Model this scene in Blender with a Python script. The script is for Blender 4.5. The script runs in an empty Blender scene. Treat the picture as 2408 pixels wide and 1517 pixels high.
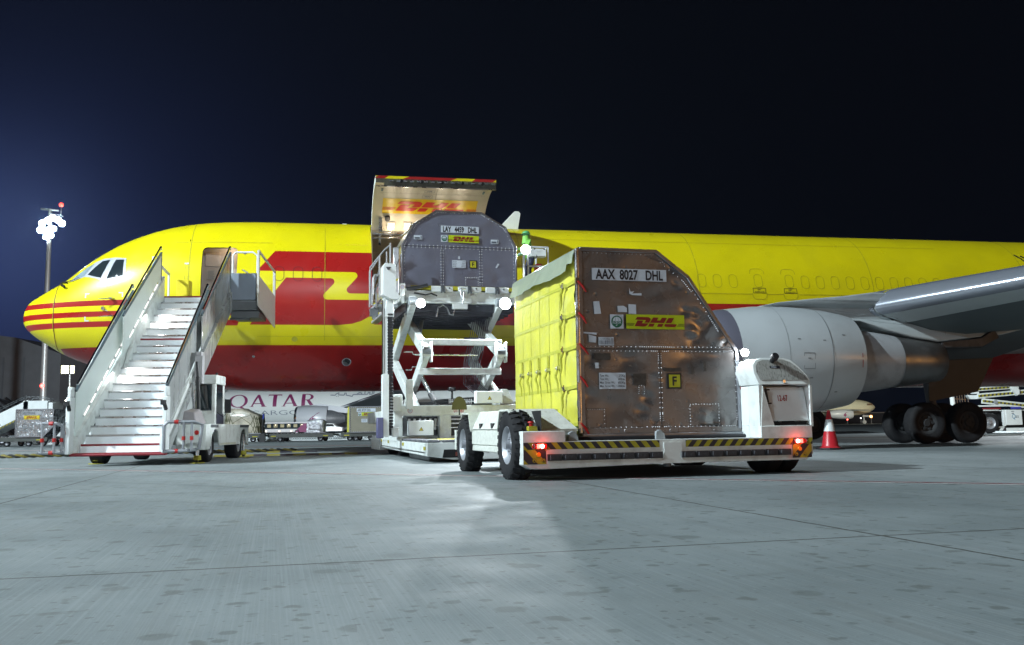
import bpy, bmesh, math, random
from mathutils import Vector, Matrix, Euler
from mathutils.geometry import delaunay_2d_cdt, tessellate_polygon
random.seed(7)
PI = math.pi
R = math.radians
scene = bpy.context.scene
COL = scene.collection

# ------------------------------------------------------------------ camera
cam_d = bpy.data.cameras.new("camera")
cam_d.sensor_width = 36.0
cam_d.lens = 33.0
cam_d.clip_start = 0.05
cam_d.clip_end = 3000.0
cam = bpy.data.objects.new("camera", cam_d)
COL.objects.link(cam)
_p = math.atan(244.5 / (33 / 36 * 2408))
_rl = 0.015
_fw = Vector((0, math.cos(_p), math.sin(_p)))
_up0 = Vector((0, -math.sin(_p), math.cos(_p)))
_up = _up0 * math.cos(_rl) + Vector((1, 0, 0)) * math.sin(_rl)
_rt = _fw.cross(_up)
cam.matrix_world = Matrix(((_rt.x, _up.x, -_fw.x, 0), (_rt.y, _up.y, -_fw.y, 0), (_rt.z, _up.z, -_fw.z, 0.7), (0, 0, 0, 1)))
scene.camera = cam

# ------------------------------------------------------------------ view / exposure
scene.view_settings.view_transform = 'Standard'
scene.view_settings.look = 'None'
scene.view_settings.exposure = 0.0
scene.view_settings.gamma = 1.0
scene.cycles.use_denoising = True
scene.cycles.max_bounces = 6
scene.cycles.sample_clamp_indirect = 4.0
scene.cycles.use_light_tree = True

# ------------------------------------------------------------------ world: night sky
world = bpy.data.worlds.new("World")
scene.world = world
world.use_nodes = True
wn = world.node_tree
for nd in list(wn.nodes): wn.nodes.remove(nd)
def WN(t, **k):
    n = wn.nodes.new(t)
    for a, b in k.items(): setattr(n, a, b)
    return n
def wmath(op, a, b=None, clamp=False):
    n = WN('ShaderNodeMath', operation=op, use_clamp=clamp)
    for i, v in enumerate((a, b)):
        if v is None: continue
        if isinstance(v, (int, float)): n.inputs[i].default_value = v
        else: wn.links.new(v, n.inputs[i])
    return n.outputs[0]
def wdot(src, d):
    n = WN('ShaderNodeVectorMath', operation='DOT_PRODUCT')
    wn.links.new(src, n.inputs[0]); n.inputs[1].default_value = Vector(d).normalized()
    return n.outputs['Value']
def wadd(cols):
    out = None
    for fac, c in cols:
        m = WN('ShaderNodeVectorMath', operation='SCALE')
        m.inputs[0].default_value = c
        if isinstance(fac, (int, float)): m.inputs['Scale'].default_value = fac
        else: wn.links.new(fac, m.inputs['Scale'])
        if out is None: out = m.outputs[0]
        else:
            a = WN('ShaderNodeVectorMath', operation='ADD')
            wn.links.new(out, a.inputs[0]); wn.links.new(m.outputs[0], a.inputs[1]); out = a.outputs[0]
    return out
tc = WN('ShaderNodeTexCoord')
gdir = tc.outputs['Generated']
sep = WN('ShaderNodeSeparateXYZ'); wn.links.new(gdir, sep.inputs[0])
dl = wmath('MAXIMUM', wdot(gdir, (-0.62, 0.78, 0.10)), 0.0)
left = wmath('MULTIPLY', wmath('POWER', dl, 7.0), wmath('POWER', wmath('SUBTRACT', 1.0, wmath('MAXIMUM', sep.outputs['Z'], 0.0), True), 2.5))
mast = wmath('POWER', wmath('MAXIMUM', wdot(gdir, (-0.474, 0.862, 0.178)), 0.0), 260.0)  # halo of the distant mast lamps painted into the sky colour
mast2 = wmath('POWER', wmath('MAXIMUM', wdot(gdir, (-0.46, 0.87, 0.14)), 0.0), 45.0)
low = wmath('POWER', wmath('SUBTRACT', 1.0, wmath('ABSOLUTE', sep.outputs['Z']), True), 9.0)
# warm glow added to the sky behind the camera, for orange container reflections
back = wmath('MAXIMUM', wmath('MULTIPLY', sep.outputs['Y'], -1.0), 0.0)
zb_ = wmath('SUBTRACT', 1.0, wmath('DIVIDE', wmath('ABSOLUTE', wmath('SUBTRACT', sep.outputs['Z'], 0.05)), 0.07), True)
nz = WN('ShaderNodeTexNoise'); nz.inputs['Scale'].default_value = 9.0; nz.inputs['Detail'].default_value = 1.0
wn.links.new(gdir, nz.inputs['Vector'])
nn = wmath('MULTIPLY', wmath('SUBTRACT', nz.outputs['Fac'], 0.42, True), 6.0, True)
warm = wmath('MULTIPLY', wmath('MULTIPLY', wmath('POWER', back, 0.6), zb_), nn)
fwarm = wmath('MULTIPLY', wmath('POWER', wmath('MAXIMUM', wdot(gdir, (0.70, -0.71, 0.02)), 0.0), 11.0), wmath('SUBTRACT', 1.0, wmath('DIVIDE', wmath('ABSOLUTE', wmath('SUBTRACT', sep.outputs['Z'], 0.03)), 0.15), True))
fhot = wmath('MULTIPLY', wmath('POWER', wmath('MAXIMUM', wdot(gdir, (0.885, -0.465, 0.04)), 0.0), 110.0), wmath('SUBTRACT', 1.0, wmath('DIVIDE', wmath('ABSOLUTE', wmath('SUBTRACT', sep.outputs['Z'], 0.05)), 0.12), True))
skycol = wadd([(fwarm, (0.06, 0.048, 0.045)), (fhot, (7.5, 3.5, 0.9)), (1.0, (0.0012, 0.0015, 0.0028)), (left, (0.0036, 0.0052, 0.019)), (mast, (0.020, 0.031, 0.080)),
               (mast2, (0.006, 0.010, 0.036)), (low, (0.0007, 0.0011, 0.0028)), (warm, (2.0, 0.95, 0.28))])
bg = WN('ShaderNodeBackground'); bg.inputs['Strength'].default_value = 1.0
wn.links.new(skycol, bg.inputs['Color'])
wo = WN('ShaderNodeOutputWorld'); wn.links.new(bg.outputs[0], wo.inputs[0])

# ------------------------------------------------------------------ unseen floodlights: key and fills on masts built below, rear spots added bare
def lamp(name, typ, loc, energy, color, size=0.3, target=None, spot=None, blend=0.3, parent=None):
    d = bpy.data.lights.new(name, typ)
    d.energy = energy; d.color = color
    if typ in ('POINT', 'SPOT'): d.shadow_soft_size = size
    if spot: d.spot_size = R(spot); d.spot_blend = blend
    o = bpy.data.objects.new(name, d); COL.objects.link(o)
    o.location = loc
    if target is not None:
        o.rotation_euler = (Vector(target) - Vector(loc)).to_track_quat('-Z', 'Y').to_euler()
    if parent:
        o.parent = parent
    return o
KEY = (-45, -3, 38)
lamp('unseen_floodlight', 'SPOT', KEY, 245000, (0.80, 0.94, 1.0), 0.45, (0, 22, 2), 110, 0.4)
FILL = (-38, -30, 25)
lamp('unseen_floodlight', 'SPOT', FILL, 34000, (0.74, 0.88, 1.0), 0.9, (-6, 22, 1), 110, 0.5)  # unseen fill, placed so the engine keeps the main gear dark
FILL2 = (14, -28, 26)
lamp('unseen_floodlight', 'SPOT', FILL2, 42000, (0.84, 0.95, 1.0), 0.6, (-12.5, 24, 1.5), 19, 0.5)
lamp('unseen_floodlight', 'SPOT', (30, 56, 5.5), 9000, (0.85, 0.95, 1.0), 1.0, (26, 50, 0), 90, 0.5)  # unseen spot added behind the freighter, lights the apron at right
lamp('unseen_floodlight', 'SPOT', (-22, 62, 10.5), 330000, (0.86, 0.95, 1.0), 1.0, (-38, 165, 3), 60, 0.5)  # unseen spot added behind the freighter to light the white jet

# ------------------------------------------------------------------ material helpers
MATS = {}
def mat(name, col, rough=0.5, metal=0.0, var=0.0, vscale=3.0, bump=0.0, bscale=20.0, emit=None, es=1.0, spec=0.5,
        dirt=0.0, dcol=(0.05, 0.045, 0.04), dscale=2.5, trans=0.0, rvar=0.0, stretch=None, coat=0.0, bdist=0.02):
    if name in MATS: return MATS[name]
    m = bpy.data.materials.new(name); m.use_nodes = True
    nt = m.node_tree; b = nt.nodes['Principled BSDF']
    b.inputs['Base Color'].default_value = (*col, 1); b.inputs['Roughness'].default_value = rough
    b.inputs['Metallic'].default_value = metal; b.inputs['Specular IOR Level'].default_value = spec
    b.inputs['Coat Weight'].default_value = coat; b.inputs['Coat Roughness'].default_value = 0.08
    if trans: b.inputs['Transmission Weight'].default_value = trans
    if emit:
        b.inputs['Emission Color'].default_value = (*emit, 1); b.inputs['Emission Strength'].default_value = es
    L = nt.links.new
    vec = None
    if var or bump or dirt or rvar:
        t = nt.nodes.new('ShaderNodeTexCoord'); vec = t.outputs['Object']
        if stretch:
            mp = nt.nodes.new('ShaderNodeMapping'); mp.inputs['Scale'].default_value = stretch
            L(vec, mp.inputs['Vector']); vec = mp.outputs[0]
    def noise(sc, det=4.0):
        n = nt.nodes.new('ShaderNodeTexNoise'); n.inputs['Scale'].default_value = sc; n.inputs['Detail'].default_value = det
        L(vec, n.inputs['Vector']); return n.outputs['Fac']
    def ramp(f, a, c):
        r = nt.nodes.new('ShaderNodeMapRange'); r.inputs['From Min'].default_value = a; r.inputs['From Max'].default_value = c
        L(f, r.inputs['Value']); return r.outputs[0]
    cur = None
    if var:
        mx = nt.nodes.new('ShaderNodeMix'); mx.data_type = 'RGBA'
        mx.inputs[6].default_value = (*[max(0, c * (1 - var)) for c in col], 1)
        mx.inputs[7].default_value = (*[min(1, c * (1 + var)) for c in col], 1)
        L(ramp(noise(vscale), 0.3, 0.7), mx.inputs[0]); cur = mx.outputs[2]
    if dirt:
        mx = nt.nodes.new('ShaderNodeMix'); mx.data_type = 'RGBA'
        if cur: L(cur, mx.inputs[6])
        else: mx.inputs[6].default_value = (*col, 1)
        mx.inputs[7].default_value = (*dcol, 1)
        mu = nt.nodes.new('ShaderNodeMath'); mu.operation = 'MULTIPLY'; mu.inputs[1].default_value = dirt
        L(ramp(noise(dscale, 8.0), 0.50, 0.72), mu.inputs[0]); L(mu.outputs[0], mx.inputs[0]); cur = mx.outputs[2]
    if cur: L(cur, b.inputs['Base Color'])
    if rvar:
        r = nt.nodes.new('ShaderNodeMapRange'); r.inputs['From Min'].default_value = .3; r.inputs['From Max'].default_value = .7
        r.inputs['To Min'].default_value = max(0.02, rough - rvar); r.inputs['To Max'].default_value = min(1, rough + rvar)
        L(noise(vscale * 1.7), r.inputs['Value']); L(r.outputs[0], b.inputs['Roughness'])
    if bump:
        bp = nt.nodes.new('ShaderNodeBump'); bp.inputs['Strength'].default_value = bump; bp.inputs['Distance'].default_value = bdist
        L(noise(bscale), bp.inputs['Height']); L(bp.outputs[0], b.inputs['Normal'])
    MATS[name] = m
    return m

yellow = mat('yellow_paint', (0.74, 0.645, 0.004), 0.32, var=0.05, vscale=0.8, coat=0.25, rvar=0.06, dirt=0.16, dcol=(0.46, 0.42, 0.02), dscale=1.1, bump=0.2, bscale=0.9, bdist=0.03)
red = mat('red_paint', (0.36, 0.012, 0.010), 0.30, var=0.06, vscale=0.8, coat=0.3, rvar=0.06)
line_dark = mat('seam_line', (0.40, 0.37, 0.012), 0.6)
line_red = mat('seam_line_red', (0.14, 0.01, 0.012), 0.6)
white = mat('white_paint', (0.74, 0.78, 0.76), 0.38, var=0.04, dirt=0.45, dcol=(0.30, 0.29, 0.26), dscale=5.0, bump=0.05, bscale=30)
whitec = mat('clean_white_paint', (0.78, 0.82, 0.82), 0.35, var=0.04, dirt=0.12, dcol=(0.4, 0.4, 0.4))
whitew = mat('worn_white_paint', (0.64, 0.66, 0.60), 0.55, var=0.08, vscale=9, dirt=0.40, dcol=(0.34, 0.34, 0.30), dscale=22, bump=0.2, bscale=40)
grey = mat('grey_paint', (0.33, 0.36, 0.38), 0.42, var=0.06, dirt=0.3)
dgrey = mat('dark_grey_paint', (0.10, 0.11, 0.12), 0.45, var=0.15, dirt=0.3)
nacelle = mat('nacelle_paint', (0.46, 0.50, 0.52), 0.33, var=0.04, vscale=0.7, coat=0.2, rvar=0.05, dirt=0.15, dcol=(0.3, 0.31, 0.31), dscale=1.6)
nacelle_line = mat('nacelle_seam', (0.20, 0.22, 0.23), 0.6)
fairing_m = mat('fairing_paint', (0.42, 0.46, 0.47), 0.36, var=0.05, vscale=0.8, dirt=0.2, dcol=(0.26, 0.27, 0.27))
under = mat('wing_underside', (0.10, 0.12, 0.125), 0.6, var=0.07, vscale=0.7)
steel = mat('brushed_steel', (0.55, 0.56, 0.58), 0.28, 1.0, var=0.08, vscale=3, rvar=0.08)
slatm = mat('polished_slat', (0.24, 0.26, 0.30), 0.22, 0.4)
alu = mat('aluminium', (0.62, 0.63, 0.66), 0.36, 1.0, var=0.10, vscale=4, rvar=0.1, bump=0.15, bscale=5)
chrome = mat('bright_metal', (0.85, 0.86, 0.88), 0.15, 1.0)
exh = mat('nozzle_metal', (0.22, 0.22, 0.22), 0.38, 0.8, var=0.15, vscale=2.0, rvar=0.1)
rubber = mat('tyre_rubber', (0.018, 0.018, 0.020), 0.8, spec=.25, var=0.2, vscale=8, bump=0.2, bscale=30, dirt=0.2, dcol=(0.06, 0.055, 0.05))
rimm = mat('wheel_rim', (0.36, 0.37, 0.40), 0.4, 0.4, var=0.1, dirt=0.3)
black = mat('black_plastic', (0.015, 0.015, 0.017), 0.5)
blackm = mat('matt_black', (0.008, 0.008, 0.009), 0.85)
glass = mat('dark_glass', (0.02, 0.03, 0.035), 0.06, spec=1.0, coat=0.4)
glassl = mat('pale_windscreen_glass', (0.30, 0.38, 0.42), 0.08, spec=1.0, coat=0.5, var=0.1)
redp = mat('bright_red_paint', (0.42, 0.015, 0.012), 0.4)
darkred = mat('dark_red_edge', (0.22, 0.012, 0.02), 0.45)
hazy = mat('hazard_yellow', (0.38, 0.34, 0.02), 0.5, var=0.1, vscale=8, dirt=0.35, dcol=(0.12, 0.11, 0.03), dscale=9)
hazk = mat('hazard_black', (0.028, 0.026, 0.035), 0.5, dirt=0.2, dcol=(0.08, 0.08, 0.08))
liner = mat('beige_liner', (0.58, 0.52, 0.40), 0.42, var=0.05, vscale=1.5)
linerd = mat('vestibule_wall', (0.42, 0.35, 0.30), 0.5, var=0.06)
signy = mat('sign_yellow', (0.78, 0.52, 0.0), 0.35)
signg = mat('label_yellow', (0.50, 0.60, 0.012), 0.4)
signr = mat('sign_red', (0.62, 0.035, 0.012), 0.35)
signdr = mat('label_red', (0.23, 0.016, 0.014), 0.4)
paper = mat('label_white', (0.60, 0.66, 0.74), 0.5, var=0.05, vscale=12)
ink = mat('ink_black', (0.012, 0.012, 0.018), 0.5)
inkr = mat('ink_red', (0.36, 0.02, 0.02), 0.5)
inkg = mat('ink_grey', (0.10, 0.12, 0.16), 0.5)
green = mat('ok_green', (0.012, 0.13, 0.07), 0.5)

def E_(name, col, s): return mat(name, (0.8, 0.8, 0.8), 0.5, emit=col, es=s)
led = E_('floodlight_led', (0.88, 0.95, 1.0), 60)
ledm = E_('mast_led', (0.80, 0.95, 1.0), 400)
strip = E_('strip_led', (1.0, 0.94, 0.9), 1.3)
warmb = E_('warm_bulb', (1.0, 0.86, 0.62), 60)
redl = E_('red_lamp', (1.0, 0.05, 0.03), 5)
redhot = E_('red_lamp_core', (1.0, 0.25, 0.2), 14)
ambl = E_('amber_lamp', (1.0, 0.75, 0.1), 8)
yell = E_('yellow_flood', (1.0, 0.92, 0.45), 14)

# ------------------------------------------------------------------ mesh builder
def frame_from(d):
    d = Vector(d).normalized()
    a = Vector((0, 0, 1)) if abs(d.z) < 0.9 else Vector((1, 0, 0))
    x = a.cross(d).normalized(); y = d.cross(x)
    return x, y, d
class MB:
    def __init__(self): self.v = []; self.f = []; self.m = []
    def add(self, vs, fs, m=0):
        o = len(self.v); self.v += [tuple(p) for p in vs]
        self.f += [tuple(i + o for i in f) for f in fs]; self.m += [m] * len(fs)
        return self
    def box(self, x0, x1, y0, y1, z0, z1, m=0):
        return self.add([(x0, y0, z0), (x1, y0, z0), (x1, y1, z0), (x0, y1, z0), (x0, y0, z1), (x1, y0, z1), (x1, y1, z1), (x0, y1, z1)],
                        [(0, 3, 2, 1), (4, 5, 6, 7), (0, 1, 5, 4), (1, 2, 6, 5), (2, 3, 7, 6), (3, 0, 4, 7)], m)
    def hexa(self, p, m=0):   # 8 points: bottom ring 0-3, top ring 4-7
        return self.add(p, [(0, 3, 2, 1), (4, 5, 6, 7), (0, 1, 5, 4), (1, 2, 6, 5), (2, 3, 7, 6), (3, 0, 4, 7)], m)
    def bar(self, a, b, w, h, m=0, up=(0, 0, 1)):
        a = Vector(a); b = Vector(b); d = (b - a).normalized(); upv = Vector(up)
        if abs(d.dot(upv)) > 0.99: upv = Vector((0, 1, 0))
        x = d.cross(upv).normalized(); y = x.cross(d)
        c = [(-w / 2, -h / 2), (w / 2, -h / 2), (w / 2, h / 2), (-w / 2, h / 2)]
        return self.hexa([a + x * i + y * j for i, j in c] + [b + x * i + y * j for i, j in c], m)
    def prism(self, pts, o, ex, ey, d, m=0):   # polygon in (ex,ey) at o, extruded by vector d
        o = Vector(o); ex = Vector(ex); ey = Vector(ey); d = Vector(d); n = len(pts)
        A = [o + ex * p[0] + ey * p[1] for p in pts]; B = [p + d for p in A]
        self.add(A + B, [(i, (i + 1) % n, n + (i + 1) % n, n + i) for i in range(n)], m)
        tri = tessellate_polygon([[Vector((p[0], p[1], 0)) for p in pts]])
        self.add(A, [tuple(t) for t in tri], m); self.add(B, [tuple(t) for t in tri], m)
        return self
    def poly(self, pts, m=0, fn=None):
        tri = tessellate_polygon([[Vector((p[0], p[1], 0)) for p in pts]])
        return self.add([fn(*p) if fn else (p[0], p[1], 0) for p in pts], [tuple(t) for t in tri], m)
    def cyl(self, a, b, r0, r1=None, n=16, m=0, cap=True):
        r1 = r0 if r1 is None else r1; a = Vector(a); b = Vector(b); x, y, d = frame_from(b - a)
        vs = [a + (x * math.cos(2 * PI * i / n) + y * math.sin(2 * PI * i / n)) * r0 for i in range(n)] + \
             [b + (x * math.cos(2 * PI * i / n) + y * math.sin(2 * PI * i / n)) * r1 for i in range(n)]
        fs = [(i, (i + 1) % n, n + (i + 1) % n, n + i) for i in range(n)]
        if cap: fs += [tuple(range(n - 1, -1, -1)), tuple(range(n, 2 * n))]
        return self.add(vs, fs, m)
    def tube(self, pts, r, n=8, m=0, cap=True):
        pts = [Vector(p) for p in pts]; rs = r if isinstance(r, (list, tuple)) else [r] * len(pts)
        vs = []; px = None
        for i, p in enumerate(pts):
            d = (pts[min(i + 1, len(pts) - 1)] - pts[max(i - 1, 0)]).normalized()
            if px is None: x, y, _ = frame_from(d)
            else:
                x = (px - d * px.dot(d)).normalized(); y = d.cross(x)
            px = x
            vs += [p + (x * math.cos(2 * PI * k / n) + y * math.sin(2 * PI * k / n)) * rs[i] for k in range(n)]
        fs = []
        for i in range(len(pts) - 1):
            for k in range(n):
                fs.append((i * n + k, i * n + (k + 1) % n, (i + 1) * n + (k + 1) % n, (i + 1) * n + k))
        if cap: fs += [tuple(range(n - 1, -1, -1)), tuple(range((len(pts) - 1) * n, len(pts) * n))]
        return self.add(vs, fs, m)
    def lathe(self, prof, o, axis, n=32, m=0, closed=False):  # prof: (radius, height along axis)
        o = Vector(o); x, y, d = frame_from(axis); vs = []
        for r, h in prof:
            for k in range(n):
                a = 2 * PI * k / n; vs.append(o + d * h + (x * math.cos(a) + y * math.sin(a)) * r)
        fs = []; N = len(prof)
        for i in range(N if closed else N - 1):
            j = (i + 1) % N
            for k in range(n): fs.append((i * n + k, i * n + (k + 1) % n, j * n + (k + 1) % n, j * n + k))
        return self.add(vs, fs, m)
    def ball(self, c, r, n=12, m=0, sc=(1, 1, 1)):
        c = Vector(c); vs = []; fs = []
        for i in range(n // 2 + 1):
            t = PI * i / (n // 2)
            for k in range(n):
                a = 2 * PI * k / n
                vs.append(c + Vector((r * sc[0] * math.sin(t) * math.cos(a), r * sc[1] * math.sin(t) * math.sin(a), r * sc[2] * math.cos(t))))
        for i in range(n // 2):
            for k in range(n): fs.append((i * n + k, (i + 1) * n + k, (i + 1) * n + (k + 1) % n, i * n + (k + 1) % n))
        return self.add(vs, fs, m)
    def text(self, s, size, fn, m=0, bold=0.0, sx=1.0, align='LEFT', maxlen=None):
        vs, fs, w = text_geo(s, bold)
        off = {'LEFT': 0, 'CENTER': -w * size * sx / 2, 'RIGHT': -w * size * sx}[align]
        return self.add([fn(p[0] * size * sx + off, p[1] * size) for p in vs], fs, m)
    def xf(self, M):
        self.v = [tuple(M @ Vector(p)) for p in self.v]; return self
    def build(self, name, mats, parent=None, smooth=35, bevel=0, seg=1, label=None, loc=None):
        me = bpy.data.meshes.new(name); me.from_pydata(self.v, [], self.f)
        if not isinstance(mats, (list, tuple)): mats = [mats]
        for q in mats: me.materials.append(q)
        if len(mats) > 1: me.polygons.foreach_set('material_index', self.m)
        bm = bmesh.new(); bm.from_mesh(me)
        bmesh.ops.remove_doubles(bm, verts=bm.verts, dist=1e-5)
        bmesh.ops.recalc_face_normals(bm, faces=bm.faces); bm.to_mesh(me); bm.free()
        if smooth:
            me.polygons.foreach_set('use_smooth', [True] * len(me.polygons)); me.set_sharp_from_angle(angle=R(smooth))
        o = bpy.data.objects.new(name, me); COL.objects.link(o)
        if parent: o.parent = parent
        if label: o['label'] = label
        if loc: o.location = loc
        if bevel:
            b = o.modifiers.new('bevel', 'BEVEL'); b.width = bevel; b.segments = seg; b.limit_method = 'ANGLE'; b.angle_limit = R(40)
        return o
_tg = {}
def text_geo(s, bold=0.0):
    k = (s, bold)
    if k in _tg: return _tg[k]
    c = bpy.data.curves.new('t', 'FONT'); c.body = s; c.size = 1.0; c.offset = bold; c.resolution_u = 3
    o = bpy.data.objects.new('t', c); COL.objects.link(o)
    dg = bpy.context.evaluated_depsgraph_get(); me = o.evaluated_get(dg).to_mesh()
    vs = [(v.co.x, v.co.y) for v in me.vertices]; fs = [tuple(p.vertices) for p in me.polygons]
    o.evaluated_get(dg).to_mesh_clear()
    bpy.data.objects.remove(o); bpy.data.curves.remove(c)
    if vs:
        x0 = min(p[0] for p in vs); vs = [(p[0] - x0, p[1]) for p in vs]; w = max(p[0] for p in vs)
    else: w = 0
    _tg[k] = (vs, fs, w)
    return _tg[k]
def thing(name, label, cat, loc=(0, 0, 0), rz=0, group=None):
    o = bpy.data.objects.new(name, None); COL.objects.link(o); o.empty_display_size = 0.2
    o.location = loc; o.rotation_euler = (0, 0, rz); o['label'] = label; o['category'] = cat
    if group: o['group'] = group
    return o
def tag(o, label, cat, group=None):
    o['label'] = label; o['category'] = cat
    if group: o['group'] = group
    return o
def struct(o): o['kind'] = 'structure'; return o
def copy_tree(o, parent=None):
    c = o.copy(); COL.objects.link(c); c.parent = parent
    for ch in list(o.children): copy_tree(ch, c)
    return c
def pip(x, y, P):
    c = False; j = len(P) - 1
    for i in range(len(P)):
        xi, yi = P[i]; xj, yj = P[j]
        if (yi > y) != (yj > y) and x < (xj - xi) * (y - yi) / (yj - yi) + xi: c = not c
        j = i
    return c
def pchip(X, Y):
    X = list(map(float, X)); Y = list(map(float, Y)); N = len(X)
    h = [X[i + 1] - X[i] for i in range(N - 1)]; d = [(Y[i + 1] - Y[i]) / h[i] for i in range(N - 1)]
    m = [d[0]] + [0] * (N - 2) + [d[-1]]
    for i in range(1, N - 1):
        if d[i - 1] * d[i] > 0:
            w1 = 2 * h[i] + h[i - 1]; w2 = h[i] + 2 * h[i - 1]; m[i] = (w1 + w2) / (w1 / d[i - 1] + w2 / d[i])
    def f(x):
        x = min(max(x, X[0]), X[-1]); i = 0
        while i < N - 2 and x > X[i + 1]: i += 1
        t = (x - X[i]) / h[i]
        return (2*t**3-3*t*t+1)*Y[i]+(t**3-2*t*t+t)*h[i]*m[i]+(-2*t**3+3*t*t)*Y[i+1]+(t**3-t*t)*h[i]*m[i+1]
    return f
def densify(P, step, closed=True):
    out = []; n = len(P)
    for i in range(n if closed else n - 1):
        a = P[i]; b = P[(i + 1) % n]; L = math.hypot(b[0] - a[0], b[1] - a[1]); k = max(1, int(math.ceil(L / step)))
        out += [(a[0] + (b[0] - a[0]) * j / k, a[1] + (b[1] - a[1]) * j / k) for j in range(k)]
    if not closed: out.append(P[-1])
    return out
def rrect(x0, x1, y0, y1, r, n=4):
    P = []
    for cx, cy, a0 in ((x1 - r, y1 - r, 0), (x0 + r, y1 - r, 90), (x0 + r, y0 + r, 180), (x1 - r, y0 + r, 270)):
        for k in range(n + 1):
            a = R(a0 + 90 * k / n); P.append((cx + r * math.cos(a), cy + r * math.sin(a)))
    return P
def patch(P, step):   # triangulated polygon with inner points so that it can be bent onto a curved surface
    P = densify(P, step); n = len(P)
    xs = [p[0] for p in P]; ys = [p[1] for p in P]
    V = [Vector(p) for p in P]
    x = min(xs) + step * .5
    while x < max(xs):
        y = min(ys) + step * .5
        while y < max(ys):
            if pip(x, y, P): V.append(Vector((x, y)))
            y += step
        x += step
    r = delaunay_2d_cdt(V, [(i, (i + 1) % n) for i in range(n)], [], 0, 1e-5)
    vs = [(v.x, v.y) for v in r[0]]; fs = []
    for f in r[2]:
        cx = sum(vs[i][0] for i in f) / 3; cy = sum(vs[i][1] for i in f) / 3
        if pip(cx, cy, P): fs.append(tuple(f))
    return vs, fs
def ribbon(mb, path, w, fn, m=0, closed=False):   # thin painted line of width w along a 2-d path
    n = len(path); L = []; Rr = []
    for i in range(n):
        a = path[(i - 1) % n] if (closed or i > 0) else path[0]; b = path[(i + 1) % n] if (closed or i < n - 1) else path[-1]
        dx, dy = b[0] - a[0], b[1] - a[1]; q = math.hypot(dx, dy) or 1; nx, ny = -dy / q * w / 2, dx / q * w / 2
        L.append(fn(path[i][0] + nx, path[i][1] + ny)); Rr.append(fn(path[i][0] - nx, path[i][1] - ny))
    fs = [(i, (i + 1) % n, n + (i + 1) % n, n + i) for i in range(n if closed else n - 1)]
    mb.add(L + Rr, fs, m)

# the courier's logo, traced once: units of the sign (1087 wide, 251 high), y up
LOGO = dict(letters=[
    [(845,190),(1050,191),(1075,200),(1090,216),(1092,235),(1080,262),(1062,289),(972,287),(1003,250),(998,243),(805,238)],
    [(848,252),(960,254),(925,298),(1050,300),(1020,335),(1000,348),(975,354),(940,355),(790,352)],
    [(1140,194),(1243,196),(1210,246),(1272,247),(1305,196),(1400,198),(1340,290),(1080,288)],
    [(1070,303),(1167,304),(1135,356),(1038,355)], [(1235,306),(1332,307),(1299,357),(1204,356)],
    [(1430,198),(1535,199),(1478,291),(1370,290)],
    [(1360,306),(1585,308),(1562,345),(1545,358),(1385,357),(1355,350),(1345,332)]],
    bars=[[(642,299),(797,299),(790,307),(642,307)], [(642,316),(786,316),(780,324),(642,324)], [(642,335),(773,335),(767,343),(642,343)],
          [(1615,302),(1727,302),(1727,310),(1609,310)], [(1602,319),(1727,319),(1727,327),(1597,327)], [(1590,338),(1727,338),(1727,346),(1585,346)]])
def logo(mb, fn, w, mL, mB, step=None, h=None, depth_fn=None):
    k = w / 1087.0; ky = (h / 251.0) if h else k
    for key, m in (('letters', mL), ('bars', mB)):
        for P in LOGO[key]:
            Q = [((x - 640) * k, (398 - y) * ky) for x, y in P]
            if step:
                vs, fs = patch(Q, step); mb.add([fn(*v) for v in vs], fs, m)
            else: mb.poly(Q, m, fn)

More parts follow.
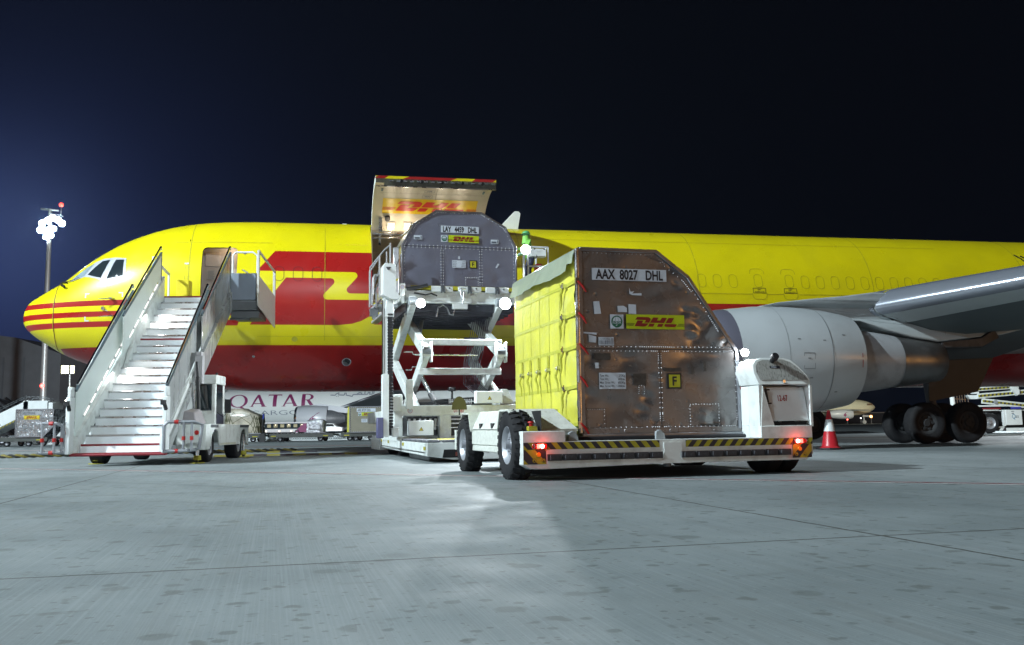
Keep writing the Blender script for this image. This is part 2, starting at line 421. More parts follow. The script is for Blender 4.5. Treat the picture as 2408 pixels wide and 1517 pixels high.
# ================================================================== GROUND
def ground_material():
    m = bpy.data.materials.new('apron_concrete'); m.use_nodes = True; nt = m.node_tree; b = nt.nodes['Principled BSDF']; L = nt.links.new
    N = nt.nodes.new
    tcn = N('ShaderNodeTexCoord'); mp = N('ShaderNodeMapping'); mp.inputs['Rotation'].default_value = (0, 0, R(-14.3)); L(tcn.outputs['Object'], mp.inputs['Vector'])
    vec = mp.outputs[0]
    def noise(sc, det, stretch=None, rough=0.5):
        n = N('ShaderNodeTexNoise'); n.inputs['Scale'].default_value = sc; n.inputs['Detail'].default_value = det; n.inputs['Roughness'].default_value = rough
        if stretch:
            q = N('ShaderNodeMapping'); q.inputs['Scale'].default_value = stretch; L(vec, q.inputs['Vector']); L(q.outputs[0], n.inputs['Vector'])
        else: L(vec, n.inputs['Vector'])
        return n.outputs['Fac']
    def rng(f, a, c, t0=0., t1=1.):
        r = N('ShaderNodeMapRange'); r.inputs['From Min'].default_value = a; r.inputs['From Max'].default_value = c
        r.inputs['To Min'].default_value = t0; r.inputs['To Max'].default_value = t1; L(f, r.inputs['Value']); return r.outputs[0]
    def math_(op, a, c=None):
        n = N('ShaderNodeMath'); n.operation = op
        for i, x in enumerate((a, c)):
            if x is None: continue
            if isinstance(x, (int, float)): n.inputs[i].default_value = x
            else: L(x, n.inputs[i])
        return n.outputs[0]
    def mix(f, a, c):
        n = N('ShaderNodeMix'); n.data_type = 'RGBA'; L(f, n.inputs[0])
        if isinstance(a, tuple): n.inputs[6].default_value = (*a, 1)
        else: L(a, n.inputs[6])
        n.inputs[7].default_value = (*c, 1); return n.outputs[2]
    col = mix(rng(noise(0.45, 6, None, .6), .36, .64), (0.125, 0.148, 0.153), (0.185, 0.212, 0.218))
    col = mix(rng(noise(95, 5, (1.0, 0.006, 1), .6), .44, .70, 0, .34), col, (0.27, 0.30, 0.31))     # broomed finish
    col = mix(rng(noise(6, 4, (1.0, 0.08, 1)), .52, .8, 0, .5), col, (0.13, 0.14, 0.138))
    sp = rng(noise(5.5, 2, None, .4), .655, .70, 0, .60)
    col = mix(sp, col, (0.075, 0.082, 0.075))
    sp2 = rng(noise(17, 2, None, .4), .69, .73, 0, .6)
    col = mix(sp2, col, (0.07, 0.075, 0.068))
    col = mix(rng(noise(1.1, 3, (1.0, 3.2, 1)), .66, .72, 0, .22), col, (0.085, 0.09, 0.085))
    def spots(sc, rad, fac, c, keep):
        nonlocal col
        v = N('ShaderNodeTexVoronoi'); v.inputs['Scale'].default_value = sc; L(vec, v.inputs['Vector'])
        w = N('ShaderNodeSeparateColor'); L(v.outputs['Color'], w.inputs[0])
        rr_ = math_('MULTIPLY', math_('SUBTRACT', w.outputs[0], keep), rad / (1 - keep))      # each cell its own size, many cells empty
        e = math_('ADD', v.outputs['Distance'], math_('MULTIPLY', math_('SUBTRACT', noise(sc * 5, 3), .5), .12))
        m_ = rng(math_('SUBTRACT', rr_, e), -.02, .04, 0, fac); col = mix(m_, col, c)
    spots(3.2, .30, .55, (0.085, 0.098, 0.094), .35); spots(7.0, .28, .60, (0.075, 0.088, 0.084), .30); spots(1.1, .22, .38, (0.09, 0.10, 0.10), .5); spots(16.0, .25, .55, (0.07, 0.08, 0.078), .3); spots(2.0, .10, .8, (0.05, 0.055, 0.052), .75)
    col = mix(rng(noise(60, 2, None, .4), .66, .72, 0, .5), col, (0.10, 0.105, 0.10))
    col = mix(rng(noise(38, 3), .62, .75, 0, .35), col, (0.26, 0.29, 0.30))
    # slab joints on a 6.3 m grid
    sx = N('ShaderNodeSeparateXYZ'); L(vec, sx.inputs[0])
    wob = math_('MULTIPLY', math_('SUBTRACT', noise(7, 3), 0.5), 0.03)
    def joint(c, off):
        f = math_('FRACT', math_('DIVIDE', math_('ADD', math_('ADD', c, wob), off), 6.3))
        d = math_('ABSOLUTE', math_('SUBTRACT', f, 0.5))
        return math_('GREATER_THAN', d, 0.5 - 0.0022)
    # a = x*.969+y*.247, b = -x*.247+y*.969
    jl = math_('MAXIMUM', joint(sx.outputs['X'], -3.63 + 63), joint(sx.outputs['Y'], -5.14 + 63))
    jm = math_('MULTIPLY', jl, 0.95)
    col = mix(jm, col, (0.035, 0.035, 0.03))
    L(col, b.inputs['Base Color'])
    L(rng(noise(1.6, 4), .3, .7, .66, .86), b.inputs['Roughness'])
    bp = N('ShaderNodeBump'); bp.inputs['Strength'].default_value = 0.30; bp.inputs['Distance'].default_value = 0.004
    L(math_('ADD', math_('MULTIPLY', noise(90, 3, (1.0, 0.04, 1)), .5), noise(130, 3)), bp.inputs['Height']); L(bp.outputs[0], b.inputs['Normal'])
    return m
gm = MB(); gm.add([(-900, -300, 0), (900, -300, 0), (900, 1500, 0), (-900, 1500, 0)], [(0, 1, 2, 3)])
struct(gm.build('ground', ground_material(), smooth=0))

def wpaint(c=(0.6, 0.62, 0.62), nm='worn_line_white', d=0.45):
    return mat(nm, c, 0.6, var=0.1, vscale=6, dirt=d, dcol=(0.24, 0.25, 0.25), dscale=6)
mk = MB()
def gline(mb, a, b, w, z, m=0):
    a = Vector((*a, 0)); b = Vector((*b, 0)); d = (b - a).normalized(); n = Vector((-d.y, d.x, 0)) * w / 2
    mb.add([(p.x, p.y, z) for p in (a - n, b - n, b + n, a + n)], [(0, 1, 2, 3)], m)
A_, B_ = (-34.0, 32.6), (16.0, 4.2)
gline(mk, A_, B_, 0.26, 0.004, 0); 
redline = mat('worn_line_red', (0.16, 0.02, 0.03), 0.6, var=0.15, vscale=7, dirt=0.3, dcol=(0.24, 0.22, 0.22), dscale=5)
gline(mk, A_, B_, 0.10, 0.008, 1)
struct(mk.build('boundary_line', [wpaint(), redline], smooth=0))
mk = MB()
brown = mat('faded_red_band', (0.20, 0.12, 0.11), 0.6, var=0.1, dirt=0.4, dcol=(0.22, 0.22, 0.22), dscale=1)
gline(mk, (-60, 36.5), (30, 42.5), 1.3, 0.004, 0)
gline(mk, (-60, 33.2), (30, 38.2), 0.25, 0.004, 1); gline(mk, (-60, 31.0), (-1, 34.3), 0.25, 0.004, 1)
gline(mk, (2, 27.6), (60, 33.0), 0.2, 0.004, 1); gline(mk, (-70, 46), (60, 50), 0.3, 0.004, 1)
struct(mk.build('stand_marking', [brown, wpaint()], smooth=0))

tm_ = MB(); tmm = mat('tyre_mark', (.125, .142, .146), .75, var=.2, vscale=3)
def arcmark(cx, cy, r, a0, a1, w):
    n = 60; P = []
    for k in range(n + 1):
        a = R(a0 + (a1 - a0) * k / n); P.append((cx + r * math.cos(a), cy + r * math.sin(a)))
    ribbon(tm_, P, w, lambda x, y: (x, y, .0025))
arcmark(-12, 2, 13.0, 48, 74, .02)
struct(tm_.build('tyre_marking', tmm, smooth=0))

# ================================================================== CARGO AIRCRAFT
AC = thing('cargo_aircraft', 'large yellow and red cargo jet with its upper freight door open', 'aircraft', (-14.816, 28.306, 0), R(11.35))
ST=[0,.05,.2,.4,.75,1.2,1.68,2.16,2.9,3.77,4.6,5.5,6.8,8.6,43,48,54]
ZT=[4.17,4.40,4.66,4.80,5.03,5.31,5.70,6.08,6.53,6.89,7.11,7.235,7.295,7.305,7.305,7.2,6.6]
SB=[0,.05,.25,.55,.85,1.2,1.6,2.1,3,4,5,6,7,9,38,44,54]
ZB=[4.17,3.93,3.69,3.46,3.27,3.06,2.88,2.70,2.45,2.24,2.09,1.98,1.92,1.895,1.895,2.9,5.4]
SW=[0,.05,.2,.5,1,1.5,2,3,4,5,6,7.5,38,46,54]
WW=[0,.26,.50,.80,1.14,1.42,1.65,2.0,2.23,2.37,2.46,2.515,2.515,1.9,.4]
fzt, fzb, fww = pchip(ST, ZT), pchip(SB, ZB), pchip(SW, WW)
def FT(s, th):
    zt, zb = fzt(s), fzb(s); return Vector((s, -fww(s) * math.sin(th), (zt + zb) / 2 - (zt - zb) / 2 * math.cos(th)))
def FNrm(s, th):
    e = 1e-3; s2 = max(s, .004)
    a = FT(s2 + e, th) - FT(s2 - e, th); b = FT(s2, th + e) - FT(s2, th - e); n = a.cross(b)
    if n.length < 1e-12: return Vector((-1, 0, 0))
    n.normalize()
    c = Vector((s2, 0, (fzt(s2) + fzb(s2)) / 2))
    return n if n.dot(FT(s2, th) - c) > 0 else -n
def s2t(s, z):
    zt, zb = fzt(s), fzb(s); h = max((zt - zb) / 2, 1e-4)
    return math.acos(max(-1, min(1, ((zt + zb) / 2 - z) / h)))
def FS(off=0.004):
    def fn(s, z):
        t = s2t(s, z); return FT(s, t) + FNrm(s, t) * off
    return fn
def FTo(off):
    return lambda s, t: FT(s, t) + FNrm(s, t) * off

SC = 2.6  # arc scale used in the unrolled domain
def dom(P, st=0.12):  # (s,z) polygon -> unrolled domain
    return [(s, s2t(s, z) * SC) for s, z in densify(P, st)]
def arcpts(cx, cy, r, a0, a1, n=5): return [(cx + r * math.cos(R(a0 + (a1 - a0) * k / n)), cy + r * math.sin(R(a0 + (a1 - a0) * k / n))) for k in range(n + 1)]
RED = []
for z0, z1 in ((4.36, 4.52), (4.045, 4.20), (3.755, 3.915)):
    RED.append([(0.0, z0), (0.05, z0), (.15, z0), (6.45 + (z0 - 3.77) * .45, z0), (6.45 + (z1 - 3.77) * .45, z1), (.15, z1), (.05, z1), (0.0, z1)])
RED.append([(7.49, 6.03), (6.99, 5.38)] + [(9.76, 5.38)] + arcpts(9.80, 5.27, .11, 90, -35) + arcpts(9.70, 4.83, .11, 150, 270) + [(10.37, 4.72), (10.37, 6.03)])
RED.append([(7.82, 5.18), (7.26, 4.41), (6.80, 3.78), (9.36, 3.78), (9.75, 3.82), (10.02, 3.90), (10.25, 4.03), (10.38, 4.14), (10.38, 4.53)] + arcpts(9.02, 4.64, .11, 270, 150) + arcpts(9.12, 5.07, .11, -35, 90))
RED.append([(10.4, 3.80), (12.6, 3.80), (12.75, 3.95), (10.5, 3.95)])
RED.append([(13.2, 3.80), (14.8, 3.80), (15.4, 4.45), (13.8, 4.45)])
RED.append([(19.3, 3.78), (27.5, 3.78), (27.5, 4.54), (19.9, 4.54)])
RED.append([(1.22, 3.20), (52, 3.20), (52, 0.5), (1.22, 0.5)])
def clampz(P): return P
HOLE_CREW = rrect(5.40, 6.41, 4.28, 6.12, .14)
C0, C1, CT = 10.36, 13.95, R(154.5)
HOLE_CARGO = [(C0, s2t(C0, 4.50) * SC), (C1, s2t(C1, 4.50) * SC), (C1, CT * SC), (C0, CT * SC)]
stn = [0.0, .012, .03, .06, .1, .15, .21, .28, .36, .45, .55, .67, .8, .95, 1.1, 1.27, 1.45, 1.65, 1.85, 2.05, 2.3, 2.55, 2.8, 3.1, 3.4, 3.7, 4.0, 4.35, 4.7, 5.1, 5.5, 5.9, 6.3, 6.8, 7.3, 8.0, 8.7, 9.5]
stn += [10.3 + .7 * k for k in range(46)] + [43, 44, 45, 46, 47, 48, 49, 50, 51, 52, 53, 54]
NT = 44
V = []; Eg = []
polyd = []
for P in RED:
    Q = dom(P, .15); polyd.append(Q)
holes = [dom(HOLE_CREW, .15), densify(HOLE_CARGO, .3)]
for Q in polyd + holes:
    o = len(V); V += [Vector(p) for p in Q]; Eg += [(o + i, o + (i + 1) % len(Q)) for i in range(len(Q))]
for s in stn:
    for k in range(NT + 1): V.append(Vector((s, PI * k / NT * SC)))
rr = delaunay_2d_cdt(V, Eg, [], 0, 1e-5)
fus = MB()
vs2 = [(v.x, v.y) for v in rr[0]]
bbs = [(min(p[0] for p in Q), max(p[0] for p in Q), min(p[1] for p in Q), max(p[1] for p in Q)) for Q in polyd]
tris = []; tm = []
for f in rr[2]:
    cx = sum(vs2[i][0] for i in f) / 3; cy = sum(vs2[i][1] for i in f) / 3
    if any(pip(cx, cy, H) for H in holes): continue
    mi = 0
    for Q, b in zip(polyd, bbs):
        if b[0] <= cx <= b[1] and b[2] <= cy <= b[3] and pip(cx, cy, Q): mi = 1; break
    tris.append(tuple(f)); tm.append(mi)
pts = [FT(p[0], p[1] / SC) for p in vs2]
nrm = [FNrm(p[0], p[1] / SC) for p in vs2]
fus.v = [tuple(p) for p in pts]; fus.f = tris; fus.m = tm
o = len(fus.v)
for s in stn:
    for k in range(NT + 1):
        p = FT(s, PI * k / NT); fus.v.append((p.x, -p.y, p.z)); q = FNrm(s, PI * k / NT); nrm.append(Vector((q.x, -q.y, q.z)))
for i in range(len(stn) - 1):
    for k in range(NT):
        fus.f.append((o + i * (NT + 1) + k, o + (i + 1) * (NT + 1) + k, o + (i + 1) * (NT + 1) + k + 1, o + i * (NT + 1) + k + 1))
        s_ = stn[i]; zz = FT(s_, PI * (k + .5) / NT).z; fus.m.append(1 if (zz < 3.2 and s_ > 1.1) else 0)
me = bpy.data.meshes.new('fuselage'); me.from_pydata(fus.v, [], fus.f)
me.materials.append(yellow); me.materials.append(red); me.polygons.foreach_set('material_index', fus.m)
me.polygons.foreach_set('use_smooth', [True] * len(me.polygons))
# consistent outward winding, then analytic normals
for p in me.polygons:
    n = Vector((0, 0, 0))
    for vi in p.vertices: n += nrm[vi]
    if p.normal.dot(n) < 0: p.flip()
me.update()
me.normals_split_custom_set_from_vertices([tuple(n) for n in nrm])
fo = bpy.data.objects.new('fuselage', me); COL.objects.link(fo); fo.parent = AC

# seams, blanked windows, exit outlines and small stencils belong to the skin: one decal sheet per colour
dk = MB(); fS = FS(0.005); fT = FTo(0.005)
def seam_t(s, t0, t1, w=0.018, m=0):   # circumferential seam
    n = max(2, int((t1 - t0) / 5)); ribbon(dk, [(s, R(t0 + (t1 - t0) * i / n)) for i in range(n + 1)], w, lambda a, b: fT(a, b), m)
def seam_s(z, s0, s1, w=0.014, m=0):
    n = max(2, int((s1 - s0) / .5)); ribbon(dk, [(s0 + (s1 - s0) * i / n, z) for i in range(n + 1)], w, fS, m)
# nose radome seam, slightly curved
ribbon(dk, [(1.08 + .07 * math.sin(R(t)), R(t)) for t in range(14, 171, 6)], .02, fT, 1)
for s in (5.05, 15.0, 20.8, 27.0, 33.0): seam_t(s, 62, 172)
for s, a, b in ((8.95, 62, 150), (1.12, 62, 120)): seam_t(s, a, b, .012)
seam_s(4.87, 18.5, 22.62); seam_s(4.87, 23.12, 23.72); seam_s(4.87, 24.25, 34); seam_s(6.3, 4.6, 7.4, .01); seam_s(6.7, 14.2, 30, .008)
seam_s(4.35, 14.3, 19); seam_s(3.45, 7.0, 20, .008)
for s in [7.62, 8.17, 8.72] + [15.45 + .545 * k for k in range(13)] + [24.54 + .545 * k for k in range(16)]:
    zc = 5.30
    ribbon(dk, rrect(s - .14, s + .14, zc - .22, zc + .22, .12), .013, fS, 1 if 7 < s < 9 else 0, True)
for s in (22.87, 23.97):
    ribbon(dk, rrect(s - .25, s + .25, 4.70, 5.74, .14), .014, fS, 0, True)
    ribbon(dk, rrect(s - .14, s + .14, 5.10, 5.54, .12), .013, fS, 0, True)
    ribbon(dk, rrect(s - .22, s + .22, 4.91, 5.07, .01), .014, fS, 2, True)
    dk.text('EXIT', .062, lambda x, y, s=s: fS(s + x, 5.00 + y), 2, .01, 1.0, 'CENTER')
    dk.text('INOPERATIVE', .056, lambda x, y, s=s: fS(s + x, 4.93 + y), 2, .01, 1.0, 'CENTER')
# corner marks on the nose
def fpoly(P, m, step=None):
    vs, fs = patch(P, step or 1.0); dk.add([fS(*v) for v in vs], fs, m)
for (s, z, dx, dz) in ((2.10, 4.74, 1, -1), (3.22, 4.74, -1, -1), (2.10, 3.92, 1, 1)):
    fpoly([(s, z), (s + dx * .13, z), (s + dx * .13, z + dz * .03), (s + dx * .035, z + dz * .03), (s + dx * .035, z + dz * .14), (s, z + dz * .14)], 3)
# placards by the crew door
fpoly([(4.88, 4.83), (5.12, 4.83), (5.12, 4.93), (5.0, 5.0), (4.88, 4.93)], 3); fpoly([(4.90, 5.02), (5.06, 5.02), (5.06, 5.07), (4.90, 5.07)], 3)
fpoly([(4.92, 5.56), (5.04, 5.56), (5.04, 5.61), (4.92, 5.61)], 3)
ribbon(dk, [(4.96, 5.53), (4.94, 5.1)], .012, fS, 4); ribbon(dk, [(5.02, 5.53), (5.04, 5.1)], .012, fS, 4)
for k in range(3): ribbon(dk, [(4.91, 4.86 + k * .025), (5.09, 4.86 + k * .025)], .006, fS, 2)
# belly port and small drains
def ring(s, z, r, m, w=.02): ribbon(dk, [(s + r * math.cos(2 * PI * k / 16), z + r * .8 * math.sin(2 * PI * k / 16)) for k in range(16)], w, fS, m, True)
def disc(s, z, r, m): fpoly([(s + r * math.cos(2 * PI * k / 14), z + r * .8 * math.sin(2 * PI * k / 14)) for k in range(14)], m)
disc(9.61, 2.72, .12, 5); ring(9.61, 2.72, .13, 3, .025); disc(8.08, 3.37, .09, 4); disc(6.89, 2.88, .04, 5); disc(6.62, 5.92, .035, 5)
disc(2.66, 4.28, .055, 5)
# rivet rows ahead of the cargo door
for k in range(26): dk.box(*[c for p in [(0, 0)] for c in (0, 0, 0, 0, 0, 0)], m=4) if False else None
# start of the name written on the flank behind the wing root
for pth in ([(33.05, 6.52), (33.22, 6.36), (33.40, 6.05)], [(33.28, 6.47), (33.42, 6.36), (33.6, 6.2)], [(33.75, 6.5), (33.9, 6.2), (34.2, 6.0)]):
    ribbon(dk, densify(pth, .1, False), .07, fS, 2)
dk.build('skin_marking', [line_dark, line_red, ink, paper, mat('faded_yellow_mark', (.45, .42, .03), .5), steel], AC, smooth=0)

# flight deck windows
def fpatch(name, P, off, m, step=.12, parent=AC, label=None):
    b = MB(); vs, fs = patch(P, step); f = FS(off); b.add([f(*v) for v in vs], fs); return b.build(name, m, parent, smooth=60, label=label)
wframe = mat('window_frame_paint', (0.46, 0.48, 0.52), 0.35)
fr = fpatch('window_frame', [(3.21, 5.80), (2.85, 5.85), (2.48, 5.84), (2.24, 5.76), (1.84, 5.46), (1.50, 5.16), (1.70, 5.20), (2.02, 5.27), (2.33, 5.20), (2.62, 5.09), (3.25, 5.21)], .012, wframe)
fpatch('cockpit_window', [(3.145, 5.755), (2.90, 5.765), (2.70, 5.16), (3.17, 5.25)], .022, glass)
fpatch('cockpit_window', [(2.72, 5.775), (2.48, 5.755), (2.28, 5.56), (2.09, 5.33), (2.30, 5.255), (2.52, 5.20)], .022, glass)
fpatch('windscreen', [(2.20, 5.695), (2.02, 5.60), (1.80, 5.42), (1.58, 5.215), (1.76, 5.24), (1.99, 5.30)], .022, glassl)
w = MB(); f = FS(.05)
w.tube([f(1.42, 5.13), f(1.62, 5.17), f(1.85, 5.24)], .012, 6); w.tube([f(1.20, 5.12), f(1.33, 5.16), f(1.46, 5.13)], .03, 6)
w.build('windscreen_wiper', black, AC)
# air data probes
for s, z in ((2.93, 4.55), (2.94, 4.07)):
    pb = MB(); a = FS(0)(s, z); b_ = FS(.12)(s, z); pb.hexa([a + Vector((.05, 0, -.03)), a + Vector((-.05, 0, -.03)), a + Vector((-.05, 0, .03)), a + Vector((.05, 0, .03)),
        b_ + Vector((.02, 0, -.02)), b_ + Vector((-.06, 0, -.02)), b_ + Vector((-.06, 0, .02)), b_ + Vector((.02, 0, .02))])
    pb.cyl(b_ + Vector((.03, 0, 0)), b_ + Vector((-.34, 0, -.02)), .016, .008, 8); pb.build('air_data_probe', steel, AC)
pb = MB(); pb.cyl(FS(0)(1.40, 4.98), FS(.10)(1.40, 4.98), .03, .03, 10); pb.cyl(FS(.10)(1.36, 5.0), FS(.10)(1.48, 4.95), .035, .03, 10); pb.build('ice_detector', black, AC)
pb = MB(); pb.cyl(FS(0)(2.66, 4.28), FS(.05)(2.66, 4.28), .06, .05, 14); pb.bar(FS(.05)(2.66, 4.28), FS(.06)(2.80, 4.20), .03, .02); pb.build('vane_sensor', steel, AC)
# blade aerial on the crown
bl = MB(); bl.prism([(0, 0), (.75, 0), (.86, .62), (.80, .70), (.66, .70), (.58, .62)], (14.6, -.02, 7.27), (1, 0, 0), (0, 0, 1), (0, .04, 0)); bl.build('blade_aerial', whitec, AC, bevel=.01)
bl = MB(); bl.prism([(0, 0), (.30, 0), (.34, .10), (.22, .10)], (9.3, -.01, 7.28), (1, 0, 0), (0, 0, 1), (0, .03, 0)); bl.prism([(0, 0), (.30, 0), (.34, .08), (.22, .08)], (29.3, -.01, 7.28), (1, 0, 0), (0, 0, 1), (0, .03, 0)); bl.build('small_aerial', whitec, AC)

# crew doorway: reveal, dark vestibule with inner panel, notice
dr = MB(); P = densify(HOLE_CREW, .15); n = len(P); a = [FS(0)(*p) for p in P]; b_ = [Vector((q.x, q.y + .14, q.z)) for q in a]
dr.add(a + b_, [(i, (i + 1) % n, n + (i + 1) % n, n + i) for i in range(n)]); dr.build('door_reveal', blackm, AC, smooth=0)
vb = MB(); y0v, y1v = -2.26, -1.55
vb.add([(5.0, y1v, 4.2), (6.8, y1v, 4.2), (6.8, y1v, 6.45), (5.0, y1v, 6.45)], [(0, 1, 2, 3)])
vb.add([(5.0, y0v, 4.2), (5.0, y1v, 4.2), (5.0, y1v, 6.4), (5.0, y0v + .5, 6.4)], [(0, 1, 2, 3)]); vb.add([(6.8, y0v, 4.2), (6.8, y1v, 4.2), (6.8, y1v, 6.4), (6.8, y0v + .5, 6.4)], [(0, 1, 2, 3)])
vb.add([(5.0, y0v - .1, 4.29), (6.8, y0v - .1, 4.29), (6.8, y1v, 4.29), (5.0, y1v, 4.29)], [(0, 1, 2, 3)])
vb.build('vestibule_wall', linerd, AC, smooth=0)
vp = MB(); vp.box(5.42, 5.86, y1v - .03, y1v - .01, 5.62, 6.05); vp.box(5.92, 6.6, y1v - .04, y1v - .01, 4.35, 5.62); vp.build('wall_panel', mat('vestibule_panel', (0.46, 0.38, 0.32), .45), AC, bevel=.01)
vp = MB(); vp.box(5.48, 5.74, y1v - .045, y1v - .035, 5.22, 5.52); vp.build('notice', mat('old_paper', (.42, .38, .33), .6), AC)
tx = MB()
for k in range(8): tx.box(5.50, 5.70 + random.uniform(-.04, .02), y1v - .050, y1v - .047, 5.24 + k * .033, 5.25 + k * .033)
tx.build('notice_lines', inkg, AC)
lb = MB(); lb.ball((5.98, y1v - .05, 5.2), .02, 8); lb.build('indicator_lamp', mat('tiny_warm', (1, .6, .4), .5, emit=(1, .5, .3), es=6), AC)

lamp('vestibule_fill', 'POINT', (6.2, -1.9, 6.1), 9, (1, .8, .62), .1, parent=AC)  # unseen warm point added to brighten the vestibule
# ---- main cargo deck seen through the open freight door
hq, hz = -FT(C0, CT).y, FT(C0, CT).z
ci = MB()
L0c, L1c = 9.4, 15.2
prof = [(0.0, 4.46), (-2.30, 4.46), (-2.38, 4.9), (-2.30, 5.6), (-1.95, 6.3), (-1.35, 6.75), (0, 6.95), (1.35, 6.75), (1.95, 6.3), (2.30, 5.6), (2.38, 4.9), (2.30, 4.46)]
n = len(prof)
def sect(x): return [(x, p[0], p[1]) for p in prof]
# port wall only outside the opening, far wall and ceiling full length
def wallstrip(x0, x1, i0, i1):
    a = sect(x0)[i0:i1 + 1]; b2 = sect(x1)[i0:i1 + 1]; k = len(a)
    ci.add(a + b2, [(i, i + 1, k + i + 1, k + i) for i in range(k - 1)])
wallstrip(L0c, L1c, 5, 11); wallstrip(L0c, C0, 1, 5); wallstrip(C1, L1c, 1, 5)
ci.add([(L0c, -2.3, 4.46), (L1c, -2.3, 4.46), (L1c, 2.3, 4.46), (L0c, 2.3, 4.46)], [(0, 1, 2, 3)])
for x in (L0c, L1c): ci.poly(prof, 0, lambda y, z, x=x: (x, y, z))
ci.build('cargo_hold', liner, AC, smooth=0)
rim = MB(); PP = densify(HOLE_CARGO, .3); n = len(PP); a = [FT(p[0], p[1] / SC) + FNrm(p[0], p[1] / SC) * .006 for p in PP]; b_ = [FT(p[0], p[1] / SC) - FNrm(p[0], p[1] / SC) * .24 for p in PP]
rim.add(a + b_, [(i, (i + 1) % n, n + (i + 1) % n, n + i) for i in range(n)])
rim.build('door_surround', mat('surround_paint', (.55, .54, .50), .45), AC, smooth=0)
rm = MB(); ribbon(rm, [(p[0], p[1] / SC) for p in PP], .035, lambda s, t: FTo(.008)(s, t), 0, True); rm.build('door_seal', chrome, AC, smooth=0)
ct = MB()
for k in range(16): ct.box(C0 + .12 + k * .215, C0 + .27 + k * .215, -2.34, -2.05, 4.465, 4.50)
ct.build('sill_roller', steel, AC, bevel=.01)
bh = MB()   # ceiling beam and bracket inside the top of the opening
bh.tube([(C0 + .05, -1.35, 6.80), (C1 - .05, -1.35, 6.80)], .06, 10); bh.tube([(C0 + .05, -1.55, 6.62), (C1 - .05, -1.55, 6.62)], .03, 8); bh.build('hinge_beam', steel, AC)

# ---- the freight door itself, swung up about its top hinge
CD_ROT = R(79.8); hinge = FT(C0, CT)
def door_pt(s, t, off):
    p = FT(s, t) + FNrm(s, t) * off
    y, z = p.y - hinge.y, p.z - hinge.z
    a = -CD_ROT   # port side is -y: swing outwards and up
    return Vector((p.x, hinge.y + y * math.cos(a) - z * math.sin(a), hinge.z + y * math.sin(a) + z * math.cos(a)))
TB = s2t(11, 4.52)
cdo = MB(); D0, D1 = C0 + .02, C1 - .02; NA = 22; TH = .20
ts = [TB + (CT - TB) * i / NA for i in range(NA + 1)]
xs = [D0 + (D1 - D0) * i / 10 for i in range(11)]
def grid(mb, off, m_fn):
    o_ = len(mb.v)
    for t in ts:
        for x in xs: mb.v.append(tuple(door_pt(x, t, off)))
    for i in range(NA):
        for k in range(10):
            mb.f.append((o_ + i * 11 + k, o_ + i * 11 + k + 1, o_ + (i + 1) * 11 + k + 1, o_ + (i + 1) * 11 + k)); mb.m.append(m_fn(i, k))
grid(cdo, 0.0, lambda i, k: 0)
for x in (D0, D1):
    va = [door_pt(x, t, 0) for t in ts]; vb2 = [door_pt(x, t, -TH) for t in ts]; k = len(va)
    cdo.add(va + vb2, [(i, i + 1, k + i + 1, k + i) for i in range(k - 1)], 2)
for t, o0, o1, m_ in ((ts[0], 0, -.03, 0), (ts[0], -.03, -TH, 3), (ts[-1], 0, -TH, 2)):
    va = [door_pt(x, t, o0) for x in xs]; vb2 = [door_pt(x, t, o1) for x in xs]; k = len(va)
    cdo.add(va + vb2, [(i, i + 1, k + i + 1, k + i) for i in range(k - 1)], m_)
for s0, s1, sk in ((10.45, 10.75, -.12), (11.35, 12.75, -.2), (13.3, 13.93, -.1)):   # livery folded over the free edge
    cdo.add([door_pt(s0, TB - .002, .0), door_pt(s1, TB - .002, .0), door_pt(s1 + sk, TB - .002, -.075), door_pt(s0 + sk, TB - .002, -.075)], [(0, 1, 2, 3)], 1)
for s0, s1 in ((10.40, 13.93),): cdo.add([door_pt(s0, TB - .001, .0), door_pt(s1, TB - .001, .0), door_pt(s1, TB - .001, -.075), door_pt(s0, TB - .001, -.075)], [(0, 1, 2, 3)], 0)
# livery at the free edge
for s0, s1, sk in ((10.45, 10.9, .15), (11.5, 13.1, .3), (13.5, 13.93, .2)):
    P = [(s0, TB), (s1, TB), (s1 + sk, TB + .16), (s0 + sk, TB + .16)]
    P = [(min(max(q[0], D0), D1), q[1]) for q in P]
    vs, fs = patch(P, .25); cdo.add([door_pt(v[0], v[1], .005) for v in vs], fs, 1)
cdoor = cdo.build('cargo_door', [yellow, red, mat('door_edge_paint', (.52, .56, .52), .4), mat('olive_structure', (.07, .07, .05), .5, var=.3, vscale=10)], AC, smooth=50, label='raised freight door with pale liner and courier sign inside')
ln = MB(); grid(ln, -TH - .002, lambda i, k: 0)
o_ = len(ln.v)
ln.build('door_liner', liner, cdoor, smooth=50)
def in_door(off=-TH - .012):     # coordinates on the liner: x along the fuselage, y metres from the hinge
    return lambda x, y: door_pt(x, CT - y / 2.62, off)
fd = in_door()
# liner seams and screws
sm = MB()
ribbon(sm, [(D0 + .2 + .1 * i, 1.85) for i in range(33)], .012, fd); ribbon(sm, [(12.28, .1 + .1 * i) for i in range(26)], .012, fd)
for i in range(18):
    for yy in (1.80, 1.90): sm.add([fd(D0 + .25 + i * .18 + dx, yy + dy) for dx, dy in ((-.012, 0), (0, -.012), (.012, 0), (0, .012))], [(0, 1, 2, 3)])
sm.build('liner_seam', mat('liner_seam_mark', (.25, .2, .15), .6), cdoor, smooth=0)
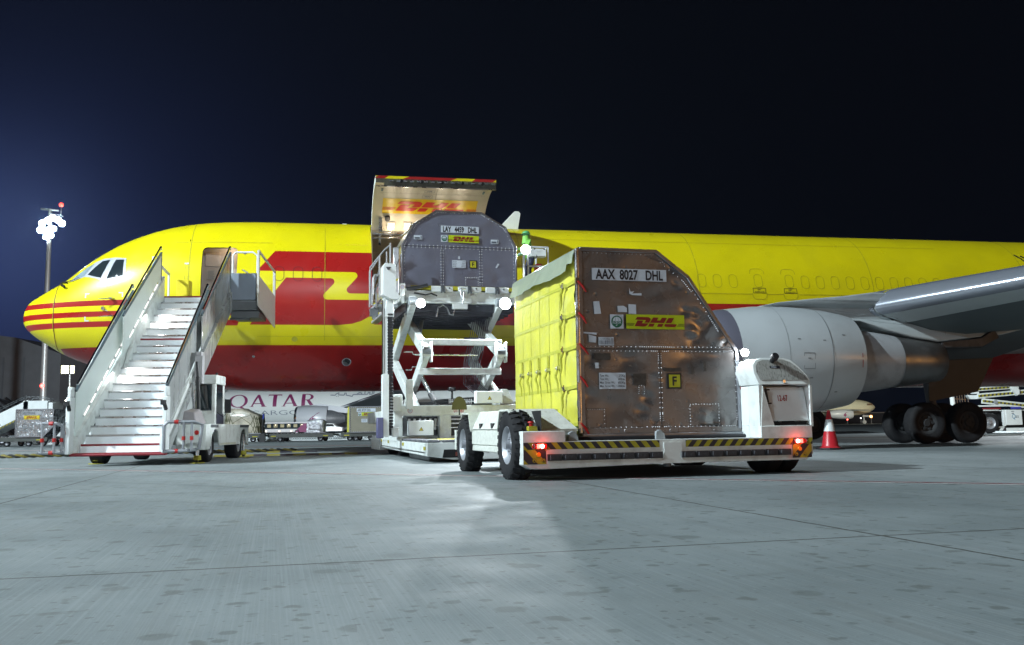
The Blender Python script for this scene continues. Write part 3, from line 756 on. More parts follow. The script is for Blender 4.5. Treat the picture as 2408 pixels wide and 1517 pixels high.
# courier sign, upside-down swing compensated: letters upright as seen from the ramp
sg = MB(); sx0, sx1, sy0, sy1 = 10.68, 13.62, .74, 1.50
vs, fs = patch([(sx0, sy0), (sx1, sy0), (sx1, sy1), (sx0, sy1)], .2); sg.add([fd(*v) for v in vs], fs, 0)
fd2 = in_door(-TH - .020)
logo(sg, lambda x, y: fd2(sx0 + x, sy0 + y), sx1 - sx0, 1, 1, .18, h=sy1 - sy0)
sg.build('door_sign', [signy, signr], cdoor, smooth=0)
st = MB()
for (cx, cy, t) in ((12.05, 2.06, 'M2'), (12.02, 1.68, 'ASL')):
    ribbon(st, [(cx - .15, cy - .09), (cx + .15, cy - .09), (cx + .15, cy + .09), (cx - .15, cy + .09)], .012, fd2, 0, True)
    st.text(t, .12, lambda x, y, cx=cx, cy=cy: fd2(cx - x, cy + .045 - y), 0, .01, 1.0, 'CENTER')
st.build('stencil', inkg, cdoor, smooth=0)
# latch gallery along the free edge
lg = MB(); e0 = .02
def edge(x, t_in, off): return door_pt(x, TB + t_in, off)
lg.hexa([edge(D0 + .25, .0, -TH), edge(D1, .0, -TH), edge(D1, .085, -TH - .01), edge(D0 + .25, .085, -TH - .01),
         edge(D0 + .25, .0, -TH - .10), edge(D1, .0, -TH - .10), edge(D1, .085, -TH - .10), edge(D0 + .25, .085, -TH - .10)], 0)
for k in range(16):
    x = D0 + .4 + k * .2
    lg.cyl(edge(x, -.012, -.13), edge(x + .11, -.012, -.13), .035, .035, 10, 1); lg.box(0,0,0,0,0,0,1) if 0 else None
    if k % 3 == 1: lg.cyl(edge(x + .14, -.006, -TH * .7), edge(x + .14, .02, -TH * .7), .05, .05, 12, 2)
lg.bar(edge(D0, .0, -TH - .10), edge(D1, .0, -TH - .10), .03, .03, 1)
lg.build('latch_gallery', [mat('olive_structure', (.07, .07, .05), .5, var=.3, vscale=10), steel, blackm], cdoor)
for x in (10.62, 13.7):
    hb = MB(); hb.hexa([fd(x - .03, 2.0), fd(x + .03, 2.0), fd(x + .03, 2.2), fd(x - .03, 2.2)] + [in_door(-TH - .03)(*q) for q in ((x - .03, 2.0), (x + .03, 2.0), (x + .03, 2.2), (x - .03, 2.2))]); hb.build('door_handle', mat('teal_latch', (.12, .2, .2), .4), cdoor)
# actuator arm and cable at the forward hinge corner
ar = MB(); ar.bar(in_door(-TH - .05)(10.66, .05), in_door(-TH - .05)(10.64, .55), .10, .07); ar.bar(in_door(-TH - .08)(10.66, .03), (10.62, -1.5, 6.4), .06, .06)
ar.cyl(in_door(-TH - .02)(10.86, .56), in_door(-TH - .12)(10.86, .56), .085, .085, 14, 1); ar.build('door_actuator', [steel, black], AC)
cb = MB(); q0 = in_door(-TH - .05)(10.75, .1); q1 = in_door(-TH - .08)(11.62, .36)
cb.tube([q0.lerp(q1, t) - Vector((0, 0, .35 * 4 * t * (1 - t))) for t in [i / 12 for i in range(13)]], .014, 6); cb.build('door_cable', steel, AC)
LAMPS = []
for x in (10.98, 11.50, 12.6, 13.2):  # the two aft lamps are added to light the sign
    lm = MB(); fr_ = in_door(-TH - .01); lm.hexa([fr_(x - .13, .12), fr_(x + .13, .12), fr_(x + .13, .40), fr_(x - .13, .40)] + [in_door(-TH - .05)(*q) for q in ((x - .10, .12), (x + .10, .12), (x + .10, .36), (x - .10, .36))])
    lo = lm.build('door_lamp', mat('lamp_housing', (.6, .58, .52), .3), cdoor)
    bb = MB(); c = in_door(-TH - .07)(x, .16); bb.ball(c, .05, 12); bb.build('bulb', warmb, lo)
    wl = lamp('door_lamp_light', 'POINT', in_door(-TH - .34)(x, .26), 8, (1.0, .83, .60), .05, parent=AC)

# ---- wing (port), slats, fairing
AF = [(0, 0), (.012, .028), (.04, .050), (.10, .074), (.22, .090), (.38, .092), (.6, .075), (.82, .035), (1, 0.004), (.82, -.012), (.6, -.045), (.38, -.075), (.22, -.070), (.10, -.042), (.04, -.024), (.012, -.013)]
SEC = [(1.6, 19.4, 2.95, 11.0, 1.15), (3.2, 20.4, 3.12, 9.8, 1.1), (7.9, 23.32, 3.70, 7.0, 1.05), (14, 27.3, 4.28, 5.2, 1.0), (23.8, 33.7, 5.2, 2.3, .95)]
def wing(sign, name):
    wm = MB(); n = len(AF)
    for (q, sle, z, c, tk) in SEC:
        for (x, y) in AF: wm.v.append((sle + x * c, -sign * q, z + y * c * tk + (-.06 * c * x)))
    for i in range(len(SEC) - 1):
        for k in range(n):
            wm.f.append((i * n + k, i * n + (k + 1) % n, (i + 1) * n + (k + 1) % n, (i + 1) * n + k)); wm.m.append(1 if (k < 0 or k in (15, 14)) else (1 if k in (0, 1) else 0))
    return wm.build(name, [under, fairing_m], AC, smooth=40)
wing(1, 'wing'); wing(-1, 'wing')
for (q0, q1) in ((3.3, 8.05), (8.1, 13.2), (13.25, 18.3)):
    sl = MB(); prof2 = [(.10, .078), (.06, .066), (.035, .053), (.015, .035), (.003, .015), (-.001, 0.0), (.005, -.010), (.014, -.015), (.03, -.022), (.05, -.028), (.09, -.038), (.12, -.045)]
    for q in (q0, (q0 + q1) / 2, q1):
        i = max(j for j in range(len(SEC)) if SEC[j][0] <= q); a = SEC[i]; b_ = SEC[min(i + 1, len(SEC) - 1)]; t = (q - a[0]) / (b_[0] - a[0])
        sle, z, c = [a[j] + (b_[j] - a[j]) * t for j in (1, 2, 3)]; tk = a[4] + (b_[4] - a[4]) * t
        for (x, y) in prof2: sl.v.append((sle - .03 + x * c, -q, z - .01 + y * c * tk * 1.06 - .06 * c * x))
    n = len(prof2)
    for i in range(2):
        for k in range(n - 1): sl.f.append((i * n + k, i * n + k + 1, (i + 1) * n + k + 1, (i + 1) * n + k)); sl.m.append(1 if k >= 8 else 0)
    sl.build('slat', [slatm, fairing_m], AC, smooth=80)
# wing-to-body fairing
ff = MB(); NSt = 26; NA2 = 20
for i in range(NSt + 1):
    s = 20.8 + 17 * i / NSt; e = math.sin(PI * min(1, max(0, i / NSt))) ** .45 if 0 < i < NSt else .02
    for k in range(NA2 + 1):
        t = R(22 + 60 * k / NA2); p = FT(s, R(30) + (R(88) - R(30)) * k / NA2)
        b_ = math.sin(PI * k / NA2) ** .5 if 0 < k < NA2 else 0
        zc = 3.45; p = Vector((s, -(2.30 + .62 * e * b_), 2.9 + 1.45 * (k / NA2) * e + (1 - e) * .7))
        if k in (0, NA2) or i in (0, NSt): p.y = -2.1
        ff.v.append(tuple(p))
for i in range(NSt):
    for k in range(NA2): j = i * (NA2 + 1) + k; ff.f.append((j, j + NA2 + 1, j + NA2 + 2, j + 1)); ff.m.append(0)
ff.build('wing_root_fairing', fairing_m, AC, smooth=60)

# ---- engine and pylon
EQ, EZ = 7.9, 2.31
ne = MB()
ne.lathe([(1.02, .0), (1.06, -.32), (1.13, -.46), (1.18, -.49), (1.235, -.46), (1.285, -.32), (1.32, -.12), (1.335, .05)], (19.0, -EQ, EZ), (1, 0, 0), 64, 0)
cowl = MB(); cowl.lathe([(r_, h_ if h_ < .1 else h_ * .80) for r_, h_ in [(1.335, .05), (1.355, .32), (1.375, .6), (1.41, 1.0), (1.425, 1.5), (1.42, 2.1), (1.39, 2.8), (1.33, 3.5), (1.24, 4.1), (1.20, 4.34), (1.17, 4.33), (1.16, 4.0), (1.14, 3.4)]], (19.0, -EQ, EZ), (1, 0, 0), 72, 0)
eng = cowl.build('engine_cowling', nacelle, AC, smooth=50)
lip = ne.build('inlet_lip', mat('inlet_metal', (.17, .17, .22), .45, .4), eng, smooth=60)
it = MB(); it.lathe([(1.02, .0), (1.05, .9), (1.10, 1.5)], (19.0, -EQ, EZ), (1, 0, 0), 48, 0); it.lathe([(0.001, .9), (.2, 1.1), (.36, 1.5)], (19.0, -EQ, EZ), (1, 0, 0), 24, 1)
for k in range(26):
    a = 2 * PI * k / 26; d = Vector((0, math.cos(a), math.sin(a))); e_ = Vector((0, -math.sin(a), math.cos(a))); c = Vector((20.4, -EQ, EZ))
    it.add([c + d * .3 + e_ * .03 + Vector((-.05, 0, 0)), c + d * .3 - e_ * .03 + Vector((.05, 0, 0)), c + d * 1.08 - e_ * .09 + Vector((.08, 0, 0)), c + d * 1.08 + e_ * .09 - Vector((.08, 0, 0))], [(0, 1, 2, 3)], 1)
it.lathe([(1.09, 1.5), (0.0, 1.52)], (19.0, -EQ, EZ), (1, 0, 0), 32, 2)
it.build('fan', [nacelle, dgrey, blackm], eng)
cn = MB()
def cfn(x, ang, off=.006):   # point on cowl: x from the lip, ang from the outboard horizontal upwards
    r = pchip([.05, .32, .6, 1.0, 1.5, 2.1, 2.8, 3.5, 4.1, 4.34], [1.335, 1.355, 1.375, 1.41, 1.425, 1.42, 1.39, 1.33, 1.24, 1.20])(x / .8) + off
    return Vector((19.0 + x, -EQ - r * math.cos(ang), EZ + r * math.sin(ang)))
for x in (1.25, 2.45): ribbon(cn, [(x, R(a)) for a in range(-90, 91, 5)], .018 if x > 2 else .008, cfn)
ribbon(cn, rrect(1.62, 1.92, R(-12), R(4), .01), .012, cfn, 0, True)
for x, a in ((1.5, 18), (2.2, 17), (1.72, -2), (1.8, -22), (2.8, 25), (2.6, -40)):
    cn.add([cfn(x, R(a)), cfn(x + .08, R(a)), cfn(x + .08, R(a + 1.2)), cfn(x, R(a + 1.2))], [(0, 1, 2, 3)])
for x, a in ((3.7, -8), (3.72, -12), (3.7, 0)): cn.add([cfn(3.32, R(a)), cfn(3.35, R(a)), cfn(3.35, R(a + 5)), cfn(3.32, R(a + 5))], [(0, 1, 2, 3)], 1)
cn.build('cowl_seam', [nacelle_line, mat('faded_red_text', (.4, .15, .15), .5)], eng, smooth=0)
co = MB(); co.lathe([(.86, 2.8), (.86, 3.4), (.82, 4.0), (.76, 4.5), (.69, 4.95)], (19.0, -EQ, EZ - .02), (1, 0, 0), 56); co.build('core_cowl', mat('core_paint', (.36, .38, .40), .4, var=.06, vscale=2, dirt=.3), eng, smooth=60)
co = MB(); co.lathe([(1.155, 3.40), (.88, 3.36), (.87, 3.0)], (19.0, -EQ, EZ - .01), (1, 0, 0), 48); co.build('fan_duct', dgrey, eng)
co = MB(); co.lathe([(.71, 4.90), (.68, 5.05), (.62, 5.6), (.53, 6.30), (.50, 6.32), (.48, 6.2), (.5, 5.6)], (19.0, -EQ, EZ - .03), (1, 0, 0), 56); co.lathe([(.3, 5.5), (.22, 6.1), (.05, 6.5), (0, 6.52)], (19.0, -EQ, EZ - .03), (1, 0, 0), 24)
co.build('exhaust_nozzle', exh, eng, smooth=60)
ch = MB(); ch.prism([(0, 0), (.9, 0), (.75, .25), (.35, .28)], (20.2, -EQ + 1.05, EZ + 1.0), (1, 0, 0), (0, .7, .7), (0, .03, -.03)); ch.build('nacelle_strake', nacelle, eng)
py = MB()
top = [(19.9, 3.70), (20.6, 3.83), (21.5, 3.93), (22.5, 4.02), (23.3, 4.12), (24.2, 4.10), (26.5, 3.95), (28.6, 3.75)]
bot = [(28.8, 3.35), (27.3, 3.02), (26.3, 2.92), (25.2, 2.80), (24.4, 2.92), (23.6, 3.12), (22.9, 3.35), (21.5, 3.40), (19.9, 3.45)]
pol = top + bot
wd = {}
def half(x): return .04 if x < 20 else (.26 if x < 23 else (.30 if x < 26 else max(.05, .30 - (x - 26) * .09)))
A1 = [(x, -EQ - half(x), z) for x, z in pol]; B1 = [(x, -EQ + half(x), z) for x, z in pol]; n = len(pol)
tri = tessellate_polygon([[Vector((p[0], p[1], 0)) for p in pol]])
py.add(A1, [tuple(t) for t in tri]); py.add(B1, [tuple(t) for t in tri]); py.add(A1 + B1, [(i, (i + 1) % n, n + (i + 1) % n, n + i) for i in range(n)])
pyl = py.build('engine_pylon', fairing_m, AC, smooth=30, bevel=.05, seg=3)
pq = MB(); yq = -EQ - .315
for P in ([(24.2, 3.35), (25.4, 3.28), (25.4, 3.0)], [(24.0, 3.8), (24.0, 3.45)], [(22.2, 3.62), (23.2, 3.50), (24.0, 3.42)], [(25.9, 3.85), (25.9, 3.0)], [(24.0, 3.65), (26.0, 3.60)]):
    ribbon(pq, densify(P, .2, False), .015, lambda x, z: (x, yq + (0.05 if x < 23 else 0), z))
pq.build('pylon_seam', nacelle_line, pyl, smooth=0)
pd = MB(); pd.prism([(0, 0), (1.3, .02), (1.9, .30), (1.75, .55), (1.25, .28), (.1, .18)], (25.2, -EQ - .28, 2.62), (1, 0, 0), (0, 0, 1), (0, .56, 0)); pd.build('pylon_heat_shield', mat('scorched_metal', (.05, .05, .052), .5, .3, var=.4, vscale=5, bump=.5, bscale=6), pyl, bevel=.04, seg=2)

# ---- main landing gear
def gear(sign, qs):
    g = MB(); y = -sign * 4.65
    g.cyl((27.4, y, .75), (27.3, y + sign * .1, 2.6), .14, .17, 16); g.cyl((26.7, y, .62), (28.1, y, .62), .10, .10, 10); g.bar((27.3, y, 1.2), (29.3, y + sign * 1.8, 2.4), .12, .12)
    g.cyl((26.7, y - .55, .62), (26.7, y + .55, .62), .08, .08, 10); g.cyl((28.1, y - .55, .62), (28.1, y + .55, .62), .08, .08, 10); g.bar((27.4, y, 1.3), (27.9, y, .75), .08, .06)
    gl = g.build('landing_gear_leg', mat('gear_leg_paint', (.10, .10, .11), .5, spec=.3), AC)
    for s in (26.7, 28.1):
        for q in qs:
            wh = MB(); yy = -sign * q
            wh.lathe([(.0, -.13), (.10, -.13), (.12, -.10), (.24, -.09), (.29, -.14), (.33, -.15), (.33, .15), (.29, .14), (.24, .09), (.12, .10), (.10, .13), (0, .13)], (s, yy, .62), (0, 1, 0), 32)
            for k in range(6):
                a = 2 * PI * k / 6; wh.cyl((s + .19 * math.cos(a), yy - .12, .62 + .19 * math.sin(a)), (s + .19 * math.cos(a), yy + .12, .62 + .19 * math.sin(a)), .04, .04, 8)
            wo_ = wh.build('gear_wheel', mat('gear_rim', (.05, .052, .055), .7, spec=.2), AC)  # rims near black: shade on the main gear put into the colour
            ty = MB(); ty.lathe([(.33, -.15), (.42, -.20), (.52, -.22), (.585, -.19), (.612, -.13), (.62, 0), (.612, .13), (.585, .19), (.52, .22), (.42, .20), (.33, .15)], (s, yy, .62), (0, 1, 0), 48)
            ty.build('tyre', rubber, wo_, smooth=60)
    d = MB(); d.hexa([(26.9, y - sign * .55, 1.25), (28.6, y - sign * .55, 1.55), (28.6, y - sign * .52, 1.55), (26.9, y - sign * .52, 1.25), (27.0, y - sign * .45, 2.5), (29.3, y - sign * .45, 2.6), (29.3, y - sign * .42, 2.6), (27.0, y - sign * .42, 2.5)])
    d.build('gear_door', mat('gear_door_paint', (.05, .052, .052), .5, var=.1), AC, bevel=.01)
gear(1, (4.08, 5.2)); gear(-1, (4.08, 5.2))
ng = MB(); ng.cyl((5.1, 0, .55), (5.0, 0, 2.3), .09, .12, 14); ng.bar((5.05, 0, 1.2), (6.2, 0, 2.2), .08, .08); ng.cyl((5.1, -.35, .47), (5.1, .35, .47), .06, .06, 10); ng.build('nose_gear_leg', steel, AC)
for y in (-.28, .28):
    wh = MB(); wh.lathe([(0, -.09), (.2, -.08), (.23, -.12), (.23, .12), (.2, .08), (0, .09)], (5.1, y, .47), (0, 1, 0), 28); w_ = wh.build('nose_wheel', rimm, AC)
    ty = MB(); ty.lathe([(.23, -.12), (.35, -.16), (.44, -.14), (.47, 0), (.44, .14), (.35, .16), (.23, .12)], (5.1, y, .47), (0, 1, 0), 36); ty.build('tyre', rubber, w_, smooth=60)
# tail, out of frame, so that the aircraft is whole from other positions
tf = MB(); tf.prism([(44, 7.0), (49, 15.5), (53, 15.5), (53.2, 6.9)], (0, -.18, 0), (1, 0, 0), (0, 0, 1), (0, .36, 0)); tf.build('tail_fin', yellow, AC, bevel=.05, seg=2)
for sg_ in (-1, 1):
    hs = MB(); hs.hexa([(47.5, sg_ * .8, 6.1), (53, sg_ * .8, 6.1), (54.5, sg_ * 9, 6.9), (52, sg_ * 9, 6.9), (47.5, sg_ * .8, 6.45), (53, sg_ * .8, 6.3), (54.5, sg_ * 9, 7.0), (52, sg_ * 9, 7.05)]); hs.build('tailplane', fairing_m, AC, bevel=.03)

# ================================================================== wheels and shared bits
def road_wheel(parent, c, ax, r, w, rim_r, lugs=0, mrim=None, name='wheel', hub=True):
    """c = centre, ax = unit vector pointing to the outer face"""
    c = Vector(c); ax = Vector(ax).normalized()
    wh = MB()
    wh.lathe([(0, w * .30), (.05 * r / .45, w * .34), (.08 * r / .45, w * .22), (rim_r * .62, w * .16), (rim_r * .82, w * .22), (rim_r * .93, w * .40), (rim_r, w * .46), (rim_r * 1.03, w * .40), (rim_r * 1.0, -w * .4), (rim_r * .9, -w * .45), (0, -w * .3)], c, ax, 36)
    if hub:
        x, y, _ = frame_from(ax); wh.cyl(c + ax * w * .15, c + ax * w * .55, rim_r * .26, rim_r * .22, 16)
        for k in range(8):
            a = 2 * PI * k / 8; p = c + (x * math.cos(a) + y * math.sin(a)) * rim_r * .46
            wh.cyl(p + ax * w * .15, p + ax * w * .32, rim_r * .06, rim_r * .06, 6)
    wo_ = wh.build(name, mrim or rimm, parent)
    ty = MB()
    ty.lathe([(rim_r, -w * .44), (rim_r * 1.12, -w * .5), (r * .86, -w * .52), (r * .965, -w * .46), (r, -w * .34), (r, w * .34), (r * .965, w * .46), (r * .86, w * .52), (rim_r * 1.12, w * .5), (rim_r * 1.02, w * .44)], c, ax, 56)
    if lugs:
        x, y, _ = frame_from(ax)
        for k in range(lugs):
            for sgn in (1, -1):
                a = 2 * PI * (k + (.5 if sgn < 0 else 0)) / lugs; d = x * math.cos(a) + y * math.sin(a); t = ax.cross(d)
                p0 = c + d * (r * .93) + ax * sgn * w * .47; p1 = c + d * (r * 1.012) + ax * sgn * w * .10
                ty.bar(p0, p1, .05 * r / .45, .05 * r / .45, 0, tuple(d))
    ty.build('tyre', rubber, wo_, smooth=50)
    return wo_

def hazard(mb, fn, L, h, pitch, lean, my, mk_, x0=0.0, flip=False):
    """slanted stripe band, fn(x, z) -> point; lean = horizontal run over the band height"""
    mb.add([fn(0, 0), fn(L, 0), fn(L, h), fn(0, h)], [(0, 1, 2, 3)], mk_)
    x = -abs(lean) + x0
    while x < L + abs(lean):
        a, b_ = x, x + pitch / 2
        l = lean
        P = [(a, 0), (b_, 0), (b_ + l, h), (a + l, h)]
        # clip against [0, L]
        def clip(P, xc, keep_gt):
            out = []
            for i in range(len(P)):
                p, q = P[i], P[(i + 1) % len(P)]
                ip = p[0] >= xc if keep_gt else p[0] <= xc; iq = q[0] >= xc if keep_gt else q[0] <= xc
                if ip: out.append(p)
                if ip != iq:
                    t = (xc - p[0]) / (q[0] - p[0]); out.append((xc, p[1] + t * (q[1] - p[1])))
            return out
        P = clip(clip(P, 0, True), L, False) if P else []
        if len(P) >= 3: mb.add([Vector(fn(*p)) + Vector(fn.__dict__.get('n', (0, 0, 0))) for p in P], [tuple(range(len(P)))], my)
        x += pitch
def plane_fn(o, ex, ez=(0, 0, 1), n=(0, -.003, 0)):
    o = Vector(o); ex = Vector(ex); ez = Vector(ez)
    def fn(x, z): return o + ex * x + ez * z
    fn.n = n
    return fn

# ================================================================== CONTAINERS
ULD = alu
bronze = bpy.data.materials.new('dented_container_skin')
def container_mat(m, base, rough, dent=1.0, seed=0.0, tint=(1, 1, 1)):
    m.use_nodes = True; nt = m.node_tree; b = nt.nodes['Principled BSDF']; L = nt.links.new; N = nt.nodes.new
    b.inputs['Metallic'].default_value = .55; b.inputs['Base Color'].default_value = (*base, 1)
    t = N('ShaderNodeTexCoord'); mp = N('ShaderNodeMapping'); mp.inputs['Location'].default_value = (seed, seed * .7, 0); L(t.outputs['Object'], mp.inputs['Vector'])
    def noise(sc, det, dist=0.0):
        n = N('ShaderNodeTexNoise'); n.inputs['Scale'].default_value = sc; n.inputs['Detail'].default_value = det; n.inputs['Distortion'].default_value = dist; L(mp.outputs[0], n.inputs['Vector']); return n.outputs['Fac']
    def rng(f, a, c, t0, t1):
        r = N('ShaderNodeMapRange'); r.inputs['From Min'].default_value = a; r.inputs['From Max'].default_value = c; r.inputs['To Min'].default_value = t0; r.inputs['To Max'].default_value = t1; L(f, r.inputs['Value']); return r.outputs[0]
    mx = N('ShaderNodeMix'); mx.data_type = 'RGBA'; mx.inputs[6].default_value = (*base, 1); mx.inputs[7].default_value = (*[c * .55 for c in base], 1)
    L(rng(noise(1.2, 3, .3), .40, .75, 0, .35), mx.inputs[0])
    mx2 = N('ShaderNodeMix'); mx2.data_type = 'RGBA'; L(mx.outputs[2], mx2.inputs[6]); mx2.inputs[7].default_value = (*[c * .25 for c in base], 1)
    L(rng(noise(7, 5, 1.0), .66, .74, 0, .3), mx2.inputs[0]); L(mx2.outputs[2], b.inputs['Base Color'])
    L(rng(noise(3, 5), .3, .7, rough - .07, rough + .12), b.inputs['Roughness'])
    # broad oil-canning, plus sparse round dings
    v = N('ShaderNodeTexVoronoi'); v.inputs['Scale'].default_value = 4.3; v.inputs['Randomness'].default_value = 1.0; L(mp.outputs[0], v.inputs['Vector'])
    ding = rng(v.outputs['Distance'], 0.0, .13, 0.0, 1.0)
    a = N('ShaderNodeMath'); a.operation = 'MULTIPLY_ADD'; L(noise(1.6, 1.5, .3), a.inputs[0]); a.inputs[1].default_value = 3.2 * dent; L(ding, a.inputs[2])
    c_ = N('ShaderNodeMath'); c_.operation = 'MULTIPLY_ADD'; L(noise(6, 2, .6), c_.inputs[0]); c_.inputs[1].default_value = .5 * dent; L(a.outputs[0], c_.inputs[2])
    bp = N('ShaderNodeBump'); bp.inputs['Strength'].default_value = .55; bp.inputs['Distance'].default_value = .012; L(c_.outputs[0], bp.inputs['Height']); L(bp.outputs[0], b.inputs['Normal'])
    return m
container_mat(bronze, (.25, .24, .24), .25, .5)
bluealu = bpy.data.materials.new('container_skin'); container_mat(bluealu, (.25, .27, .36), .42, .5, 3.1)
rivet = mat('rivet_metal', (.66, .67, .7), .4, .1)
edgem = mat('container_edge', (.30, .31, .34), .35, .9, var=.15, vscale=6)
def rivets(mb, pts, fn, r=.009, m=0, h=.006):
    for x, z in pts:
        o_ = len(mb.v); n = 6
        for k in range(n): mb.v.append(tuple(fn(x + r * math.cos(PI * 2 * k / n), z + r * math.sin(PI * 2 * k / n), .001)))
        mb.v.append(tuple(fn(x, z, h)))
        for k in range(n): mb.f.append((o_ + k, o_ + (k + 1) % n, o_ + n)); mb.m.append(m)
def line(a, b, step):
    L = math.hypot(b[0] - a[0], b[1] - a[1]); n = max(1, int(round(L / step)))
    return [(a[0] + (b[0] - a[0]) * i / n, a[1] + (b[1] - a[1]) * i / n) for i in range(n + 1)]
def cluster(x, z, dx, dz, n=4, s=.03): return [(x + dx * s * i, z + dz * s * i) for i in range(n)]
def uld_ok(mb, fn, x, z, s):   # umbrella inspection mark in a square of side s; material slots 0 white, 1 green
    mb.add([fn(x, z, .002), fn(x + s, z, .002), fn(x + s, z + s, .002), fn(x, z + s, .002)], [(0, 1, 2, 3)], 0)
    c = (x + s / 2, z + s / 2); r = s * .42
    mb.poly([(c[0] + r * math.cos(2 * PI * k / 24), c[1] + r * math.sin(2 * PI * k / 24)) for k in range(24)], 1, lambda a, b: fn(a, b, .004))
    u = [(c[0] + r * .72 * math.cos(R(a)), c[1] + r * .08 + r * .72 * math.sin(R(a))) for a in range(0, 181, 15)]
    mb.poly(u, 0, lambda a, b: fn(a, b, .006))
    for dx in (-.3, .3): ribbon(mb, [(c[0] + dx * r, c[1] + r * .1), (c[0] + dx * r * .5, c[1] + r * .75)], s * .02, lambda a, b: fn(a, b, .007), 1)
    ribbon(mb, [(c[0], c[1] + r * .1), (c[0], c[1] - r * .6), (c[0] - r * .12, c[1] - r * .7), (c[0] - r * .2, c[1] - r * .58)], s * .035, lambda a, b: fn(a, b, .006), 0)
    mb.text('ULD', s * .22, lambda a, b: fn(c[0] - s * .35 + a, c[1] - s * .14 + b, .006), 0, .01, .8)
    mb.text('OK', s * .22, lambda a, b: fn(c[0] + s * .07 + a, c[1] - s * .14 + b, .006), 0, .01, .8)
def plate(mb, fn, x0, x1, z0, z1, m=0, o=.003): mb.add([fn(x0, z0, o), fn(x1, z0, o), fn(x1, z1, o), fn(x0, z1, o)], [(0, 1, 2, 3)], m)
def sign(name, parent, mats): return

# ================================================================== TRANSPORTER (carries the near container)
TRZ = R(15.6)
TR = thing('pallet_transporter', 'white motorised pallet transporter with hazard striped rear beam and red lamps', 'transporter', (0, 12.49, 0), TRZ)
# rear beam: outline in (a, z) on the plane b = -.45
b0, b1 = -.45, -.22
out = [(-.01, .21), (.09, .155), (.30, .15), (1.9, .185), (4.10, .185), (4.20, .27), (4.20, .655), (3.40, .655), (3.40, .50), (.57, .50), (.57, .615), (.55, .635), (-.01, .635)]
bm_ = MB(); bm_.prism(out, (0, b0, 0), (1, 0, 0), (0, 0, 1), (0, b1 - b0, 0), 0)
rb = bm_.build('rear_beam', white, TR, bevel=.012, seg=2)
# middle pad of the beam and small ring mark
md = MB(); md.prism([(1.94, .46), (2.2, .46), (2.2, .24), (2.35, .185), (1.75, .185), (1.94, .24)], (0, b0 - .012, 0), (1, 0, 0), (0, 0, 1), (0, .012, 0)); md.build('beam_gusset', white, TR)
hz = MB()
hazard(hz, plane_fn((0.0, b0 - .004, .40), (1, 0, 0), n=(0, -.002, 0)), 1.88, .09, .155, -.075, 0, 1, .05)
hazard(hz, plane_fn((0.0, b0 - .004, .215), (1, 0, 0), n=(0, -.002, 0)), .30, .185, .26, -.17, 0, 1, .10)
hazard(hz, plane_fn((2.26, b0 - .004, .395), (1, 0, 0), n=(0, -.002, 0)), 1.93, .09, .155, .075, 0, 1, .02)
hazard(hz, plane_fn((3.87, b0 - .006, .215), (1, 0, 0), n=(0, -.002, 0)), .30, .19, .24, .17, 0, 1, .03)
hz.build('hazard_stripe', [hazy, hazk], TR, smooth=0)
# rubber fender blocks
def fender_blocks(x0, n, pitch):
    for k in range(n):
        f = MB(); x = x0 + k * pitch
        f.prism([(0, 0), (pitch - .012, 0), (pitch - .012, .085), (0, .085)], (x, b0 - .005, .255), (1, 0, 0), (0, 0, 1), (0, -.03, 0))
        f.prism([(.03, .012), (pitch - .03, .012), (pitch - .03, .073), (.03, .073)], (x, b0 - .035, .255), (1, 0, 0), (0, 0, 1), (0, -.028, 0))
        for dx in (.07, pitch - .08): f.cyl((x + dx, b0 - .0635, .297), (x + dx, b0 - .066, .297), .012, .012, 8)
        f.build('rubber_bumper', mat('bumper_rubber', (.035, .036, .042), .6, var=.2, vscale=12, dirt=.25, dcol=(.07, .07, .07)), TR, bevel=.006)
fender_blocks(.315, 8, .201); fender_blocks(2.19, 8, .207)
# tail lamps
for x0, fl in ((.11, 1), (3.90, -1)):
    t = MB(); t.box(x0, x0 + .20, b0 - .035, b0 - .005, .408, .478); tl = t.build('tail_lamp', mat('lamp_red_plastic', (.45, .012, .01), .25), TR, bevel=.008)
    g = MB(); hx = x0 + (.13 if fl > 0 else .04); g.cyl((hx, b0 - .036, .443), (hx, b0 - .043, .443), .028, .028, 16); g.build('lit_lens', redhot, tl)
    g = MB(); g.box(x0 + (.06 if fl > 0 else .075), x0 + (.10 if fl > 0 else .12), b0 - .040, b0 - .035, .415, .471); g.build('red_lens', redl, tl)
    g = MB(); cx = x0 + (.02 if fl > 0 else .17); g.tube([(cx - .012, b0 - .04, .475), (cx + .015, b0 - .04, .443), (cx - .012, b0 - .04, .411)], .006, 6); g.build('lens_rim', chrome, tl)
    g = MB(); ox = x0 + (.09 if fl > 0 else .085); g.cyl((ox, b0 - .004, .335), (ox, b0 - .016, .335), .032, .028, 18); g.build('reflector', mat('orange_reflector', (.75, .28, .01), .3), TR)
    lamp('tail_lamp_light', 'POINT', (hx, b0 - .08, .44), 1.2, (1, .06, .03), .03, parent=TR)
    for q, dx in ((0, .03), (1, .155)):
        s = MB(); cxx = x0 - .0 + dx
        f_ = lambda x, z, o=0: Vector((x, b0 - .010 - o, z))
        s.poly([(cxx + .028 * math.cos(2 * PI * k / 18), .262 + .028 * math.sin(2 * PI * k / 18)) for k in range(18)], 0, lambda a, b: f_(a, b))
        ribbon(s, [(cxx + .025 * math.cos(2 * PI * k / 18), .262 + .025 * math.sin(2 * PI * k / 18)) for k in range(18)], .003, lambda a, b: f_(a, b, .001), 1, True)
        s.poly([(cxx - .013, .247), (cxx + .013, .247), (cxx, .272)], 1, lambda a, b: f_(a, b, .001)); s.build('pictogram', [hazy, ink], TR, smooth=0)
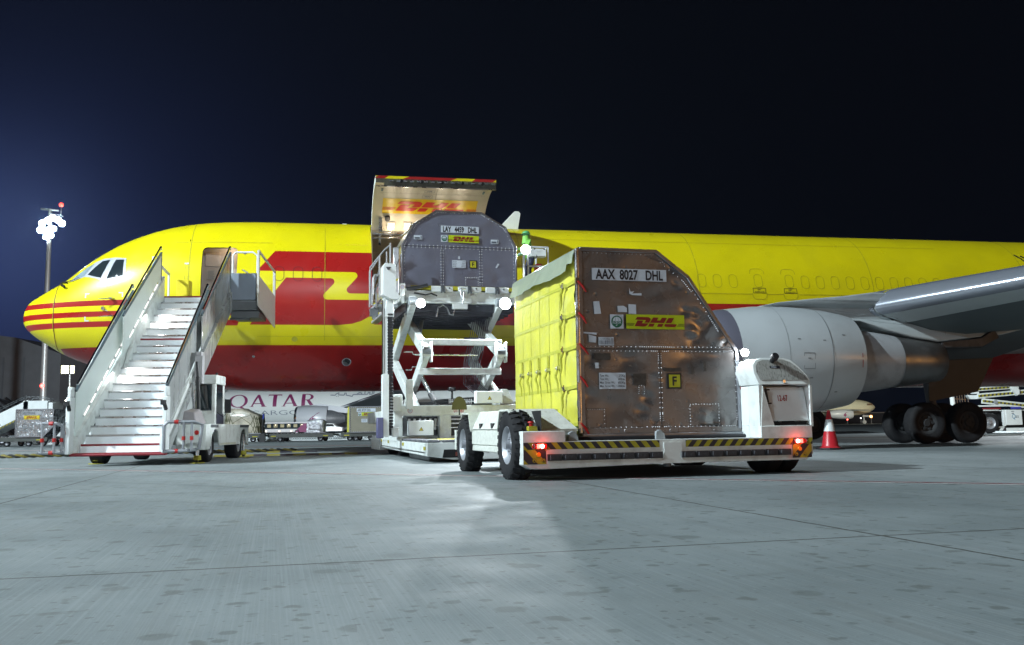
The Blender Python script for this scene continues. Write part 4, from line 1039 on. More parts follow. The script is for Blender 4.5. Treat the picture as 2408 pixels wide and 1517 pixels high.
# side beam on the left, wheel arches, sloping covers
sb = MB()
sb.box(-.01, .30, .66, 2.40, .43, .655); sb.box(.0, .28, .64, 2.42, .335, .425)
sb.hexa([(-.03, .62, .66), (.8, .62, .66), (.8, 2.45, .66), (-.03, 2.45, .66), (.14, .54, .93), (.8, .54, .93), (.8, 2.48, .93), (.14, 2.48, .93)])
sbo = sb.build('side_body', whitew, TR, bevel=.01)
sc_ = MB(); sc_.box(.02, .25, .635, 2.425, .345, .42); sc_.build('side_rail', grey, sbo, bevel=.005)
for s_, cen in ((1, .10), (-1, 2.86)):
    f = MB(); P = [(-.32 * s_ + cen - .02 * s_, .655), (cen - .03 * s_, .93), (cen + .42 * s_, .93), (cen + .56 * s_, .655)]
    # thin shell over the tyre: sloped end plate, top, inner slope
    for i in range(3):
        a, b_ = P[i], P[i + 1]; w1 = .80 if i == 0 else (.62 if i == 1 else .80)
        xa = .82 if a[1] < .7 else .60; xb = .82 if b_[1] < .7 else .60
        f.hexa([(-.06, a[0], a[1]), (xa, a[0], a[1]), (xb, b_[0], b_[1]), (-.06, b_[0], b_[1]), (-.06, a[0], a[1] - .03), (xa, a[0], a[1] - .03), (xb, b_[0], b_[1] - .03), (-.06, b_[0], b_[1] - .03)])
    if s_ < 0: f.box(-.06, .25, cen + .48, cen + .60, .33, .655)
    f.build('mudguard', whitew, TR, bevel=.006)
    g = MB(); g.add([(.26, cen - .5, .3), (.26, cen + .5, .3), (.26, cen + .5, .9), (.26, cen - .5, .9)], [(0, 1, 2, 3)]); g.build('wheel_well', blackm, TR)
tp = MB()   # deck corner block above the rear-left lamp with emergency button
tp.box(-.01, .56, b0 + .23, -.235, .50, .635); tp.box(.62, .80, -.235, .10, .50, .655); tp.build('corner_block', whitew, TR, bevel=.01)
eb = MB(); eb.box(.10, .22, -.36, -.24, .637, .70, 0); eb.cyl((.15, -.30, .70), (.15, -.30, .74), .025, .025, 12, 1); eb.cyl((.15, -.30, .74), (.15, -.30, .765), .042, .036, 16, 1); eb.build('emergency_stop', [hazy, redp], TR, bevel=.004)
for yb in (1.05, 1.75):
    k = MB(); k.prism([(0, 0), (.10, 0), (.13, .09), (.03, .09)], (-.02, yb, .662), (0, 1, 0), (0, 0, 1), (.10, 0, 0)); k.build('rubber_stop', black, TR, bevel=.004)
mr = MB(); mr.poly([(.13 * math.cos(R(a)), .22 * math.sin(R(a)) if a <= 180 else 0) for a in range(0, 181, 15)], 0, lambda x, z: (-.02 + x, 3.25, .99 + z)); mr.tube([(-.15, 3.25, .99)] + [(-.02 + .13 * -math.cos(R(a)), 3.25, .99 + .22 * math.sin(R(a))) for a in range(0, 181, 15)] + [(-.15, 3.25, .99)], .012, 6, 1); mr.cyl((-.02, 3.25, .90), (-.02, 3.25, .99), .012, .012, 8, 1)
mr.build('round_mirror', [mat('tinted_mirror', (.16, .16, .07), .25, .5), black], TR)
# frame under deck, deck with rollers
dkk = MB(); dkk.box(.62, 3.62, -.22, 4.6, .30, .44, 0); dkk.box(.60, .70, -.2, 4.5, .44, .56, 0); dkk.box(3.52, 3.62, -.2, 4.5, .44, .56, 0); dkk.build('deck_frame', mat('grimy_frame', (.12, .12, .12), .6, var=.3, vscale=5), TR, bevel=.008)
rl = MB()
for k in range(24): rl.cyl((.75, .05 + k * .19, .515), (3.48, .05 + k * .19, .515), .035, .035, 10)
rl.build('deck_roller', mat('roller_dark', (.05, .05, .055), .4, .6), TR)
for x in (.25, 1.98):
    s = MB(); s.prism([(0, 0), (.14, 0), (.13, .07), (.09, .12), (.05, .13), (.0, .10)], (1.90 if x > 1 else .66, -.30, .50), (1, 0, 0), (0, 0, 1), (0, .04, 0)); s.build('load_stop', grey, TR, bevel=.006)
# underside and axles
ax_ = MB(); ax_.cyl((.1, .13, .42), (4.0, .13, .42), .07, .07, 12); ax_.cyl((.1, 2.83, .42), (4.0, 2.83, .42), .07, .07, 12); ax_.box(1.6, 2.5, 1.0, 2.2, .22, .34); ax_.cyl((2.02, b0 + .08, .14), (2.02, b0 + .08, .19), .05, .05, 14); ax_.build('axle', dgrey, TR)
road_wheel(TR, (.06, .13, .45), (-1, 0, 0), .455, .27, .25, 26)
road_wheel(TR, (.06, 2.83, .42), (-1, 0, 0), .43, .26, .25, 26)
for y in (.13, 2.83):
    for x in (3.76, 4.02): road_wheel(TR, (x, y, .41), (1, 0, 0), .42, .23, .23, 0)
# power unit on the right
un = MB()
shell = [(3.42, .66), (3.42, 1.22), (3.36, 1.22), (3.40, 1.45), (3.47, 1.57), (3.56, 1.61), (3.88, 1.61), (4.02, 1.57), (4.20, 1.36), (4.235, 1.28), (4.235, .66)]
un.prism([(3.43, .655), (4.235, .655), (4.235, 1.215), (3.43, 1.215)], (0, -.14, 0), (1, 0, 0), (0, 0, 1), (0, 2.3, 0), 0)
unit = un.build('power_unit', whitec, TR, bevel=.012, seg=2)
sk = MB()  # side cheeks framing the recessed tail door
sk.prism([(3.40, .50), (3.46, 1.21), (3.62, .655), (3.62, .50)], (0, -.44, 0), (1, 0, 0), (0, 0, 1), (0, .30, 0), 0); sk.box(4.20, 4.237, -.43, -.14, .64, 1.215); sk.box(3.40, 3.46, -.43, -.14, .5, 1.215); sk.box(3.62, 4.2, -.43, -.14, .655, .66)
sk.build('side_cheek', white, unit, bevel=.008)
dr_ = MB(); dr_.hexa([(3.60, -.40, .72), (4.19, -.40, .72), (4.19, -.37, .72), (3.60, -.37, .72), (3.60, -.30, 1.19), (4.19, -.30, 1.19), (4.19, -.27, 1.19), (3.60, -.27, 1.19)]); dd = dr_.build('tail_door', whitec, unit, bevel=.006)
gr = MB(); gr.box(3.62, 4.14, -.40, -.36, .665, .705); gr.build('air_slot', blackm, unit)
hd = MB(); hd.bar((3.56, -.37, .98), (3.55, -.34, 1.14), .045, .03); hd.box(3.53, 3.59, -.40, -.32, 1.145, 1.165); hd.box(3.54, 3.60, -.42, -.35, .955, .975); hd.build('door_hinge', black, unit)
tx = MB(); fdn = lambda x, z, o=.004: Vector((3.60 + x, -.40 - o + (z - .72) * .2128, z)); tx.text('12-67', .115, lambda a, b: fdn(.15 + a, 1.0 + b), 0, .02, .62); tx.build('fleet_number', inkr, unit, smooth=0)
hp = MB(); hoodp = [(3.42, 1.225), (3.37, 1.40), (3.385, 1.50), (3.44, 1.57), (3.54, 1.605), (3.90, 1.605), (4.00, 1.58), (4.10, 1.50), (4.21, 1.36), (4.235, 1.30), (4.235, 1.225)]
def leanp(x, y, z): return Vector((x, y + (z - 1.22) * .35, z))
n = len(hoodp); A1 = [leanp(x, -.42, z) for x, z in hoodp]; B1 = [Vector((x, 1.2, z)) for x, z in hoodp]
hp.add(A1 + B1, [(i, (i + 1) % n, n + (i + 1) % n, n + i) for i in range(n)], 0); tri = tessellate_polygon([[Vector((p[0], p[1], 0)) for p in hoodp]]); hp.add(A1, [tuple(t) for t in tri], 0); hp.add(B1, [tuple(t) for t in tri], 0)
hood = hp.build('hood', white, unit, bevel=.008)
hi = MB(); inner = [(3.45, 1.29), (3.415, 1.40), (3.43, 1.49), (3.47, 1.545), (3.55, 1.575), (3.89, 1.575), (3.98, 1.55), (4.08, 1.47), (4.18, 1.36), (4.20, 1.29)]
hi.poly(inner, 0, lambda x, z: leanp(x, -.428, z))
hi.build('weathered_panel', mat('weathered_panel_paint', (.34, .35, .33), .75, var=.15, vscale=20, dirt=.95, dcol=(.10, .10, .09), dscale=16, bump=.3, bscale=60, stretch=(3, 1, 1)), hood)
ds = MB(); ds.poly([(3.64, 1.455), (3.80, 1.455), (3.80, 1.49), (3.64, 1.49)], 0, lambda x, z: leanp(x, -.432, z)); ds.text('DIESEL', .034, lambda a, b: leanp(3.66 + a, -.436, 1.461 + b), 1, .0, .9); ds.build('fuel_label', [ink, paper], hood, smooth=0)
fc = MB(); fc.cyl(leanp(3.70, -.42, 1.555), leanp(3.70, -.50, 1.60), .035, .035, 12, 0); fc.cyl(leanp(3.70, -.50, 1.60), leanp(3.70, -.56, 1.63), .055, .05, 16, 0); fc.build('fuel_cap', [black, chrome], hood)
fc = MB(); fc.cyl(leanp(3.80, -.43, 1.27), leanp(3.80, -.46, 1.27), .022, .022, 12); fc.build('hood_latch', chrome, hood)
# inner wall of the unit towards the load and the work lamp above it
lw = MB(); lw.box(3.16, 3.40, -.10, 1.9, .46, 1.20, 0); lw.hexa([(3.14, -.14, 1.20), (3.44, -.14, 1.20), (3.44, 1.9, 1.20), (3.14, 1.9, 1.20), (3.18, -.02, 1.58), (3.44, -.02, 1.58), (3.44, 1.9, 1.58), (3.18, 1.9, 1.58)], 0)
lwx = lw
lw2 = MB(); lw2.box(3.43, 3.46, -.30, 1.9, .46, .66); lw2.build('inner_wall', white, TR)
wl = MB(); wl.box(3.50, 3.62, -.06, .02, 1.61, 1.68)
wlb = MB(); wlb.cyl((3.50, .12, 1.58), (3.50, .12, 1.66), .02, .02, 8, 0); wlb.cyl((3.50, .08, 1.71), (3.50, .16, 1.71), .075, .06, 16, 0)
wlo = wlb.build('work_lamp', black, TR, bevel=.005); 
gl = MB(); gl.cyl((3.50, .078, 1.71), (3.50, .06, 1.71), .058, .052, 20); gl.build('lamp_lens', led, wlo)
lamp('transporter_lamp_light', 'SPOT', (3.50, .0, 1.71), 10, (.88, .96, 1.0), .05, None, 170, .5, parent=TR).rotation_euler = (R(70), 0, 0)

# ================================================================== NEAR CONTAINER (on the transporter)
AX0, AX1, AY0, AY1, AZ0, AZ1 = 1.02, 3.42, .15, 3.38, .575, 3.17
AXC = thing('air_cargo_container', 'large contoured metal container with bronze dented face and yellow side curtain, on the transporter', 'container', (0, 12.49, 0), TRZ)
prof = [(AX0, AZ0 + .05), (AX1, AZ0 + .05), (AX1, 1.74), (2.68, 2.80), (2.19, AZ1), (AX0, AZ1)]
cb_ = MB(); n = len(prof); A1 = [(x, AY0, z) for x, z in prof]; B1 = [(x, AY1, z) for x, z in prof]
cb_.add(A1 + B1, [(i, (i + 1) % n, n + (i + 1) % n, n + i) for i in range(n) if i != 5]); cb_.add(B1, [tuple(range(n))])
cb_.build('shell', ULD, AXC, smooth=0)
# front face as a fine skin with real dents pressed in
fp = MB()
dents = [(2.90, 2.05, .20, .045), (3.10, 1.92, .12, -.05), (2.72, 2.02, .08, -.03), (3.02, 2.16, .07, .03), (3.22, 1.84, .06, .03), (2.80, 1.84, .05, -.02), (2.75, 1.88, .10, .03), (2.62, 2.30, .06, .03), (2.78, 2.28, .05, .03), (1.75, 1.60, .22, .04), (2.75, 1.66, .25, .045), (3.15, 1.66, .15, .035), (2.15, 1.32, .07, -.03), (2.0, 1.07, .08, .04), (1.92, .88, .10, .03), (2.85, .83, .07, -.03), (3.0, .72, .10, .04), (1.5, .95, .25, .035), (2.5, 2.68, .04, .03), (2.44, 2.92, .05, .03), (1.2, 1.62, .12, .03), (2.1, .73, .05, .02), (1.15, 1.1, .1, .02), (1.75, 2.10, .3, .012), (2.0, 2.7, .4, .015)]
vs, fs = patch(prof, .045)
def dent(x, z):
    d = 0
    for cx, cz, r, a in dents:
        q = ((x - cx) ** 2 + ((z - cz) * 1.3) ** 2) / (r * r)
        if q < 6: d += a * .8 * math.exp(-q)
    d += .0035 * math.sin(x * 5.1 + 1) * math.sin(z * 4.3) + .0015 * math.sin(x * 11 + z * 7)
    e = min(1, min(x - AX0, AX1 - x, z - AZ0 - .05, 9) / .06)
    return d * max(0, e)
fp.add([(x, AY0 - .004 + dent(x, z), z) for x, z in vs], fs); fp.build('face_panel', bronze, AXC, smooth=80)
def af(x, z, o=0): return Vector((x, AY0 - .006 - o, z))
eg = MB()
path = [(AX0 + .01, AZ0 + .05), (AX0 + .01, AZ1 - .02), (2.18, AZ1 - .02), (2.67, 2.79), (AX1 - .02, 1.73), (AX1 - .02, AZ0 + .05)]
for i in range(len(path) - 1):
    a, b_ = path[i], path[i + 1]; eg.bar((a[0], AY0 - .01, a[1]), (b_[0], AY0 - .01, b_[1]), .05, .045, 0, (0, 1, 0))
for i in range(1, 4):
    a, b_ = prof[(5 - i) % 6], prof[(5 - i) % 6]; eg.bar((a[0], AY0, a[1] - .01), (a[0], AY1, a[1] - .01), .04, .04, 0)
eg.bar((AX1, AY0, AZ0 + .05), (AX1, AY1, AZ0 + .05), .04, .04)
eg.build('edge_frame', edgem, AXC, bevel=.004)
po = MB(); po.cyl((AX0 - .03, AY0 + .0, AZ0 + .02), (AX0 - .03, AY0 + .0, AZ1 - .02), .035, .035, 14); po.build('corner_post', steel, AXC)
bs = MB(); bs.box(AX0 - .02, AX1 + .03, AY0 - .06, AY1 + .05, AZ0 - .03, AZ0 + .005, 0); bs.box(AX0, AX1, AY0 - .025, AY0 - .005, AZ0 + .005, AZ0 + .085, 1)
for x in (1.62, 2.3, 2.98): bs.box(x, x + .13, AY0 - .04, AY0 - .025, AZ0 + .02, AZ0 + .06, 1)
bs.build('base_pallet', [edgem, bronze], AXC, bevel=.004)
# seams and rivets
sm = MB()
fa = lambda x, z, o=.0: af(x, z, o + .012)
ribbon(sm, [(AX0 + .03, 1.752), (AX1 - .03, 1.752)], .012, lambda a, b: af(a, b, .013)); ribbon(sm, [(2.195, AZ0 + .09), (2.195, 1.75)], .01, lambda a, b: af(a, b, .013))
for P in ([(2.62, .99), (3.10, .99), (3.10, .67), (2.62, .67)], [(1.85, 1.26), (1.96, 1.26), (1.96, 1.12), (1.85, 1.12)], [(1.08, .93), (1.36, .93), (1.36, .67), (1.08, .67)], [(1.75, .78), (1.90, .78), (1.90, .67), (1.75, .67)]):
    ribbon(sm, P, .005, lambda a, b: af(a, b, .013), 0, True)
sm.build('panel_seam', mat('seam_dark', (.05, .045, .045), .6), AXC, smooth=0)
rv = MB(); pts = []
pts += line((1.10, 3.10), (2.02, 3.10), .066) + cluster(1.06, 3.10, 1, 0) + cluster(1.06, 3.09, 0, -1) + cluster(2.05, 3.10, 1, 0) + cluster(2.20, 3.06, .9, -.7, 5)
pts += line((2.25, 2.99), (2.58, 2.75), .075) + cluster(2.60, 2.73, .75, -.9, 7, .026) + line((2.74, 2.60), (2.98, 2.24), .07) + cluster(3.0, 2.21, .6, -.95, 8, .026) + line((3.12, 2.02), (3.32, 1.84), .06)
pts += line((1.05, 2.98), (1.05, 1.95), .085) + cluster(1.05, 1.93, 0, -1, 5) + line((1.10, 1.785), (1.9, 1.785), .066) + line((1.90, 1.785), (2.42, 1.785), .033) + line((2.48, 1.785), (3.2, 1.785), .066)
pts += line((1.10, 1.725), (2.0, 1.725), .066) + cluster(2.07, 1.725, 1, 0) + cluster(2.24, 1.725, 1, 0) + line((2.44, 1.725), (3.2, 1.725), .066) + cluster(3.22, 1.725, 1, 0, 5) + cluster(3.22, 1.785, 1, 0, 4) + cluster(3.34, 1.79, -.55, .95, 5, .026)
for x in (2.175, 2.215): pts += line((x, 1.56), (x, .86), .072) + cluster(x, 1.69, 0, -1) + cluster(x, .84, 0, -1)
pts += line((3.37, 1.60), (3.37, .88), .085) + cluster(3.37, .84, 0, -1) + line((1.05, 1.70), (1.05, .72), .085) + line((1.12, .665), (2.05, .665), .075) + cluster(2.07, .665, 1, 0) + cluster(2.24, .665, 1, 0) + line((2.4, .665), (3.2, .665), .066) + cluster(3.24, .665, 1, 0)
pts += line((2.64, .975), (3.08, .975), .044) + line((2.635, .95), (2.635, .69), .044) + line((3.085, .95), (3.085, .69), .044) + line((1.10, .915), (1.34, .915), .034) + line((1.34, .88), (1.34, .72), .05) + line((1.865, 1.245), (1.945, 1.245), .035) + line((1.865, 1.22), (1.865, 1.13), .035) + line((1.945, 1.22), (1.945, 1.13), .035)
rivets(rv, pts, af, .008, 0, .022); rv.build('rivet', rivet, AXC, smooth=0)
for (tr_) in ([(1.06, 3.09), (1.06, 2.97), (1.18, 3.09)], [(2.0, 3.09), (2.17, 3.10), (2.30, 2.99)], [(3.23, 1.80), (3.36, 1.80), (3.30, 1.92)], [(2.08, .67), (2.18, .67), (2.18, .78)], [(3.25, .67), (3.36, .67), (3.36, .78)]):
    g = MB(); g.poly(tr_, 0, lambda a, b: af(a, b, .013)); g.build('corner_gusset', bronze, AXC, smooth=0)
def af2(x, z, o=.0): return af(x, z, o + .016)
sg = MB(); plate(sg, af2, 1.20, 2.33, 2.715, 2.885, 0)
for i, (t, x) in enumerate((('AAX', 1.255), ('8027', 1.615), ('DHL', 2.01))): sg.text(t, .19, lambda a, b, x=x: af2(x + a, 2.735 + b, .005), 1, .03, .72)
sg.build('identity_plate', [paper, ink], AXC, smooth=0)
sg = MB(); plate(sg, af2, 1.695, 2.585, 2.035, 2.24, 0); logo(sg, lambda x, y: af2(1.695 + x, 2.035 + y, .005), .89, 1, 2, h=.205); sg.build('courier_sign', [signg, signdr, mat('ink_brown', (.04, .02, .015), .5)], AXC, smooth=0)
sg = MB(); uld_ok(sg, af2, 1.455, 2.035, .20); sg.build('inspection_mark', [paper, green], AXC, smooth=0)
sg = MB(); plate(sg, af2, 1.275, 1.50, 1.80, 1.915, 0)
for k in range(14): plate(sg, af2, 1.287 + k * .0118, 1.287 + k * .0118 + random.choice((.004, .006, .008)), 1.812, 1.868, 1, .005)
for k in range(7): plate(sg, af2, 1.462, 1.49, 1.812 + k * .013, 1.818 + k * .013, 1, .005)
sg.text('AAX8027DHL', .026, lambda a, b: af2(1.30 + a, 1.88 + b, .005), 1, .0, .95); sg.build('barcode_label', [paper, inkg], AXC, smooth=0)
sg = MB(); plate(sg, af2, 1.27, 1.665, 1.195, 1.42, 0)
for k, (l, r_) in enumerate((('Tare Wt.:', '273Kg.'), ('Tare Wt.:', '602Lbs.'), ('Max. Gross Wt.:', '6033Kg.'), ('Max. Gross Wt.:', '13300Lbs.'))):
    z = 1.365 - k * .048; sg.text(l, .044, lambda a, b, z=z: af2(1.282 + a, z + b, .005), 1, .012, .76); sg.text(r_, .044, lambda a, b, z=z: af2(1.655 + a, z + b, .005), 1, .012, .76, 'RIGHT')
sg.build('weight_label', [paper, ink], AXC, smooth=0)
sg = MB(); plate(sg, af2, 2.295, 2.51, 1.195, 1.415, 1); plate(sg, af2, 2.317, 2.488, 1.217, 1.393, 0, .005); sg.text('F', .175, lambda a, b: af2(2.402 + a, 1.243 + b, .007), 1, .03, .9, 'CENTER'); sg.build('fire_class_label', [mat('label_olive', (.48, .46, .02), .5), ink], AXC, smooth=0)
for P in ([(1.21, 2.41), (1.30, 2.42), (1.325, 2.24), (1.225, 2.235)], [(1.57, 2.355), (1.66, 2.36), (1.71, 2.33), (1.715, 2.27), (1.575, 2.27)], [(1.735, 2.385), (1.85, 2.38), (1.85, 2.245), (1.735, 2.25)], [(1.755, 2.62), (1.775, 2.56), (1.83, 2.57), (1.80, 2.535), (1.94, 2.545), (1.94, 2.51), (1.80, 2.515), (1.755, 2.53)], [(1.13, 1.95), (1.245, 1.92), (1.235, 1.835), (1.135, 1.845)], [(1.05, 1.985), (1.25, 1.975), (1.25, 1.945), (1.05, 1.965)], [(1.21, 1.56), (1.27, 1.56), (1.27, 1.48), (1.22, 1.48)]):
    g = MB(); g.poly(P, 0, lambda a, b: af2(a, b, .002)); g.build('paper_scrap', paper, AXC, smooth=0)
for (x0, x1, z0, z1) in ((1.20, 1.45, 1.60, 1.69), (1.78, 1.98, 1.24, 1.41), (2.24, 2.52, 1.44, 1.49), (2.66, 2.69, 1.40, 1.56), (2.86, 2.90, 1.44, 1.60), (2.80, 3.08, .675, .70)):
    g = MB(); P = densify([(x0, z0), (x1, z0), (x1, z1), (x0, z1)], .03); P = [(a + random.uniform(-.008, .008), b + random.uniform(-.006, .006)) for a, b in P]; g.poly(P, 0, lambda a, b: af2(a, b, .001)); g.build('dark_tape', mat('tape_residue', (.07, .065, .06), .5, .3, var=.3, vscale=14), AXC, smooth=0)
# side curtain: sagging cloth between base and roof flap
cur_m = mat('yellow_curtain', (.62, .59, .07), .55, var=.08, vscale=2.0, dirt=.45, dcol=(.44, .45, .18), dscale=3.2, bump=.3, bscale=14, coat=.1)
cu = MB(); NU, NV = 90, 70
def cur(u, v):   # u 0..1 away from the face, v 0..1 upwards
    y = AY0 + .05 + (AY1 - AY0 - .05) * u; z = AZ0 + .02 + (AZ1 - AZ0 - .10) * v
    env = math.sin(PI * min(1, u * 1.02)) ** .4
    x = AX0 - .03 - .05 * env * math.sin(PI * v) ** .5
    x += .004 * math.sin(u * 37 + 3 * math.sin(v * 5)) * max(0, 1 - abs(v - .30) * 3) + .003 * math.sin(u * 9 + v * 14 + 2 * math.sin(u * 4))
    x += .010 * math.sin(v * 23 + u * 9) * math.exp(-u * 7) + .022 * math.sin(v * 31) * math.exp(-u * 16)
    for zc in (2.68, 2.23, 1.77, 1.22): x += .002 * math.exp(-((z - zc) / .05) ** 2) * env
    x -= .05 * max(0, .25 - v) * math.sin(u * 19 + 1)
    return Vector((x, y, z))
for i in range(NU + 1):
    for j in range(NV + 1): cu.v.append(tuple(cur(i / NU, j / NV)))
for i in range(NU):
    for j in range(NV): a = i * (NV + 1) + j; cu.f.append((a, a + NV + 1, a + NV + 2, a + 1)); cu.m.append(0)
cuo = cu.build('side_curtain', cur_m, AXC, smooth=80)
webm = mat('yellow_webbing', (.47, .47, .05), .55, var=.1, vscale=20, bump=.3, bscale=120)
for zc in (2.68, 2.23, 1.77, 1.22, .70):
    s = MB(); pts_ = []
    for k in range(31):
        u = .10 + .90 * k / 30; v = (zc - .06 * (u - .1) * 0 - AZ0 - .02) / (AZ1 - AZ0 - .10); pts_.append(cur(u, v) + Vector((-.006, 0, 0)))
    hh = .022
    s.add([p + Vector((0, 0, -hh)) for p in pts_] + [p + Vector((0, 0, hh)) for p in pts_], [(i, i + 1, 31 + i + 1, 31 + i) for i in range(30)], 0)
    s.bar(pts_[0] + Vector((-.01, 0, 0)), Vector((AX0 - .05, AY0 + .0, zc + .02)), .05, .012, 0, (1, 0, 0))
    so = s.build('web_strap', webm, AXC, smooth=60)
    bk = MB(); q = pts_[0].lerp(pts_[2], .2); bk.bar(q + Vector((-.03, -.05, 0)), q + Vector((-.03, .05, 0)), .05, .085, 0, (1, 0, 0)); bk.cyl(q + Vector((-.05, .03, -.05)), q + Vector((-.05, .03, .05)), .012, .012, 8); bk.bar((AX0 - .04, AY0 - .02, zc + .06), (AX0 - .04, AY0 - .02, zc - .04), .05, .03); bk.build('strap_buckle', chrome, so)
    tl = MB(); tl.tube([q + Vector((-.04, .03, -.02)), q + Vector((-.07, .07, -.12)), q + Vector((-.05, .10, -.25)), q + Vector((-.06, .11, -.34))], [.018, .022, .016, .006], 6); tl.build('strap_tail', webm, so)
for k in range(6):
    u = .20 + .15 * k
    s = MB(); pts_ = [cur(u, v / 24) + Vector((-.006, 0, 0)) for v in range(25)]
    s.add([p + Vector((0, -.008, 0)) for p in pts_] + [p + Vector((0, .008, 0)) for p in pts_], [(i, i + 1, 26 + i, 25 + i) for i in range(24)], 0); s.build('curtain_seam', mat('seam_yellow', (.50, .51, .06), .6), cuo, smooth=60)
    q = cur(u, (1.47 - AZ0) / (AZ1 - AZ0 - .1))
    if k < 5:
        bk = MB(); bk.bar(q + Vector((-.03, -.02, .05)), q + Vector((-.035, .02, .02)), .05, .05, 0, (1, 0, 0)); bk.cyl(q + Vector((-.05, -.03, .035)), q + Vector((-.05, .04, .035)), .018, .018, 8); bko = bk.build('ratchet_buckle', steel, AXC)
        tl = MB(); tl.tube([q + Vector((-.04, .0, .02)), q + Vector((-.07, .04, -.08)), q + Vector((-.05, -.01, -.18)), q + Vector((-.045, 0, -.30))], [.015, .02, .014, .008], 6); tl.tube([q + Vector((-.03, 0, .05)), q + Vector((-.03, 0, .25))], .014, 6); tl.build('strap_tail', webm, bko)
# grey roof flap folded down over the curtain
flm = mat('grey_green_flap', (.30, .34, .25), .40, var=.08, vscale=3, bump=.4, bscale=7, coat=.2, dirt=.3, dcol=(.2, .22, .18))
fl = MB(); NF = 50
for i in range(NF + 1):
    u = i / NF; y = AY0 + .02 + (AY1 - AY0) * u; dip = .20 + .07 * math.sin(u * PI) + .03 * math.sin(u * 9) + (-.0 if u > .06 else .02)
    if u < .05: dip = .16
    xb = AX0 - .10 - .05 * math.sin(PI * u) ** .5 - .012 * math.sin(u * 40)
    fl.v += [(AX0 + .10, y, AZ1 + .012), (AX0 - .0, y, AZ1 + .01), (AX0 - .05, y, AZ1 - .03), (AX0 - .08 - .02 * math.sin(u * 17), y, AZ1 - .5 * dip - .03), (xb, y, AZ1 - dip - .06)]
for i in range(NF):
    for j in range(4): a = i * 5 + j; fl.f.append((a, a + 5, a + 6, a + 1)); fl.m.append(0)
fl.build('roof_flap', flm, AXC, smooth=60)
for z, L in ((2.60, .22), (2.16, .20), (1.73, .26), (1.28, .2), (.64, .2)):
    r_ = MB(); r_.tube([(AX0 - .03, AY0 - .04, z + .09), (AX0 + .03, AY0 - .05, z + .02), (AX0 + .02 + L * .3, AY0 - .04, z - .06)], [.012, .018, .010], 6); r_.build('red_strap', redp, AXC)
r_ = MB(); r_.bar((AX1 + .02, AY0 - .03, 1.22), (AX1 + .045, AY0 - .02, 1.02), .03, .02, 0); r_.build('red_strap', redp, AXC)
gs = MB(); gs.tube([(AX0 - .05, AY0 + .1, .68), (AX0 - .16, AY0 - .02, .60), (AX0 - .22, AY0 - .05, .50), (AX0 - .25, AY0 - .05, .44)], [.02, .035, .04, .02], 8); gs.build('green_strap', mat('green_webbing', (.10, .16, .03), .6), AXC)

# ================================================================== LOADER
LD = thing('cargo_loader', 'white scissor lift cargo loader raised to the freight door', 'loader', (-1.74, 18.9, 0), TRZ)
def part(mb, name, m, parent=None, **k): return mb.build(name, m, parent or LD, **k)
# low forward bridge
fb = MB(); fb.prism([(0, .14), (.55, .05), (3.6, .05), (3.6, .395), (0, .395)], (0, 0, 0), (1, 0, 0), (0, 0, 1), (0, .25, 0)); fb.hexa([(0, 0.0, .13), (.30, 0.0, .10), (.30, 6.9, .17), (0, 6.9, .19), (0, 0, .395), (.30, 0, .395), (.30, 6.9, .415), (0, 6.9, .415)]); fb.box(.3, 3.6, .25, 3.3, .20, .33); fb.hexa([(-.02, 6.9, .12), (.2, 6.9, .12), (.2, 8.8, .12), (-.02, 8.8, .12), (-.02, 6.9, .41), (.2, 6.9, .41), (.2, 8.8, .42), (-.02, 8.8, .42)])
fbo = part(fb, 'front_platform', white, bevel=.015, seg=2)
tr2 = MB(); tr2.box(-.004, .004, .25, 6.8, .195, .205)
for k in range(42): tr2.box(-.008, -.002, .25 + k * .155, .31 + k * .155, .185 + k * .0011, .215 + k * .0011)
tr2.build('toothed_strip', black, fbo)
for y, z in ((.12, .25), (2.9, .30), (5.3, .33), (6.6, .35)):
    yb_ = MB(); yb_.box(-.010, -.001, y, y + .22, z, z + .07); yb_.build('yellow_marker', hazy, fbo)
un_ = MB(); un_.hexa([(.25, 1.2, .0), (1.4, 1.2, .0), (1.4, 3.6, .0), (.25, 3.6, .0), (.25, 1.0, .2), (1.4, 1.0, .2), (1.4, 3.9, .2), (.25, 3.9, .2)]); part(un_, 'skid_foot', grey, bevel=.02)
for k in range(5):
    rr_ = MB(); rr_.box(.03, .30, .10 + k * .68, .74 + k * .68, .40, .455); rr_.build('belt_guard', mat('grey_guard', (.14, .145, .17), .4, .3, var=.1), fbo, bevel=.02, seg=2)
for k in range(3):
    rr_ = MB(); rr_.box(.34 + k * .82, 1.12 + k * .82, .05, .22, .40, .452); rr_.build('belt_guard', mat('grey_guard', (.14, .145, .17), .4), fbo, bevel=.02, seg=2)
rl = MB()
for j in range(7):
    for k in range(12): rl.cyl((.42 + k * .24, .45 + j * .42, .40), (.50 + k * .24, .45 + j * .42, .40), .035, .035, 8)
rl.build('caster_roller', steel, fbo)
yp = MB(); yp.add([(.55, 1.4, .41), (3.4, 1.4, .41), (3.4, 2.8, .45), (.75, 2.8, .45)], [(0, 1, 2, 3)]); yp.add([(.40, 2.3, .43), (.62, 1.6, .43), (.72, 1.62, .43), (.62, 2.8, .44)], [(0, 1, 2, 3)]); yp.build('yellow_deck_edge', hazy, fbo, smooth=0)
rf = MB(); rf.prism([(.32, .10), (.75, .10), (.75, .26), (.35, .26)], (0, -.02, 0), (1, 0, 0), (0, 0, 1), (0, .02, 0)); part(rf, 'lamp_recess', blackm)
rf = MB(); rf.box(.58, .70, -.03, -.02, .13, .21); part(rf, 'recessed_reflector', mat('dull_red', (.16, .03, .02), .4))
